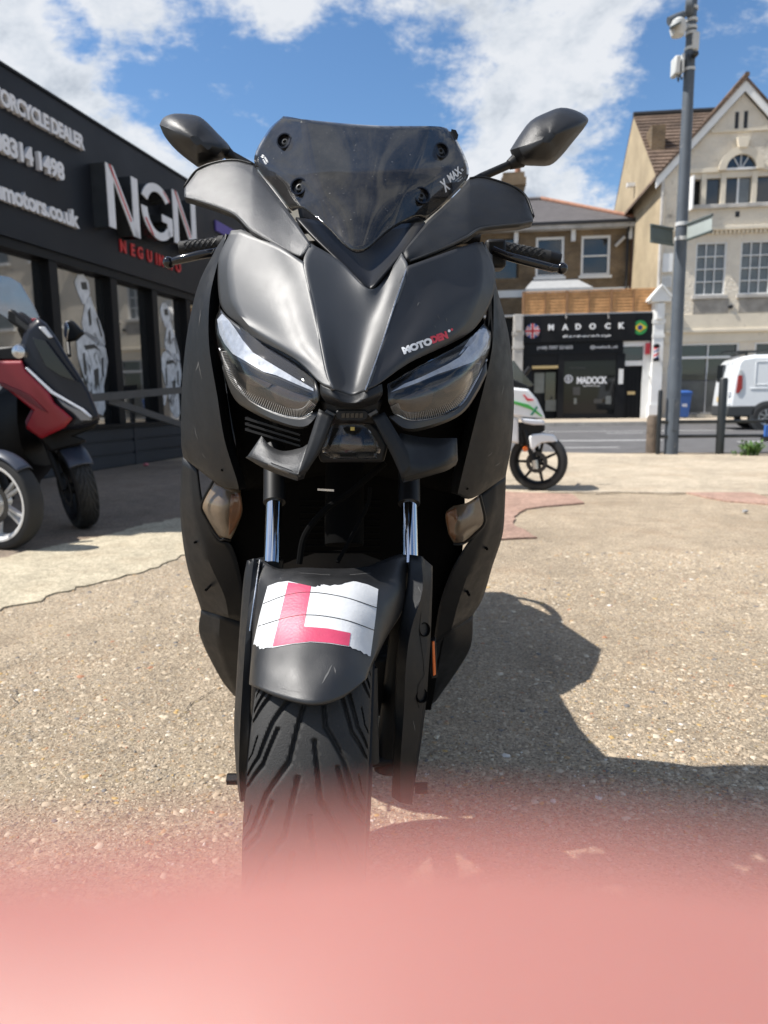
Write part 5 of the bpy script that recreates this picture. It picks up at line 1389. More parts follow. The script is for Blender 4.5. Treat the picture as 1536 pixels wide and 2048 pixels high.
decal('screen_logo', pix_text('S', 526, 313, 6, 6, 40, .03) + pix_text('SPEED', 533, 320, 12, 3.4, 60, .03) + pix_text('ROBOT', 530, 324, 12, 3.4, 60, .03), wsb, 'print_white', ws, .0008, 8)
# instrument binnacle and dash seen through the screen
panel('binnacle', [
    [(585, 352, 1.330), (660, 343, 1.315), (735, 347, 1.31), (800, 343, 1.315), (870, 352, 1.33)],
    [(590, 390, 1.30), (660, 390, 1.275), (735, 392, 1.27), (800, 392, 1.275), (862, 390, 1.30)],
    [(600, 440, 1.26), (660, 460, 1.22), (720, 490, 1.20), (790, 460, 1.22), (850, 440, 1.26)]], 'bike_black', bike, .03)
MB().box((-.20, 1.29, .98), (.15, 1.36, 1.06)).build('dashboard', 'bike_black', bike, 35, True, .02)
pt_ = [P(903, 258, 1.27), P(912, 260, 1.27), P(917, 270, 1.27), P(915, 278, 1.27), P(906, 268, 1.27)]
MB().prism(pt_, (0, .03, 0)).build('phone_mount', 'bike_black', bike)
# --- cowl insert below the screen
panel('cowl_insert', [
    [(592, 434, 1.145), (650, 445, 1.175), (720, 470, 1.18), (790, 450, 1.175), (850, 444, 1.145)],
    [(628, 472, 1.105), (675, 492, 1.135), (725, 505, 1.145), (775, 500, 1.135), (826, 480, 1.105)],
    [(678, 520, 1.07), (700, 530, 1.085), (732, 542, 1.09), (757, 537, 1.085), (790, 522, 1.07)],
    [(734, 575, 1.034), (737, 577, 1.035), (739, 578, 1.035), (741, 577, 1.035), (744, 574, 1.034)]], 'cowl_matt', bike)
# --- nose: two ridges with a valley between
nose = panel('nose_panel', [
    [(622, 487, 1.068), (680, 522, 1.062), (738, 578, 1.032), (772, 552, 1.060), (803, 506, 1.068)],
    [(608, 524, 1.030), (672, 560, 1.040), (735, 600, 1.028), (778, 572, 1.040), (813, 537, 1.030)],
    [(624, 600, .990), (675, 620, 1.008), (728, 645, 1.010), (765, 630, 1.006), (790, 605, .990)],
    [(640, 672, .950), (678, 685, .972), (716, 705, .976), (744, 697, .970), (766, 680, .950)],
    [(655, 744, .915), (680, 752, .936), (708, 765, .942), (727, 758, .935), (742, 748, .915)],
    [(667, 778, .900), (684, 784, .915), (703, 788, .920), (718, 784, .915), (729, 781, .900)]], 'bike_satin', bike, .004, 6, 6)
hoodL = panel('hood_panel', [
    [(608, 524, 1.030), (572, 501, 1.053), (538, 482, 1.083), (482, 459, 1.13), (462, 461, 1.148)],
    [(620, 580, 1.000), (580, 562, 1.029), (535, 545, 1.058), (457, 520, 1.117), (437, 520, 1.155)],
    [(634, 645, .965), (595, 630, .993), (550, 612, 1.018), (461, 590, 1.087), (438, 595, 1.135)],
    [(647, 705, .935), (615, 690, .958), (570, 670, .984), (477, 625, 1.062), (452, 628, 1.108)],
    [(655, 744, .917), (640, 737, .924), (600, 712, .952), (500, 654, 1.032), (476, 649, 1.078)],
    [(664, 776, .901), (638, 764, .915), (592, 719, .957), (520, 681, 1.018), (490, 664, 1.06)]], 'bike_satin', bike, .007, 6, 6, (), (3,))
hoodR = panel('hood_panel', [
    [(815, 532, 1.030), (860, 516, 1.055), (905, 500, 1.085), (952, 484, 1.13), (964, 485, 1.15)],
    [(797, 590, 1.000), (845, 575, 1.030), (895, 558, 1.060), (964, 530, 1.117), (988, 532, 1.155)],
    [(778, 650, .965), (822, 635, .993), (870, 617, 1.02), (960, 580, 1.087), (989, 580, 1.135)],
    [(758, 705, .935), (795, 690, .957), (845, 668, .985), (940, 632, 1.062), (970, 628, 1.108)],
    [(742, 748, .917), (768, 740, .926), (815, 715, .953), (912, 668, 1.033), (946, 660, 1.078)],
    [(732, 780, .901), (762, 765, .916), (820, 725, .957), (888, 694, 1.018), (924, 676, 1.06)]], 'bike_satin_shade', bike, .007, 6, 6, (), (3,))
hb_ = bvh_of(hoodR)
decal('brand_sticker', pix_text('MOTO', 834, 692, 62, 15, -20, .075), hb_, 'print_white', hoodR, .0007, 6)
decal('brand_sticker', pix_text('DEN', 878, 675, 34, 15, -20, .075), hb_, 'decal_red', hoodR, .0007, 6)
circ = lambda x, y, r: [[(x + r * math.cos(6.2832 * k / 14), y + r * math.sin(6.2832 * k / 14)) for k in range(14)]]
decal('brand_sticker', circ(897.5, 662, 2.9), hb_, 'print_white', hoodR); decal('brand_sticker', circ(903, 659.5, 2.5), hb_, 'decal_red', hoodR)
nb2 = bvh_of(nose, hoodR)
decal('clear_patch', [[(803, 520), (812, 540), (800, 566), (792, 560), (792, 540)]], nb2, 'bike_satin', nose, .0006)
# thin bright metal line along the right ridge
rp = [(813, 538, 1.0285), (790, 606, .9885), (766, 681, .9485), (742, 749, .9135), (730, 781, .899)]
MB().tube([P(*q) for q in rp], .0011, 6).build('ridge_line', 'chrome_dull', bike)
# --- beak and centre trim
panel('beak', [
    [(640, 768, .915), (668, 780, .903), (703, 790, .921), (729, 783, .903), (764, 768, .915)],
    [(641, 788, .915), (668, 799, .900), (703, 806, .902), (735, 799, .900), (765, 788, .915)],
    [(652, 806, .93), (680, 814, .924), (703, 816, .92), (728, 814, .924), (755, 806, .93)]], 'bike_plastic', bike, .006)
panel('centre_trim', [
    [(640, 800, .945), (703, 812, .94), (766, 800, .945)], [(648, 826, .945), (703, 830, .94), (758, 826, .945)], [(652, 850, .95), (703, 846, .945), (752, 850, .95)]], 'bike_black', bike, .01)
MB().prism([P(x, y, .938) for x, y in ((668, 826), (676, 819), (730, 819), (739, 826), (736, 839), (724, 843), (682, 843), (671, 838))], (0, .012, 0)).build('emblem_plate', 'bike_plastic', bike, 30, True, .002)
for k in range(5): MB().prism([P(683 + k * 9, 827, .936), P(690 + k * 9, 826, .936), P(690 + k * 9, 835, .936), P(683 + k * 9, 836, .936)], (0, .003, 0)).build('emblem_rib', 'bike_gloss', bike)
for a in (((654, 818), (672, 828), (666, 835), (648, 825)), ((735, 828), (752, 818), (757, 825), (740, 835))):
    MB().prism([P(x, y, .935) for x, y in a], (0, .006, 0)).build('trim_clip', 'bike_satin', bike, 30, True, .001)
# --- fog lamp
MB().prism([P(x, y, .953) for x, y in ((655, 838), (738, 838), (757, 858), (776, 892), (768, 925), (640, 925), (632, 892), (646, 862))], (0, .05, 0)).build('fog_lamp_surround', 'bike_black', bike, 30, True, .004)
fl = panel('fog_lamp', [
    [(664, 847, .938), (695, 846, .932), (729, 847, .938)], [(651, 880, .932), (700, 880, .919), (753, 880, .932)],
    [(645, 902, .934), (703, 905, .921), (761, 900, .934)], [(656, 916, .945), (703, 919, .94), (752, 917, .945)]], 'lens_clear', bike, .002)
MB().prism([P(x, y, .952) for x, y in ((668, 856), (735, 856), (755, 900), (745, 912), (660, 912), (650, 900))], (0, .002, 0)).build('lamp_reflector', 'lamp_black', fl)
MB().prism([P(x, y, .943) for x, y in ((684, 872), (722, 872), (728, 896), (700, 902), (678, 896))], (0, .006, 0))  .build('lamp_projector', 'lamp_brown', fl, 30, True, .002)
MB().prism([P(x, y, .935) for x, y in ((701, 854), (709, 854), (709, 861), (701, 861))], (0, .002, 0)).build('lamp_led', 'gold_led', fl)
# --- headlights
def headlight(lens, bezel, ribs, prints):
    hl_ = panel('headlight', lens, 'lens_clear', bike, .002, 6, 6)
    nr_ = len(lens)
    back = [[(x, y, Y + (.014 if 0 < j < len(r) - 1 and 0 < i < nr_ - 1 else .005)) for j, (x, y, Y) in enumerate(r)] for i, r in enumerate(lens)]
    hs = panel('lamp_housing', back, 'lamp_inner', hl_, .003, 5, 5)
    panel('lamp_bezel', bezel, 'bezel_grey', hl_, .004, 4, 5, (1,), sharp=20)
    MB().tube(cr([P(x, y, Y - .0005) for x, y, Y in lens[-1]], 6), .0009, 6).build('lamp_edge', 'chrome_dull', hl_)
    hbv = bvh_of(hs)
    for nm, m_, off, poly in prints: decal(nm, [poly], hbv, m_, hl_, off, 10)
    q = cr([hit(hbv, x, y, .0015) for x, y in ribs], 9); jb = MB()
    for i in range(1, len(q) - 1):
        t = (q[i + 1] - q[i - 1]).normalized(); v = (CAM_LOC - q[i]).normalized(); s_ = t.cross(v).normalized()
        jb.add([q[i] + s_ * .0056 - t * .0006, q[i] + s_ * .0056 + t * .0006, q[i] - s_ * .0056 + t * .0006, q[i] - s_ * .0056 - t * .0006,
                q[i] + s_ * .0048 + v * .0025, q[i] - s_ * .0048 + v * .0025], [(0, 1, 4), (1, 2, 5, 4), (2, 3, 5), (3, 0, 4, 5)])
    tag(jb.build('daylight_strip', 'rib_grey', hl_, 20, False), kind='stuff')
    return hl_
headlight([
    [(632, 762, .940), (600, 724, .970), (545, 690, 1.010), (490, 659, 1.050), (455, 634, 1.090), (440, 617, 1.120)],
    [(637, 782, .928), (598, 768, .947), (545, 742, .982), (490, 705, 1.022), (452, 668, 1.072), (431, 640, 1.114)],
    [(635, 803, .928), (600, 805, .937), (548, 785, .967), (490, 745, 1.007), (453, 700, 1.062), (432, 668, 1.109)],
    [(625, 824, .942), (598, 836, .947), (550, 826, .977), (495, 797, 1.017), (460, 745, 1.067), (438, 697, 1.112)]],
    [[(628, 824, .940), (598, 836, .945), (550, 826, .975), (495, 797, 1.015), (460, 747, 1.063), (439, 700, 1.105)],
     [(638, 826, .938), (608, 853, .938), (553, 841, .970), (502, 816, 1.012), (469, 787, 1.055), (446, 728, 1.098)],
     [(634, 832, .955), (605, 858, .955), (552, 846, .985), (500, 822, 1.026), (467, 795, 1.068), (444, 735, 1.11)]],
    [(452, 700), (458, 728), (469, 756), (488, 780), (518, 800), (555, 816), (588, 826), (612, 822), (628, 804)],
    [('lamp_slot', 'lamp_black', .0010, [(478, 652), (500, 664), (545, 692), (600, 727), (626, 752), (630, 772), (616, 769), (576, 747), (529, 719), (506, 702), (490, 680)]),
     ('lamp_wing', 'wing_silver', .0016, [(436, 640), (446, 628), (459, 641), (472, 658), (487, 681), (507, 706), (545, 729), (590, 756), (628, 778), (629, 783), (592, 768), (553, 751), (529, 745), (490, 722), (467, 708), (451, 688), (441, 668)]),
     ('lamp_shade', 'lamp_black', .0010, [(464, 716), (490, 727), (529, 748), (556, 757), (595, 774), (626, 788), (626, 796), (590, 786), (548, 770), (505, 752), (476, 742)]),
     ('brown_reflection', 'lamp_brown', .0013, [(478, 746), (505, 752), (545, 769), (538, 776), (510, 773), (490, 763)]),  # flat brown shapes painted as the ground mirrored in the lamp
     ('brown_reflection', 'lamp_brown', .0013, [(540, 778), (556, 772), (590, 786), (626, 798), (622, 810), (604, 818), (575, 815), (552, 800)])])
headlight([
    [(775, 768, .940), (832, 735, .970), (880, 710, 1.010), (925, 685, 1.050), (955, 661, 1.090), (968, 647, 1.120)],
    [(777, 790, .928), (830, 765, .947), (880, 740, .982), (928, 710, 1.022), (962, 682, 1.072), (981, 664, 1.114)],
    [(779, 807, .928), (828, 800, .937), (880, 780, .967), (930, 748, 1.007), (965, 707, 1.062), (981, 690, 1.109)],
    [(793, 829, .942), (825, 841, .947), (875, 834, .977), (920, 814, 1.017), (950, 767, 1.067), (974, 719, 1.112)]],
    [[(790, 829, .940), (825, 841, .945), (875, 834, .975), (920, 814, 1.015), (950, 769, 1.063), (973, 722, 1.105)],
     [(778, 834, .938), (814, 857, .938), (868, 848, .970), (922, 823, 1.012), (952, 782, 1.055), (974, 738, 1.098)],
     [(782, 840, .955), (816, 863, .955), (868, 854, .985), (922, 829, 1.026), (953, 789, 1.068), (975, 745, 1.11)]],
    [(787, 808), (797, 824), (820, 833), (850, 830), (885, 819), (914, 799), (934, 772), (947, 745), (952, 725)],
    [('lamp_slot', 'lamp_black', .0010, [(782, 778), (800, 757), (832, 738), (880, 714), (912, 696), (930, 690), (934, 697), (919, 716), (892, 732), (842, 756), (808, 769)]),
     ('lamp_wing', 'wing_silver', .0016, [(780, 786), (808, 769), (842, 755), (892, 731), (919, 715), (934, 696), (943, 668), (958, 654), (972, 660), (977, 674), (972, 694), (957, 715), (943, 725), (909, 738), (875, 749), (835, 766), (796, 780)]),
     ('lamp_shade', 'lamp_black', .0010, [(784, 796), (796, 782), (835, 768), (875, 752), (909, 741), (946, 728), (946, 738), (900, 758), (850, 776), (792, 800)]),
     ('brown_reflection', 'lamp_brown', .0013, [(866, 772), (900, 759), (944, 740), (938, 762), (920, 778), (890, 786)]),
     ('brown_reflection', 'lamp_brown', .0013, [(790, 802), (850, 777), (866, 784), (862, 805), (845, 820), (815, 824), (798, 816)])])
# --- cheek panels under the headlights
panel('cheek_strip', [[(638, 818, .932), (667, 832, .928)], [(622, 868, .926), (653, 868, .922)], [(608, 912, .92), (641, 900, .92)], [(596, 950, .915), (614, 944, .918)]], 'bike_plastic', bike, .006, 4, 3)
panel('cheek_shelf', [[(523, 872, 1.005), (540, 891, .998), (566, 902, .992), (600, 896, .968), (616, 888, .945)], [(496, 911, 1.0), (530, 925, .965), (560, 937, .942), (580, 945, .927), (596, 951, .915)]], 'bike_grain_lit', bike, .004, 3, 5)
panel('cheek_lip', [[(496, 911, 1.0), (530, 925, .965), (560, 937, .942), (596, 951, .915), (612, 944, .918)], [(491, 915, 1.012), (530, 938, .975), (560, 950, .955), (595, 962, .928), (608, 958, .93)]], 'bike_plastic', bike, .004, 3, 4, (), (3,))
panel('cheek_strip', [[(769, 824, .932), (745, 834, .928)], [(792, 862, .926), (764, 870, .922)], [(815, 902, .92), (784, 912, .92)], [(822, 938, .918), (804, 955, .915)]], 'bike_plastic', bike, .006, 4, 3)
panel('cheek_shelf', [[(803, 866, .945), (830, 872, .968), (865, 876, .992), (900, 876, .998), (914, 876, 1.005)], [(806, 955, .915), (830, 948, .927), (862, 938, .942), (895, 927, .965), (916, 920, 1.0)]], 'bike_plastic', bike, .004, 3, 5)
panel('cheek_lip', [[(806, 955, .915), (830, 948, .927), (862, 938, .942), (895, 927, .965), (916, 920, 1.0)], [(806, 965, .93), (830, 960, .94), (862, 951, .955), (892, 942, .978), (912, 930, 1.012)]], 'bike_black', bike, .004, 3, 4)
for y0 in (842, 853, 864): MB().prism([P(490, y0 - 8, 1.04), P(600, y0 + 26, 1.0), P(600, y0 + 30, 1.0), P(490, y0 - 3, 1.04)], (0, .02, 0)).build('vent_louvre', 'bike_black', bike)
# --- side fairings
sideL = panel('side_fairing', [
    [(462, 470, 1.2), (454, 468, 1.17), (447, 474, 1.18), (434, 494, 1.20), (430, 500, 1.30)],
    [(448, 540, 1.2), (432, 538, 1.15), (419, 543, 1.168), (402, 556, 1.20), (408, 560, 1.32)],
    [(438, 612, 1.19), (419, 603, 1.13), (401, 605, 1.157), (385, 612, 1.20), (393, 615, 1.34)],
    [(438, 690, 1.18), (418, 690, 1.12), (393, 690, 1.155), (371, 690, 1.205), (381, 690, 1.36)],
    [(454, 790, 1.17), (434, 790, 1.115), (399, 790, 1.15), (363, 790, 1.21), (373, 790, 1.38)],
    [(468, 880, 1.17), (449, 880, 1.115), (408, 880, 1.152), (362, 880, 1.215), (373, 880, 1.40)],
    [(490, 958, 1.17), (473, 958, 1.12), (424, 944, 1.158), (366, 912, 1.225), (377, 912, 1.40)],
    [(492, 978, 1.18), (478, 980, 1.13), (437, 969, 1.162), (370, 918, 1.235), (380, 916, 1.40)]], 'bike_plastic', bike, .004, 5, 5, (), (1, 3))
sideR = panel('side_fairing', [
    [(956, 486, 1.2), (964, 485, 1.17), (971, 490, 1.18), (980, 506, 1.20), (985, 510, 1.30)],
    [(976, 560, 1.2), (985, 558, 1.15), (990, 568, 1.168), (996, 584, 1.20), (990, 585, 1.32)],
    [(970, 652, 1.19), (987, 646, 1.13), (1000, 640, 1.157), (1011, 640, 1.2), (1002, 640, 1.34)],
    [(965, 700, 1.18), (984, 698, 1.12), (1004, 695, 1.155), (1021, 694, 1.205), (1012, 695, 1.36)],
    [(950, 770, 1.17), (969, 770, 1.115), (1000, 780, 1.15), (1028, 788, 1.21), (1018, 790, 1.38)],
    [(928, 860, 1.17), (946, 860, 1.115), (986, 870, 1.152), (1024, 880, 1.215), (1014, 880, 1.40)],
    [(905, 950, 1.17), (922, 958, 1.12), (966, 955, 1.158), (1013, 944, 1.225), (1003, 945, 1.40)],
    [(900, 985, 1.18), (915, 990, 1.13), (946, 996, 1.162), (1012, 953, 1.235), (1003, 950, 1.4)]], 'bike_plastic', bike, .004, 5, 5, (), (1, 3))
for o_, px, py in ((sideL, 445, 940), (sideR, 934, 977)):
    c = hit(bvh_of(o_), px, py, .0005); MB().lathe(c, CAM_LOC - c, [(-.002, .0022), (.0003, .0022)], 10).build('fixing_hole', 'bike_void', o_)
# --- leg shields
panel('leg_shield', [
    [(372, 915, 1.40), (365, 914, 1.26), (380, 925, 1.238), (393, 934, 1.232)],
    [(368, 1000, 1.42), (360, 1000, 1.28), (385, 1005, 1.243), (404, 1008, 1.232)],
    [(372, 1070, 1.44), (364, 1070, 1.30), (400, 1065, 1.248), (434, 1080, 1.238)],
    [(384, 1140, 1.46), (376, 1140, 1.32), (420, 1128, 1.256), (463, 1092, 1.25)],
    [(402, 1200, 1.48), (396, 1200, 1.35), (448, 1190, 1.275), (484, 1165, 1.28)],
    [(408, 1225, 1.5), (402, 1219, 1.37), (458, 1236, 1.30), (487, 1245, 1.32)]], 'bike_plastic', bike, .004, 5, 5, (), (1, 2))
panel('belly_panel', [
    [(412, 1222, 1.5), (402, 1219, 1.372), (440, 1230, 1.33), (487, 1248, 1.34)], [(410, 1272, 1.52), (400, 1272, 1.40), (440, 1290, 1.36), (487, 1310, 1.37)],
    [(448, 1350, 1.56), (440, 1355, 1.44), (462, 1360, 1.42), (490, 1368, 1.43)], [(478, 1388, 1.6), (468, 1392, 1.48), (478, 1396, 1.475), (492, 1402, 1.48)]], 'bike_plastic', bike, .004, 5, 5, (), (1, 2))
panel('leg_shield', [
    [(1003, 948, 1.40), (1012, 951, 1.26), (990, 966, 1.238), (958, 990, 1.232)],
    [(1000, 1010, 1.42), (1010, 1010, 1.28), (986, 1020, 1.243), (968, 1042, 1.232)],
    [(996, 1075, 1.44), (1005, 1070, 1.30), (967, 1075, 1.248), (932, 1096, 1.238)],
    [(976, 1140, 1.46), (985, 1132, 1.32), (942, 1132, 1.256), (905, 1142, 1.25)],
    [(958, 1200, 1.48), (966, 1195, 1.35), (918, 1202, 1.275), (880, 1208, 1.28)],
    [(936, 1240, 1.5), (945, 1232, 1.37), (902, 1262, 1.30), (866, 1292, 1.32)]], 'bike_plastic', bike, .004, 5, 5, (), (1, 2))
panel('belly_panel', [
    [(936, 1236, 1.5), (946, 1231, 1.372), (905, 1256, 1.33), (864, 1292, 1.34)], [(932, 1290, 1.52), (942, 1290, 1.40), (905, 1300, 1.37), (862, 1332, 1.37)],
    [(908, 1332, 1.56), (918, 1336, 1.44), (890, 1346, 1.42), (858, 1372, 1.43)], [(862, 1396, 1.6), (872, 1402, 1.48), (862, 1410, 1.475), (850, 1420, 1.48)]], 'bike_plastic', bike, .004, 5, 5, (), (1, 2))
for px, py in ((390, 1085), (974, 1098), (412, 1180), (938, 1190)):
    c = P(px, py, 1.262); MB().lathe(c, (0, -1, 0), [(-.03, .0025), (.0, .0025)], 10).build('fixing_hole', 'bike_void', bike)
# --- indicators
def indicator(rows, amber):
    o = panel('indicator', rows, 'lens_clear', bike, .002, 5, 5)
    panel('indicator_reflector', [[(x, y, Y + .012) for x, y, Y in r] for r in rows], 'indicator_inner', o, .002)
    panel('indicator_bulb', amber, 'indicator_amber', o, .002)
    x0 = [P(r[0][0], r[0][1], r[0][2] - .001) for r in rows] + [P(x, y, Y - .001) for x, y, Y in rows[-1][1:]]
    MB().tube(cr(x0, 4), .0025, 6).build('indicator_gasket', 'bike_black', o)
indicator([[(428, 960, 1.207), (455, 974, 1.197), (481, 981, 1.202)], [(403, 1008, 1.217), (442, 1010, 1.187), (485, 1020, 1.202)], [(411, 1035, 1.222), (446, 1046, 1.192), (475, 1052, 1.212)], [(437, 1076, 1.227), (449, 1078, 1.222), (461, 1081, 1.227)]],
          [[(462, 990, 1.20), (480, 985, 1.20)], [(458, 1035, 1.202), (483, 1022, 1.20)], [(457, 1074, 1.215), (472, 1052, 1.21)]])
indicator([[(960, 990, 1.207), (935, 1005, 1.197), (906, 1012, 1.202)], [(970, 1042, 1.217), (930, 1040, 1.187), (891, 1028, 1.202)], [(950, 1068, 1.222), (920, 1066, 1.192), (896, 1066, 1.212)], [(930, 1085, 1.227), (920, 1088, 1.222), (908, 1088, 1.227)]],
          [[(912, 1015, 1.20), (893, 1025, 1.20)], [(916, 1045, 1.202), (892, 1036, 1.20)], [(910, 1082, 1.215), (898, 1068, 1.21)]])
# --- innards, cavity shade put into their near-black colour
panel('blackout_shell', [  # black shell added to block light behind the headlights
    [(470, 490, 1.25), (700, 480, 1.25), (952, 495, 1.25)], [(440, 612, 1.2), (700, 640, 1.12), (968, 652, 1.2)],
    [(455, 790, 1.185), (700, 800, 1.05), (948, 770, 1.185)], [(486, 958, 1.19), (700, 905, 1.12), (908, 960, 1.19)], [(488, 985, 1.25), (700, 950, 1.25), (905, 990, 1.25)]], 'bike_void', bike, .01)
panel('radiator_shroud', [
    [(455, 950, 1.235), (690, 940, 1.235), (930, 965, 1.235)], [(440, 1090, 1.27), (680, 1100, 1.30), (925, 1100, 1.27)],
    [(470, 1250, 1.345), (680, 1260, 1.35), (885, 1290, 1.345)], [(480, 1400, 1.47), (680, 1420, 1.47), (862, 1420, 1.47)]], 'bike_void', bike, .02)
MB().tube([P(690, 930, 1.10), P(688, 1090, 1.06)], .03, 16).build('steering_tube', 'bike_void', bike)
MB().tube(cr([P(770, 925, 1.0), P(700, 985, 1.0), P(650, 1020, .99), P(610, 1070, .98), P(598, 1128, .97)], 6), .0045, 8).build('brake_hose', 'bike_void', bike)
MB().tube(cr([P(740, 975, 1.02), P(735, 1010, 1.02), P(705, 1070, 1.0), P(675, 1125, .98)], 6), .003, 8).build('sensor_cable', 'bike_void', bike)
MB().prism([P(635, 977, 1.03), P(668, 979, 1.03), P(668, 983, 1.03), P(635, 981, 1.03)], (0, .004, 0)).build('bracket', 'chrome_dull', bike)
for k in range(9):
    yy = 1000 + k * 13
    MB().tube([P(600, yy, 1.235 + k * .004), P(760, yy + 1, 1.235 + k * .004)], .0022, 6).build('radiator_slat', 'bike_void', bike)
# --- forks
for xb, xt, yb, yt in ((544, 549, 1128, 985), (820, 818, 1130, 988)):
    MB().tube([P(xb, yb, .99), P(xb + (xt - xb) * .9, yt + 16, 1.045)], .0118, 24).build('fork_tube', 'chrome', bike)
    MB().tube([P(xt, yt + 20, 1.043), P(xt, yt - 90, 1.10)], .0165, 20).build('fork_clamp', 'bike_black', bike)
flL = panel('fork_cover', [
    [(494, 1121, .99), (508, 1117, .965), (522, 1117, .98)], [(487, 1160, .97), (502, 1165, .945), (518, 1150, .955)], [(479, 1260, .945), (492, 1265, .915), (504, 1240, .92)],
    [(472, 1370, .925), (485, 1370, .895), (503, 1365, .90)], [(468, 1455, .915), (480, 1460, .885), (501, 1430, .89)], [(472, 1540, .915), (478, 1545, .89), (498, 1490, .885)], [(479, 1602, .92), (483, 1604, .905), (492, 1598, .90)]], 'bike_plastic', bike, .012, 4, 5, (), (1,), sharp=12)
flR = panel('fork_cover', [
    [(819, 1109, .98), (842, 1112, .965), (865, 1132, .99)], [(815, 1160, .96), (845, 1180, .945), (865, 1165, .97)], [(803, 1228, .94), (822, 1260, .92), (862, 1260, .95)],
    [(794, 1300, .925), (812, 1330, .905), (858, 1330, .935)], [(790, 1400, .915), (808, 1420, .90), (852, 1408, .925)], [(787, 1500, .91), (801, 1520, .898), (840, 1500, .918)], [(783, 1593, .912), (800, 1605, .905), (823, 1610, .918)]], 'bike_plastic', bike, .012, 4, 5, (), (1,), sharp=12)
MB().tube([P(737, 1335, .885), P(741, 1524, .868)], .0115, 16).build('fork_slider', 'bike_plastic', bike)
fb = bvh_of(flR)
for px, py in ((848, 1259), (843, 1391)):
    c = hit(fb, px, py, .0006); MB().lathe(c, (CAM_LOC - c).normalized() + Vector((.8, 0, 0)), [(-.003, .0098), (.0012, .0098), (.0012, .0085), (-.004, .008), (-.004, .0003)], 20).build('fork_hole', 'bike_void', flR)
def scratch(pts, w, bvh, m, parent):
    poly = []
    for i, (x, y) in enumerate(pts): poly.append((x - w, y))
    for x, y in reversed(pts): poly.append((x + w, y))
    decal('crack_line', [poly], bvh, m, parent, .0005, 14)
scratch([(842, 1225), (838, 1260), (846, 1320), (848, 1350), (836, 1370), (833, 1400), (838, 1416)], .35, fb, 'bike_void', flR)
MB().prism([P(864, 1284, .955), P(869, 1282, .955), P(872, 1350, .955), P(866, 1353, .955)], (0, .012, 0)).build('side_reflector', 'reflector_orange', bike, 30, True, .001)
MB().prism([P(861, 1282, .957), P(872, 1278, .957), P(875, 1356, .957), P(863, 1358, .957)], (0, .012, 0)).build('reflector_holder', 'bike_black', bike, 30, True, .001)
# --- mudguard and L plate
mg = panel('mudguard', [
    [(522, 1119, .985), (557, 1137, .962), (608, 1135, .955), (660, 1137, .953), (706, 1136, .955), (741, 1130, .962), (793, 1110, .98), (818, 1110, .99)],
    [(512, 1165, .95), (545, 1170, .912), (600, 1160, .90), (650, 1160, .898), (710, 1162, .90), (757, 1172, .912), (795, 1175, .93), (813, 1180, .96)],
    [(505, 1225, .93), (530, 1225, .872), (590, 1215, .855), (645, 1212, .85), (705, 1215, .855), (752, 1228, .872), (782, 1232, .90), (802, 1228, .94)],
    [(503, 1290, .91), (517, 1285, .842), (580, 1278, .815), (640, 1275, .81), (700, 1280, .815), (745, 1295, .838), (762, 1290, .862), (775, 1272, .92)],
    [(500, 1340, .89), (508, 1335, .812), (570, 1340, .775), (630, 1345, .766), (690, 1338, .775), (735, 1335, .802), (745, 1325, .83), (752, 1318, .90)],
    [(498, 1368, .87), (505, 1372, .792), (560, 1395, .752), (625, 1408, .737), (680, 1398, .752), (728, 1362, .782), (735, 1355, .812), (740, 1350, .88)]], 'bike_mudguard', bike, .005, 7, 6)
mb_ = bvh_of(mg)
def ragged(pts, amp, k=7):
    out = []
    for (x0, y0, j), (x1, y1, _) in zip(pts, pts[1:] + pts[:1]):
        n = k if j else 1
        for q in range(n):
            t = q / n; out.append((x0 + (x1 - x0) * t + (random.uniform(-amp, amp) if j and q else 0), y0 + (y1 - y0) * t + (random.uniform(-amp, amp) if j and q else 0)))
    return out
lp = decal('learner_plate', [ragged([(536, 1173, 0), (555, 1166, 0), (576, 1163, 0), (628, 1175, 1), (648, 1170, 0), (660, 1173, 1), (712, 1164, 0), (735, 1170, 0), (756, 1179, 0), (751, 1230, 0), (740, 1313, 1), (718, 1302, 1), (697, 1294, 0), (660, 1288, 0), (622, 1285, 0), (585, 1289, 0), (546, 1296, 1), (522, 1298, 1), (512, 1290, 1), (508, 1288, 0), (520, 1232, 0)], 2.0)],
           mb_, 'sticker_white', bike, .0008, 7)
lp['label'] = 'torn white learner plate sticker with red L'
decal('plate_letter', [[(577, 1166), (600, 1169), (622.5, 1174), (616, 1210), (608, 1254), (655, 1258), (700.6, 1267), (697, 1293), (660, 1287), (622, 1284), (585, 1288), (546, 1294), (560, 1235)]], mb_, 'sticker_red', lp, .0013, 7)
for yy, dy in ((1205, 0), (1250, 0)):
    top = [(528 - (yy - 1205) * .22, yy + 3), (575, yy - 14), (625, yy - 19), (690, yy - 9), (752 - (yy - 1205) * .1, yy + 11)]
    top = [(v.x, v.y) for v in cr([(x, y, 0) for x, y in top], 5)]
    MB().tube([hit(mb_, x, y, .0012) for x, y in top], .0005, 5).build('plate_crease', 'bike_plastic', lp)
mat('scuff', (.10, .098, .095), .6, var=.4, vs=120)
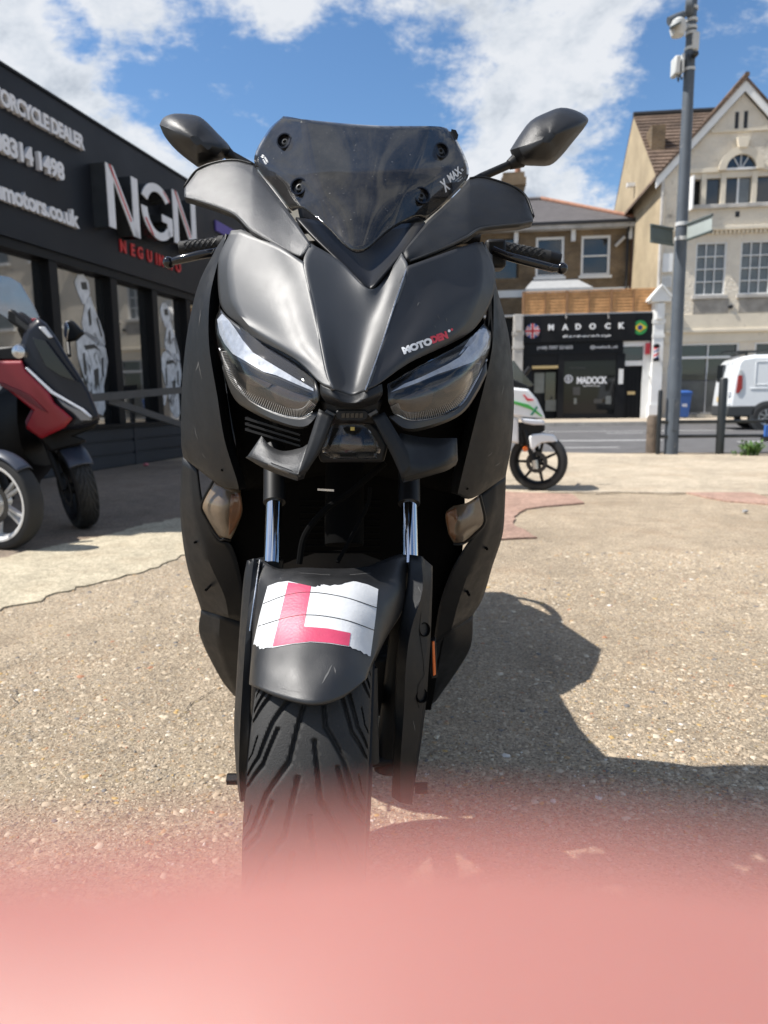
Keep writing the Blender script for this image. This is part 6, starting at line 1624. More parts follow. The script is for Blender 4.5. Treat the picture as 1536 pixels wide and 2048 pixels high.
for bv_, par, strokes in ((mb_, mg, [((664, 1330), (648, 1362), 1.6), ((668, 1333), (672, 1348), 1.3), ((655, 1345), (644, 1368), 1.0), ((700, 1150), (742, 1146), .8), ((600, 1146), (660, 1150), .8), ((560, 1376), (600, 1384), .6)]),
                          (bvh_of(sideL), sideL, [((396, 720), (404, 760), .7), ((398, 724), (392, 742), .6), ((404, 905), (412, 918), .8), ((388, 850), (396, 880), .5), ((402, 620), (398, 650), .5)]),
                          (bvh_of(sideR), sideR, [((1000, 925), (990, 932), .7), ((1008, 770), (1003, 790), .6), ((984, 905), (976, 912), .5)]),
                          (hb_, hoodR, [((834, 612), (838, 604), .9), ((838, 604), (842, 608), .7), ((874, 628), (880, 640), .8), ((892, 634), (894, 644), .7), ((902, 604), (910, 608), .6), ((868, 650), (872, 656), .6)]),
                          (fb, flR, [((835, 1170), (842, 1186), .6), ((826, 1440), (830, 1462), .7)])):
    for (x0, y0), (x1, y1), w_ in strokes:
        n_ = 6; L_ = []; R2_ = []
        for k in range(n_ + 1):
            t = k / n_; wd = w_ * math.sin(math.pi * (t * .9 + .05)); jx = random.uniform(-.5, .5)
            L_.append((x0 + (x1 - x0) * t - wd + jx, y0 + (y1 - y0) * t)); R2_.append((x0 + (x1 - x0) * t + wd + jx, y0 + (y1 - y0) * t + .6))
        decal('scratch', [L_ + R2_[::-1]], bv_, 'scuff', par, .0004, 8)
# panel gap between mudguard and fork covers
MB().tube(cr([P(520, 1120, .972), P(510, 1190, .93), P(503, 1240, .912), P(500, 1262, .905)], 5), .0012, 6).build('panel_gap', 'chrome_dull', bike)
# --- front wheel
AX = P(640, 1566, .97); AX = Vector((AX.x, .97, .274))
def wheel(name, c, yaw, lean, r, hw, mt, mr, spokes, parent, tread=True, nth=1400, ns=112, disc_side=1, rim_in=.62, spoke_m=None):
    """tyre with cut tread, rim, spokes, hub, brake disc"""
    M4 = Matrix.Translation(c) @ Matrix.Rotation(yaw, 4, 'Z') @ Matrix.Rotation(lean, 4, 'Y')
    pitch_n = 22
    th = np.linspace(0, 2 * np.pi, nth, endpoint=False); s = np.linspace(-1, 1, ns)
    T, S = np.meshgrid(th, s, indexing='ij')
    xs = hw * np.sin(S * np.pi / 2 * 1.0) * (1 + .0 * S)
    prof = r - hw * .78 * (1 - np.cos(S * 1.25)) - np.where(np.abs(S) > .82, (np.abs(S) - .82) * r * .75, 0)
    depth = np.zeros_like(T)
    if tread:
        circ_ = (T / (2 * np.pi) * pitch_n)
        def seg(p0, p1, w, side, off):
            a = np.abs(S) if side is None else S * side
            best = np.zeros_like(T)
            for k in (-1, 0, 1, 2):
                v = (circ_ + off) % 1.0 + k
                L0 = 2 * np.pi * r / pitch_n
                px_, py_ = a * hw * 1.25, v * L0
                ax_, ay_, bx_, by_ = p0[0] * hw * 1.25, p0[1] * L0, p1[0] * hw * 1.25, p1[1] * L0
                dx, dy = bx_ - ax_, by_ - ay_
                t = np.clip(((px_ - ax_) * dx + (py_ - ay_) * dy) / (dx * dx + dy * dy), 0, 1)
                d = np.hypot(px_ - ax_ - t * dx, py_ - ay_ - t * dy)
                best = np.maximum(best, np.clip((w * 1.15 - d) / .0016, 0, 1))
            return best
        for side, off in ((1, 0.0), (-1, 0.5)):
            for p0, p1, w in (((.07, .0), (.17, .8), .0024), ((.17, .8), (.40, 1.25), .0026), ((.40, 1.25), (.56, 1.75), .0028), ((.56, 1.75), (.88, 2.15), .0026), ((.33, .35), (.48, .85), .0024), ((.48, .85), (.72, 1.15), .0028), ((.72, 1.15), (.92, 1.3), .0026), ((.62, .45), (.70, .70), .0014), ((.70, .70), (.82, .82), .0014)):
                depth = np.maximum(depth, seg(p0, p1, w, side, off))
    rad = prof - depth * .0055
    Vx = xs; Vy = rad * np.cos(T); Vz = rad * np.sin(T)
    V = np.stack([Vx, Vy, Vz], -1).reshape(-1, 3)
    i = np.arange(nth)[:, None]; j = np.arange(ns - 1)[None, :]
    Fq = np.stack([i * ns + j, i * ns + j + 1, ((i + 1) % nth) * ns + j + 1, ((i + 1) % nth) * ns + j], -1).reshape(-1, 4)
    Mn = np.array(M4); V = V @ Mn[:3, :3].T + Mn[:3, 3]
    me = bpy.data.meshes.new('tyre'); me.from_pydata(V.tolist(), [], Fq.tolist()); me.update()
    wh = bpy.data.objects.new(name, None); COL.objects.link(wh); wh.parent = parent
    wh.matrix_parent_inverse = Matrix.Translation(-wloc(parent)); wh.empty_display_size = .05
    T4 = lambda p: M4 @ Vector(p)
    ax = (M4.to_3x3() @ Vector((1, 0, 0)))
    def part(nm, mb, m_, sh=35):
        o = mb.build(nm, m_, None, sh); o.parent = wh; return o
    ty = put('tyre', me, mt, None, 50); ty.parent = wh
    rr = r - hw * 1.05
    r1 = r * .79; r2 = r * .70
    part('rim', MB().lathe(T4((0, 0, 0)), ax, [(-hw * .55, r1 + .01), (-hw * 1.03, r1 + .004), (-hw * 1.03, r1 - .008), (-hw * .8, r2 + .004), (-hw * .5, r2 - .004), (hw * .5, r2 - .004), (hw * .8, r2 + .004), (hw * 1.03, r1 - .008), (hw * 1.03, r1 + .004), (hw * .55, r1 + .01)], 64, True), mr)
    for k in range(spokes):
        a = 6.2832 * k / spokes if spokes < 10 else 6.2832 * (k // 2) / (spokes // 2) + (.13 if k % 2 else -.13); c_, s_ = math.cos(a), math.sin(a); mb = MB(); w0, w1 = (.014, .010) if spokes < 10 else (.009, .007)
        for x0, x1 in ((-.014, .014),):
            p = lambda x, rad_, w: T4((x, rad_ * c_ - w * s_, rad_ * s_ + w * c_))
            mb.box8([p(x0, .03, -w0), p(x1, .03, -w0), p(x1, .03, w0), p(x0, .03, w0), p(x0, rr - .02, -w1), p(x1, rr - .02, -w1), p(x1, rr - .02, w1), p(x0, rr - .02, w1)])
        part('spoke', mb, spoke_m or mr)
    part('hub', MB().lathe(T4((0, 0, 0)), ax, [(-.055, .022), (-.05, .035), (.05, .035), (.055, .022)], 24), mr)
    if disc_side:
        x = disc_side * (hw + .004)
        part('brake_disc', MB().lathe(T4((x, 0, 0)), ax, [(-.002, .085), (-.002, r * .42), (.002, r * .42), (.002, .085)], 48, True), 'bezel_grey')
    return wh, M4
fw, FM = wheel('front_wheel', AX, 0.01, R(3.5), .274, .070, 'rubber', 'bike_black', 5, bike)
cal = AX + Vector((.088, .085, .09))
MB().box(tuple(cal - Vector((.02, .03, .05))), tuple(cal + Vector((.025, .03, .05)))).build('brake_caliper', 'bike_black', bike, 35, True, .01)
for px, py, s_ in ((467, 1558, -1), (842, 1576, 1)):
    c = P(px, py, .955)
    MB().lathe(c, (1, 0, 0), [(-.009, .0082), (.009, .0082)], 6).build('axle_nut', 'bike_black', bike)
MB().cyl(AX - Vector((.10, 0, 0)), AX + Vector((.125, 0, 0)), .009, 12).build('axle', 'bike_black', bike)
MB().tube([AX - Vector((.088, -.01, .02)), P(541, 1118, 1.0)], .019, 14).build('fork_leg', 'bike_black', bike)
MB().tube([AX + Vector((.098, .01, -.02)), P(822, 1118, 1.0)], .019, 14).build('fork_leg', 'bike_black', bike)
# --- wings by the handlebars
def wing(top, bot, m, sc):
    rows = []
    for f, bulge in ((0, 0), (.12, .006), (.6, .007), (1, 0)):
        rows.append([(t[0] + (q[0] - t[0]) * f, t[1] + (q[1] - t[1]) * f, t[2] + (q[2] - t[2]) * f - bulge) for t, q in zip(top, bot)])
    o = panel('hand_wing', rows, m, bike, .005, 5, 6, (1,), sc, sharp=14)
    under = [bot, [(x + (4 if x < 740 else -4), y + (11 if i < 5 else 5), Y + .03) for i, (x, y, Y) in enumerate(bot)]]
    panel('wing_underside', under, 'bike_plastic' if top[0][0] < 740 else 'bezel_grey', o, .003, 3, 6)
    back = [top[:5], [(x + (3 if x < 740 else -3), y + 6, Y + .05) for (x, y, Y) in top[:5]]]
    panel('wing_back', back, 'bike_plastic', o, .003, 3, 6)
    return o
wing([(369, 376, 1.255), (394, 342, 1.258), (430, 327, 1.25), (470, 322, 1.24), (506, 330, 1.232), (552, 388, 1.19), (588, 437, 1.135), (622, 488, 1.068)],
     [(368, 394, 1.232), (405, 405, 1.197), (440, 417, 1.167), (470, 431, 1.142), (500, 461, 1.105), (545, 488, 1.078), (578, 506, 1.064), (601, 516, 1.056)], 'bike_grain_lit', (1, 4, 6))
wing([(1066, 434, 1.208), (1051, 394, 1.232), (1022, 373, 1.24), (967, 356, 1.24), (940, 358, 1.232), (902, 398, 1.19), (857, 440, 1.135), (806, 503, 1.068)],
     [(1066, 443, 1.18), (1040, 449, 1.162), (1000, 453, 1.15), (960, 459, 1.134), (935, 474, 1.11), (895, 494, 1.085), (852, 512, 1.066), (818, 525, 1.056)], 'bike_plastic', (1, 4, 6))
panel('wing_gap', [[(508, 332, 1.235), (545, 375, 1.205), (583, 424, 1.17)], [(503, 334, 1.236), (536, 376, 1.208), (574, 424, 1.172)]], 'bezel_grey', bike, .002)
# --- mirrors
def mirror(outline, ridge, cx, cy, Y):
    """domed shell: rims shrink towards the front"""
    V = []; n = len(outline)
    o3 = [Vector((x, y, 0)) for x, y in outline]; ring_ = cr(o3 + [o3[0]], 3)[:-1]; n = len(ring_)
    lev = [(1.0, .045), (1.015, .018), (.96, -.004), (.78, -.024), (.48, -.038), (.18, -.044)]
    for f, dy in lev:
        for p in ring_:
            x = cx + (p.x - cx) * f; y = cy + (p.y - cy) * f
            a = math.atan2(p.y - cy, p.x - cx)
            V.append(P(x, y, Y + dy + (.006 * abs(math.sin(a - ridge)) if f < .97 else 0)))
    Fq = [(k * n + i, k * n + (i + 1) % n, (k + 1) * n + (i + 1) % n, (k + 1) * n + i) for k in range(len(lev) - 1) for i in range(n)]
    Fq.append(tuple((len(lev) - 1) * n + i for i in range(n)))
    o = mesh('mirror', V, Fq, 'bike_grain_fine', bike, 28); fix_normals(o)
    gl = mesh('mirror_glass', [P(cx + (p.x - cx) * .93, cy + (p.y - cy) * .93, Y + .043) for p in ring_], [tuple(range(n))], 'mirror_glass', o, None)
    return o
mat('bike_grain_fine', (0.011, 0.011, 0.0115), 0.42, var=.12, vs=30, bump=.35, bs=800, rvar=.05)
mirror([(320, 250), (328, 236), (349, 228), (385, 230), (407, 239), (435, 267), (459, 293), (457, 307), (440, 321), (401, 333), (388, 328), (355, 302), (331, 274)], .7, 393, 281, 1.30)
mirror([(1021, 300), (1040, 270), (1062, 242), (1092, 226), (1122, 216), (1152, 222), (1174, 236), (1171, 251), (1145, 284), (1120, 314), (1099, 330), (1070, 331), (1040, 328), (1026, 312)], -.6, 1098, 275, 1.30)
MB().tube([P(450, 302, 1.31), P(462, 312, 1.31), P(500, 332, 1.30), P(512, 340, 1.30)], [.011, .009, .008, .008], 12).build('mirror_stem', 'bike_black', bike)
MB().tube([P(1043, 318, 1.315), P(1032, 322, 1.312), P(1018, 330, 1.31)], [.014, .013, .0085], 14).build('mirror_boot', 'bike_black', bike)
MB().tube([P(1020, 329, 1.31), P(965, 353, 1.295), P(940, 366, 1.29), P(925, 380, 1.29)], .0068, 12).build('mirror_stem', 'bike_black', bike)
# --- handlebar, grips and levers
def grip(a, c, r):
    mb = MB().tube([a, a.lerp(c, .12), a.lerp(c, .13), c], [r * 1.15, r * 1.15, r, r], 18); o = mb.build('grip', 'rubber', bike)
    t = (c - a); L_ = t.length; t.normalize(); x = t.orthogonal().normalized(); y = t.cross(x)
    for sgn in (1, -1):
        for k in range(8):
            pts = []
            for i in range(15):
                f = .15 + .72 * i / 14; q = 6.2832 * (k / 8 + sgn * f * 1.1); pts.append(a + t * L_ * f + (x * math.cos(q) + y * math.sin(q)) * (r + .0002))
            MB().tube(pts, .0009, 4).build('grip_knurl', 'bike_plastic', o)
    return o
MB().tube([P(470, 478, 1.37), P(700, 440, 1.38), P(960, 480, 1.37)], .012, 12).build('handlebar', 'bike_black', bike)
grip(P(450, 488, 1.37), P(361, 498, 1.375), .0135)
grip(P(994, 497, 1.37), P(1098, 516, 1.375), .0135)
MB().tube([P(1096, 515, 1.375), P(1119, 521, 1.376)], .0125, 14).build('bar_end', 'bike_black', bike)
def lever(pts, ball):
    mb = MB().tube([P(*p) for p in pts], [.0075, .0075, .0078, .0075, .0062], 12); o = mb.build('lever', 'bike_gloss', bike)
    MB().ball(P(*ball), .0105, 16).build('lever_ball', 'bike_gloss', o)
    for k in range(6):
        f = k / 6; a = P(*pts[1]).lerp(P(*pts[3]), f); c = P(*pts[1]).lerp(P(*pts[3]), f + .16)
        MB().tube([a + Vector((0, -.0065, .004)), (a + c) / 2 + Vector((0, -.0075, -.003)), c + Vector((0, -.0065, .004))], .0008, 4).build('lever_knurl', 'bezel_grey', o)
lever([(445, 500, 1.33), (430, 505, 1.325), (400, 510, 1.325), (360, 519, 1.33), (346, 523, 1.335)], (337, 525, 1.336))
lever([(985, 500, 1.33), (1012, 512, 1.325), (1050, 522, 1.325), (1105, 536, 1.33), (1115, 537, 1.335)], (1124, 537, 1.336))
MB().box(tuple(P(985, 512, 1.34) - Vector((.012, 0, .02))), tuple(P(1000, 500, 1.34) + Vector((.012, .05, .02)))).build('brake_master', 'bike_black', bike, 35, True, .006)
# --- the rest of the machine behind the fairing
def loft(name, secs, m, parent, n=20, pw=2.6, sharp=45):
    V = []
    for (Y, hw, z0, z1, dx) in secs:
        for k in range(n):
            a = 6.2832 * k / n; c_, s_ = math.cos(a), math.sin(a)
            x = math.copysign(abs(c_) ** (2 / pw), c_) * hw; z = (z0 + z1) / 2 + math.copysign(abs(s_) ** (2 / pw), s_) * (z1 - z0) / 2
            V.append(B(x + dx, Y, z))
    Fq = [(i * n + k, i * n + (k + 1) % n, (i + 1) * n + (k + 1) % n, (i + 1) * n + k) for i in range(len(secs) - 1) for k in range(n)]
    Fq += [tuple(reversed(range(n))), tuple((len(secs) - 1) * n + k for k in range(n))]
    return fix_normals(mesh(name, V, Fq, m, parent, sharp))
loft('leg_shield_back', [(1.30, .21, .42, .98, 0), (1.35, .225, .34, .95, 0), (1.41, .19, .34, .84, 0), (1.46, .12, .35, .6, 0)], 'bike_plastic', bike)
loft('footboard', [(1.42, .17, .20, .34, 0), (1.50, .235, .19, .33, 0), (1.85, .23, .20, .33, 0), (2.02, .20, .24, .36, 0)], 'bike_plastic', bike)
loft('centre_tunnel', [(1.40, .09, .22, .74, 0), (1.6, .105, .22, .70, 0), (1.8, .12, .22, .70, 0), (2.0, .16, .24, .71, 0)], 'bike_plastic', bike)
loft('tail_body', [(1.84, .13, .30, .62, 0), (2.0, .185, .32, .70, 0), (2.25, .19, .40, .72, 0), (2.55, .16, .50, .79, 0), (2.8, .10, .62, .83, 0), (2.86, .05, .68, .82, 0)], 'bike_satin_shade', bike)
loft('seat', [(1.80, .07, .62, .72, 0), (1.9, .14, .63, .79, 0), (2.04, .17, .66, .86, 0), (2.14, .168, .69, .925, 0), (2.24, .155, .71, .915, 0), (2.5, .14, .74, .865, 0), (2.66, .09, .77, .84, 0)], 'seat_vinyl', bike)
for s_ in (-1, 1): MB().tube(cr([B(.13 * s_, 2.36, .78), B(.15 * s_, 2.48, .82), B(.13 * s_, 2.66, .84), B(.06 * s_, 2.76, .84)], 5), .014, 10).build('grab_rail', 'bike_black', bike)
MB().tube([B(-.06, 2.76, .84), B(.06, 2.76, .84)], .014, 10).build('grab_rail', 'bike_black', bike)
loft('engine_unit', [(1.95, .10, .18, .40, .0), (2.15, .15, .17, .42, -.02), (2.45, .12, .20, .38, -.08), (2.58, .07, .22, .34, -.1)], 'bike_black', bike)
rz = .268
rw, _ = wheel('rear_wheel', B(0, 2.51, rz), 0, R(3.5), .268, .07, 'rubber', 'bike_black', 5, bike, True, 300, 40, 0)
MB().tube(cr([B(-.15, 2.05, .20), B(-.19, 2.25, .22), B(-.20, 2.5, .30), B(-.20, 2.78, .42)], 5), [.03] * 5 + [.045] * 6 + [.055] * 5, 16).build('exhaust', 'bike_plastic', bike)
MB().tube([B(.16, 2.30, .36), B(.15, 2.52, .27)], .02, 10).build('shock_absorber', 'bike_black', bike)
MB().tube([B(.08, 1.74, .22), Vector((.045, 1.9, .012))], .012, 10).build('side_stand', 'bike_black', bike)
MB().box((.015, 1.865, 0), (.075, 1.935, .012)).build('stand_foot', 'bike_black', bike)
loft('rear_mudguard', [(2.62, .07, .52, .66, 0), (2.80, .06, .42, .52, 0), (2.88, .05, .30, .40, 0)], 'bike_black', bike)
# ================================================================== other scooters
mat('paint_red', (.24, .006, .015), .4, coat=.15, var=.08); mat('cowl_blueblack', (.009, .010, .016), .35, var=.1, spec=.35)
mat('paint_red_shade', (.11, .004, .008), .4)  # darker copy of the red for the shade of a crease
mat('lamp_glass', (.16, .17, .19), .12, spec=.8)
mat('fender_blue', (.035, .042, .062), .38, var=.1); mat('lamp_white', (.62, .64, .68), .2)
mat('silver_rim', (.68, .68, .67), .35, metal=.25, var=.06); mat('paint_white', (.76, .77, .77), .3, coat=.4, var=.03)
mat('stripe_green', (.06, .38, .07), .4); mat('stripe_teal', (.02, .19, .11), .4); mat('tick_red', (.60, .02, .04), .4)
glass_mat('screen_pale', (.50, .52, .60), .16, .03, 1.5, .22)
glass_mat('screen_grey', (.30, .31, .33), .10, .03, 1.5, .05)
def slab(name, pts, Y, depth, m, parent, bev=.015):
    """moulded part: its front face swells, the far side draws in"""
    q = [P(p[0], p[1], Y) for p in pts]
    if depth < .09: return MB().prism(q, (0, depth, 0)).build(name, m, parent, 30, True, bev)
    cx = sum(p[0] for p in pts) / len(pts); cy = sum(p[1] for p in pts) / len(pts); n = len(pts)
    k1, k2 = 1.0, .80
    mid = [P(cx + (p[0] - cx) * 1.0, cy + (p[1] - cy) * 1.0, Y + depth * .45) for p in pts]
    far = [P(cx + (p[0] - cx) * k2, cy + (p[1] - cy) * k2, Y + depth) for p in pts]
    nearf = [P(cx + (p[0] - cx) * .93, cy + (p[1] - cy) * .93, Y - min(.03, depth * .15)) for p in pts]
    V = nearf + q + mid + far
    F = [tuple(range(n)), tuple(3 * n + k for k in reversed(range(n)))]
    for l in range(3): F += [(l * n + k, (l + 1) * n + k, (l + 1) * n + (k + 1) % n, l * n + (k + 1) % n) for k in range(n)]
    o = mesh(name, V, F, m, parent, 40); fix_normals(o); bevel(o, min(bev, .012)); return o
def oloft(name, C, H, secs, m, parent, n=16, pw=2.6):
    """solid along heading H from point C: (forward, half width, z0, z1)"""
    S = Vector((-H.y, H.x, 0)); V = []
    for (f, hw, z0, z1) in secs:
        for k in range(n):
            a = 6.2832 * k / n; c_, s_ = math.cos(a), math.sin(a)
            V.append(C + H * f + S * (math.copysign(abs(c_) ** (2 / pw), c_) * hw) + Vector((0, 0, (z0 + z1) / 2 + math.copysign(abs(s_) ** (2 / pw), s_) * (z1 - z0) / 2)))
    Fq = [(i * n + k, i * n + (k + 1) % n, (i + 1) * n + (k + 1) % n, (i + 1) * n + k) for i in range(len(secs) - 1) for k in range(n)]
    Fq += [tuple(reversed(range(n))), tuple((len(secs) - 1) * n + k for k in range(n))]
    return fix_normals(mesh(name, V, Fq, m, parent, 45))
def fender(name, M4, r, hw, a0, a1, m, parent, n=18):
    rows = []
    for k in range(n + 1):
        a = R(a0 + (a1 - a0) * k / n); row = []
        for j in range(7):
            s_ = -1 + j / 3; rr = r * (1.09 - .10 * s_ * s_)
            row.append(M4 @ Vector((hw * 1.15 * s_, -rr * math.cos(a), rr * math.sin(a))))
        rows.append(row)
    o = panel(name, rows, m, parent, .006, 1, 2, raw=True, toward=rows[n // 2][3] + (rows[n // 2][3] - (M4 @ Vector((0, 0, 0)))) * 3)
    return o
# --- red scooter beside the showroom
RY = 4.5
rw_c = P(152, 955, 4.62); rw_c.z = .272
red = thing('red_scooter', (rw_c.x - .7, rw_c.y + .2, 0), 'red and blue-black scooter parked beside the showroom windows, front wheel turned', 'scooter')
wh_, RM = wheel('front_wheel', rw_c, R(38), R(-7), .272, .062, 'rubber', 'bike_black', 5, red, True, 400, 48, -1)
fender('front_fender', RM, .272, .066, 35, 105, 'fender_blue', red)
hd = Vector((.93, -.37, 0)); S_ = Vector((-hd.y, hd.x, 0))
slab('cowl', [(40, 690), (52, 655), (75, 634), (92, 646), (113, 675), (136, 714), (158, 748), (181, 786), (198, 830), (201, 840), (183, 850), (160, 858), (120, 862), (85, 850), (70, 800), (44, 740)], 4.42, .42, 'cowl_blueblack', red, .03)
slab('cowl_under', [(100, 855), (200, 842), (190, 856), (150, 872), (175, 880), (160, 890), (100, 905), (70, 870)], 4.50, .32, 'bike_black', red, .02)
slab('cowl_face', [(64, 675), (90, 680), (120, 720), (150, 760), (158, 765), (120, 752), (90, 732)], 4.37, .03, 'bike_gloss', red, .006)
slab('headlight', [(112, 795), (140, 812), (162, 820), (181, 834), (180, 841), (161, 842), (146, 826), (125, 812)], 4.36, .04, 'lamp_glass', red, .006)
slab('light_strip', [(49, 736), (52, 734), (103, 782), (135, 801), (165, 818), (182, 834), (178, 834), (160, 820), (132, 804), (101, 787)], 4.35, .03, 'lamp_white', red, .004)
rd = slab('side_panel', [(-150, 705), (0, 721), (44, 721), (52, 740), (100, 786), (110, 806), (146, 837), (130, 855), (83, 878), (52, 857), (69, 823), (40, 800), (0, 766), (-150, 740)], 4.36, .10, 'paint_red', red, .02)
slab('crease_shade', [(0, 764), (60, 790), (96, 826), (80, 818), (40, 792), (0, 772)], 4.335, .01, 'paint_red_shade', rd, .003)  # flat sliver, the crease's shade put into its colour
slab('screen', [(-60, 562), (0, 550), (20, 554), (40, 566), (66, 610), (80, 640), (66, 646), (18, 640), (0, 628), (-40, 616)], 4.5, .012, 'screen_pale', red, .003)
slab('screen_sticker', [(62, 637), (78, 636), (90, 649), (70, 652)], 4.485, .006, 'decal_red', red, .001)
slab('screen_base', [(76, 654), (88, 653), (104, 674), (97, 676)], 4.375, .02, 'lamp_white', red, .003)
slab('mirror', [(14, 622), (20, 617), (28, 623), (66, 652), (69, 668), (55, 670), (14, 641)], 4.42, .05, 'bike_black', red, .012)
slab('mirror_face', [(30, 632), (60, 655), (66, 664), (56, 664), (32, 645)], 4.405, .01, 'bezel_grey', red, .002)
slab('mirror', [(126, 645), (132, 640), (142, 640), (166, 665), (150, 680), (132, 684), (126, 665)], 4.75, .05, 'bike_black', red, .012)
slab('mirror_face', [(127, 650), (133, 643), (137, 655), (134, 680), (128, 672)], 4.74, .012, 'mirror_glass', red, .002)
MB().tube([P(136, 684, 4.77), P(139, 712, 4.7)], .012, 8).build('mirror_stem', 'bike_black', red)
MB().tube([P(40, 655, 4.45), P(70, 720, 4.5)], .02, 8).build('mirror_stem', 'bike_black', red)
slab('handlebar_cover', [(-40, 700), (0, 694), (35, 690), (44, 700), (40, 722), (0, 722), (-60, 715)], 4.40, .2, 'bike_black', red, .03)
MB().lathe(P(40, 704, 4.39), (0, -1, 0), [(0, .05), (.02, .04), (.03, .0)], 14).build('switch_pod', 'chrome_dull', red)
for s_ in (-.075, .075):
    e = RM @ Vector((s_, 0, 0)); MB().tube([e, e - hd * .16 + Vector((0, 0, .42))], .026, 12).build('fork_leg', 'bike_black', red)
CB = Vector((rw_c.x, rw_c.y + .08, 0)) - hd * .25
oloft('leg_shield', CB, hd, [(-.42, .18, .30, .80), (-.25, .24, .25, .95), (-.05, .20, .40, 1.0)], 'bike_black', red)
oloft('footboard', CB, hd, [(-1.05, .20, .22, .34), (-.35, .22, .20, .33)], 'bike_black', red)
oloft('tail_body', CB, hd, [(-1.75, .08, .62, .80), (-1.4, .17, .42, .76), (-1.0, .18, .25, .70), (-.85, .12, .25, .6)], 'paint_red', red)
oloft('seat', CB, hd, [(-1.7, .08, .78, .86), (-1.35, .15, .74, .85), (-.95, .13, .68, .80), (-.85, .06, .68, .74)], 'seat_vinyl', red)
rc = CB - hd * 1.25; rc.z = .262
wheel('rear_wheel', rc, math.atan2(hd.x, -hd.y), 0, .262, .065, 'rubber', 'bike_black', 5, red, False, 80, 16, 0)
# --- second scooter, only its silver front wheel in view
gw_c = P(0, 993, 3.95); gw_c.z = .272
gsc = thing('grey_scooter', (gw_c.x - .7, gw_c.y + .1, 0), 'dark scooter with silver spoked front wheel and blue grey mudguard, standing before the red scooter', 'scooter')
_, GM = wheel('front_wheel', gw_c, R(72), R(-2), .272, .055, 'tyre_plain', 'silver_rim', 10, gsc, False, 120, 24, -1)
fender('front_fender', GM, .272, .050, 42, 110, 'fender_blue', gsc)
h2 = Vector((.95, -.31, 0))
for s_ in (-.07, .07):
    e = GM @ Vector((s_, 0, 0)); MB().tube([e, e - h2 * .22 + Vector((0, 0, .55))], .026, 12).build('fork_leg', 'bike_black', gsc)
C2 = Vector((gw_c.x, gw_c.y, 0)) - h2 * .45
oloft('front_cowl', C2, h2, [(-.20, .20, .35, 1.0), (.0, .22, .40, .95), (.16, .12, .55, .85)], 'cowl_blueblack', gsc)
oloft('footboard', C2, h2, [(-.95, .20, .22, .34), (-.2, .22, .20, .36)], 'bike_black', gsc)
oloft('tail_body', C2, h2, [(-1.6, .08, .62, .80), (-1.25, .17, .42, .76), (-.8, .16, .25, .68)], 'cowl_blueblack', gsc)
oloft('seat', C2, h2, [(-1.5, .08, .78, .86), (-1.2, .15, .74, .85), (-.75, .10, .68, .78)], 'seat_vinyl', gsc)
MB().tube([C2 - h2 * .1 + Vector((-.1, -.33, 1.04)), C2 - h2 * .1 + Vector((.1, .33, 1.04))], .014, 8).build('handlebar', 'bike_black', gsc)
rc = C2 - h2 * 1.05; rc.z = .262
wheel('rear_wheel', rc, R(72), 0, .262, .06, 'tyre_plain', 'silver_rim', 5, gsc, False, 80, 16, 0)
# --- white scooter towards the street
WY = 6.3
wc = P(1076, 935, WY); wc.z = .262
wsc = thing('white_scooter', (wc.x - .65, wc.y + .1, 0), 'white scooter with green stripes and red tick parked side-on near the pink patch', 'scooter')
_, WM = wheel('front_wheel', wc, R(66), R(-2), .258, .055, 'tyre_plain', 'bike_black', 7, wsc, False, 120, 24, 0)
h3 = Vector((.92, -.4, 0))
MB().lathe(WM @ Vector((-.06, 0, 0)), WM.to_3x3() @ Vector((1, 0, 0)), [(-.003, .06), (-.003, .095), (.003, .095), (.003, .06)], 32, True).build('brake_disc', 'bezel_grey', wsc)
slab('front_fender', [(1057, 873), (1066, 868), (1085, 866), (1108, 869), (1119, 886), (1100, 884), (1082, 886), (1072, 894), (1066, 902), (1060, 898)], WY - .09, .17, 'paint_white', wsc, .025)
body = slab('front_cowl', [(1000, 780), (1028, 775), (1056, 778), (1074, 798), (1086, 824), (1091, 838), (1062, 836), (1038, 834), (1000, 830)], WY - .08, .36, 'paint_white', wsc, .04)
slab('leg_shield', [(985, 820), (1022, 832), (1037, 837), (1038, 888), (1020, 884), (985, 880)], WY - .06, .4, 'paint_white', wsc, .03)
slab('headlight', [(1040, 836), (1062, 838), (1088, 840), (1090, 850), (1066, 850), (1045, 846)], WY - .10, .3, 'lamp_white', wsc, .015)
slab('cowl_under', [(1036, 844), (1090, 846), (1090, 862), (1072, 868), (1058, 872), (1048, 890), (1038, 892)], WY - .05, .28, 'bike_black', wsc, .02)
slab('stripe', [(1018, 801), (1032, 803), (1057, 809), (1072, 820), (1086, 833), (1082, 833), (1062, 819), (1030, 808), (1018, 805)], WY - .120, .01, 'stripe_green', wsc, .002)
slab('stripe', [(1073, 812), (1076, 815), (1065, 831), (1061, 830)], WY - .121, .01, 'stripe_teal', wsc, .002)
slab('tick_mark', [(1046, 789), (1050, 790), (1056, 797), (1068, 799), (1067, 801), (1055, 802)], WY - .120, .01, 'tick_red', wsc, .002)
slab('screen', [(1000, 716), (1029, 722), (1050, 750), (1068, 770), (1058, 774), (1028, 760), (1000, 752)], WY + .05, .012, 'screen_grey', wsc, .003)
slab('screen_base', [(1024, 758), (1058, 773), (1056, 780), (1020, 776)], WY - .02, .2, 'bike_black', wsc, .01)
MB().tube([P(1048, 860, WY - .08), P(1069, 930, WY - .09)], .022, 10).build('fork_leg', 'bike_black', wsc)
MB().tube([P(1062, 850, WY + .12), WM @ Vector((.075, 0, 0))], .02, 10).build('fork_leg', 'bike_black', wsc)
MB().tube([P(1069, 920, WY - .1), P(1071, 937, WY - .1)], .028, 10).build('brake_caliper', 'chrome_dull', wsc)
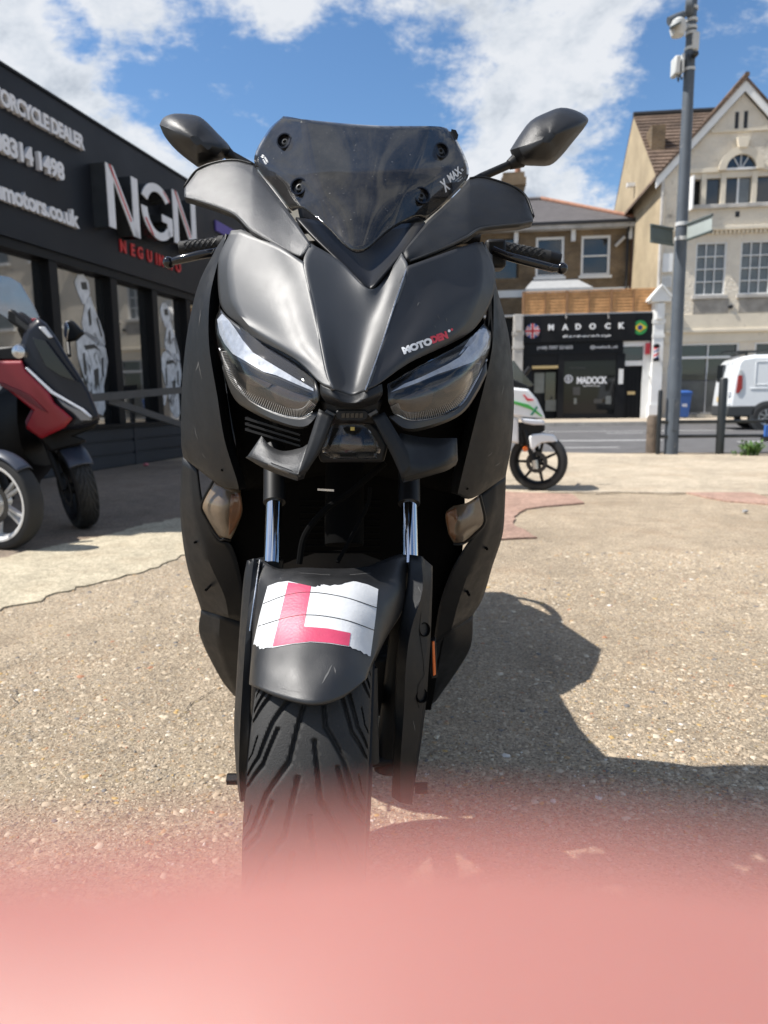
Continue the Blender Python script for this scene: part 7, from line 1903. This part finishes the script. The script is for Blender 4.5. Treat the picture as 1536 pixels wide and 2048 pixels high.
MB().lathe(P(1050.5, 898, WY - .11), (0, -1, 0), [(0, .023), (.01, .021)], 16).build('side_reflector', 'reflector_orange', wsc)
C3 = Vector((wc.x, wc.y, 0)) - h3 * .42
oloft('footboard', C3, h3, [(-.85, .20, .20, .34), (-.1, .2, .20, .40)], 'bike_black', wsc)
oloft('tail_body', C3, h3, [(-1.5, .08, .60, .80), (-1.2, .17, .40, .75), (-.75, .16, .22, .66)], 'paint_white', wsc)
oloft('engine_cover', C3, h3, [(-1.15, .10, .24, .55), (-.85, .15, .22, .66), (-.6, .12, .22, .42)], 'bike_black', wsc)
oloft('inner_shield', C3, h3, [(-.2, .16, .25, .55), (-.02, .2, .3, .92), (.12, .16, .45, .95)], 'paint_white', wsc)
oloft('seat', C3, h3, [(-1.4, .08, .77, .86), (-1.1, .15, .73, .84), (-.7, .10, .66, .78)], 'seat_vinyl', wsc)
MB().tube([C3 + h3 * .08 + Vector((-.12, -.30, .98)), C3 + h3 * .08 + Vector((.12, .30, .98))], .014, 8).build('handlebar', 'bike_black', wsc)
MB().tube([P(1048, 750, WY + .3), P(1060, 735, WY + .3)], .02, 8).build('mirror_stem', 'bike_black', wsc)
rc = C3 - h3 * .95; rc.z = .24
wheel('rear_wheel', rc, R(66), 0, .24, .055, 'tyre_plain', 'bike_black', 5, wsc, False, 80, 16, 0)

# ================================================================== hand across the lens
def skin_mat():
    m = bpy.data.materials.new('skin'); m.use_nodes = True
    N = m.node_tree.nodes; L = m.node_tree.links; b = N['Principled BSDF']
    b.inputs['Roughness'].default_value = .5
    tc = N.new('ShaderNodeTexCoord'); n = N.new('ShaderNodeTexNoise'); n.inputs['Scale'].default_value = 75; n.inputs['Detail'].default_value = 3
    L.new(tc.outputs['Object'], n.inputs['Vector'])
    r = N.new('ShaderNodeValToRGB'); r.color_ramp.elements[0].position = .38; r.color_ramp.elements[1].position = .62
    r.color_ramp.elements[0].color = (.28, .092, .077, 1); r.color_ramp.elements[1].color = (.375, .165, .140, 1)
    L.new(n.outputs[0], r.inputs[0]); L.new(r.outputs[0], b.inputs['Base Color'])
    b.inputs['Subsurface Weight'].default_value = .5; b.inputs['Subsurface Radius'].default_value = (1.0, .36, .22); b.inputs['Subsurface Scale'].default_value = .006
    v = N.new('ShaderNodeTexVoronoi'); v.inputs['Scale'].default_value = 900; L.new(tc.outputs['Object'], v.inputs['Vector'])
    bp_ = N.new('ShaderNodeBump'); bp_.inputs['Strength'].default_value = .2; bp_.inputs['Distance'].default_value = .0004
    L.new(v.outputs['Distance'], bp_.inputs['Height']); L.new(bp_.outputs[0], b.inputs['Normal'])
    MATS['skin'] = m
skin_mat(); mat('nail', (.72, .45, .40), .25)
def K(x, y, z): return CAM_LOC + CAM_ROT @ Vector((x / 1000, -y / 1000, -z / 1000))   # millimetres right, down, ahead of the lens
V, E, RAD = [], [], []
def chain(pts, start=None):
    prev = start
    for (x, y, z, r) in pts:
        V.append(K(x, y, z)); RAD.append(r / 1000)
        if prev is not None: E.append((prev, len(V) - 1))
        prev = len(V) - 1
    return prev
w0 = chain([(190, 120, -20, 27), (150, 82, 8, 25), (128, 66, 20, 24)])
chain([(104, 48, 26, 13), (80, 33, 28, 11.5), (60, 24.5, 25, 10), (36, 19.6, 20.5, 9.0), (20, 17.0, 17.5, 8.4), (12, 16.8, 16.8, 8.1), (6, 15.9, 16.5, 8.1), (1, 15.45, 16.5, 8.05), (-3, 15.55, 16.6, 7.8), (-6, 15.9, 16.6, 7.7), (-10, 16.0, 16.5, 7.9), (-18, 16.2, 16.8, 7.7), (-27, 18.5, 17.5, 7.2), (-34, 20, 18, 5.6)], w0)
chain([(102, 62, 32, 13), (82, 52, 38, 11.5), (58, 50, 42, 9.6), (30, 50, 40, 9.2), (14, 50, 34, 8.8), (4, 50, 24, 8.4), (0, 50, 14, 7)], w0)
chain([(102, 78, 34, 12.5), (82, 72, 40, 11), (60, 71, 42, 9.4), (36, 71, 40, 9), (22, 71, 34, 8.6), (12, 71, 24, 8.2), (8, 71, 15, 6.8)], w0)
chain([(104, 92, 32, 11.5), (86, 90, 38, 9.8), (66, 90, 39, 8.4), (48, 90, 37, 8), (36, 90, 32, 7.6), (28, 90, 24, 7.2), (25, 90, 16, 6)], w0)
chain([(112, 60, -4, 13), (95, 54, -20, 11.5), (70, 55, -28, 10.5), (45, 58, -30, 10), (25, 62, -28, 9.2), (14, 64, -26, 7.4)], w0)
me = bpy.data.meshes.new('hand'); me.from_pydata([tuple(v) for v in V], E, []); me.update()
hand = bpy.data.objects.new('person_hand', me); COL.objects.link(hand); me.materials.append(MATS['skin'])
md = hand.modifiers.new('skin', 'SKIN'); md.use_smooth_shade = True
for i, sv in enumerate(me.skin_vertices[0].data): sv.radius = (RAD[i], RAD[i]); sv.use_root = (i == 0)
ss = hand.modifiers.new('sub', 'SUBSURF'); ss.levels = 2; ss.render_levels = 3
tag(hand, 'bare hand with a blurred pink finger held close in front of the lens', 'hand')
for p, n in ((K(-30, 19.0, 24.6), K(-30, 19.0, 30) - K(-30, 19.0, 24.6)),):
    n.normalize(); t = (CAM_ROT @ Vector((1, 0, 0))); s_ = n.cross(t)
    Vn = [p + t * (.006 * math.cos(6.2832 * k / 16)) + s_ * (.005 * math.sin(6.2832 * k / 16)) - n * (.0012 * abs(math.sin(6.2832 * k / 16))) for k in range(16)]
    MB().prism(Vn, n * .0006).build('fingernail', 'nail', hand)
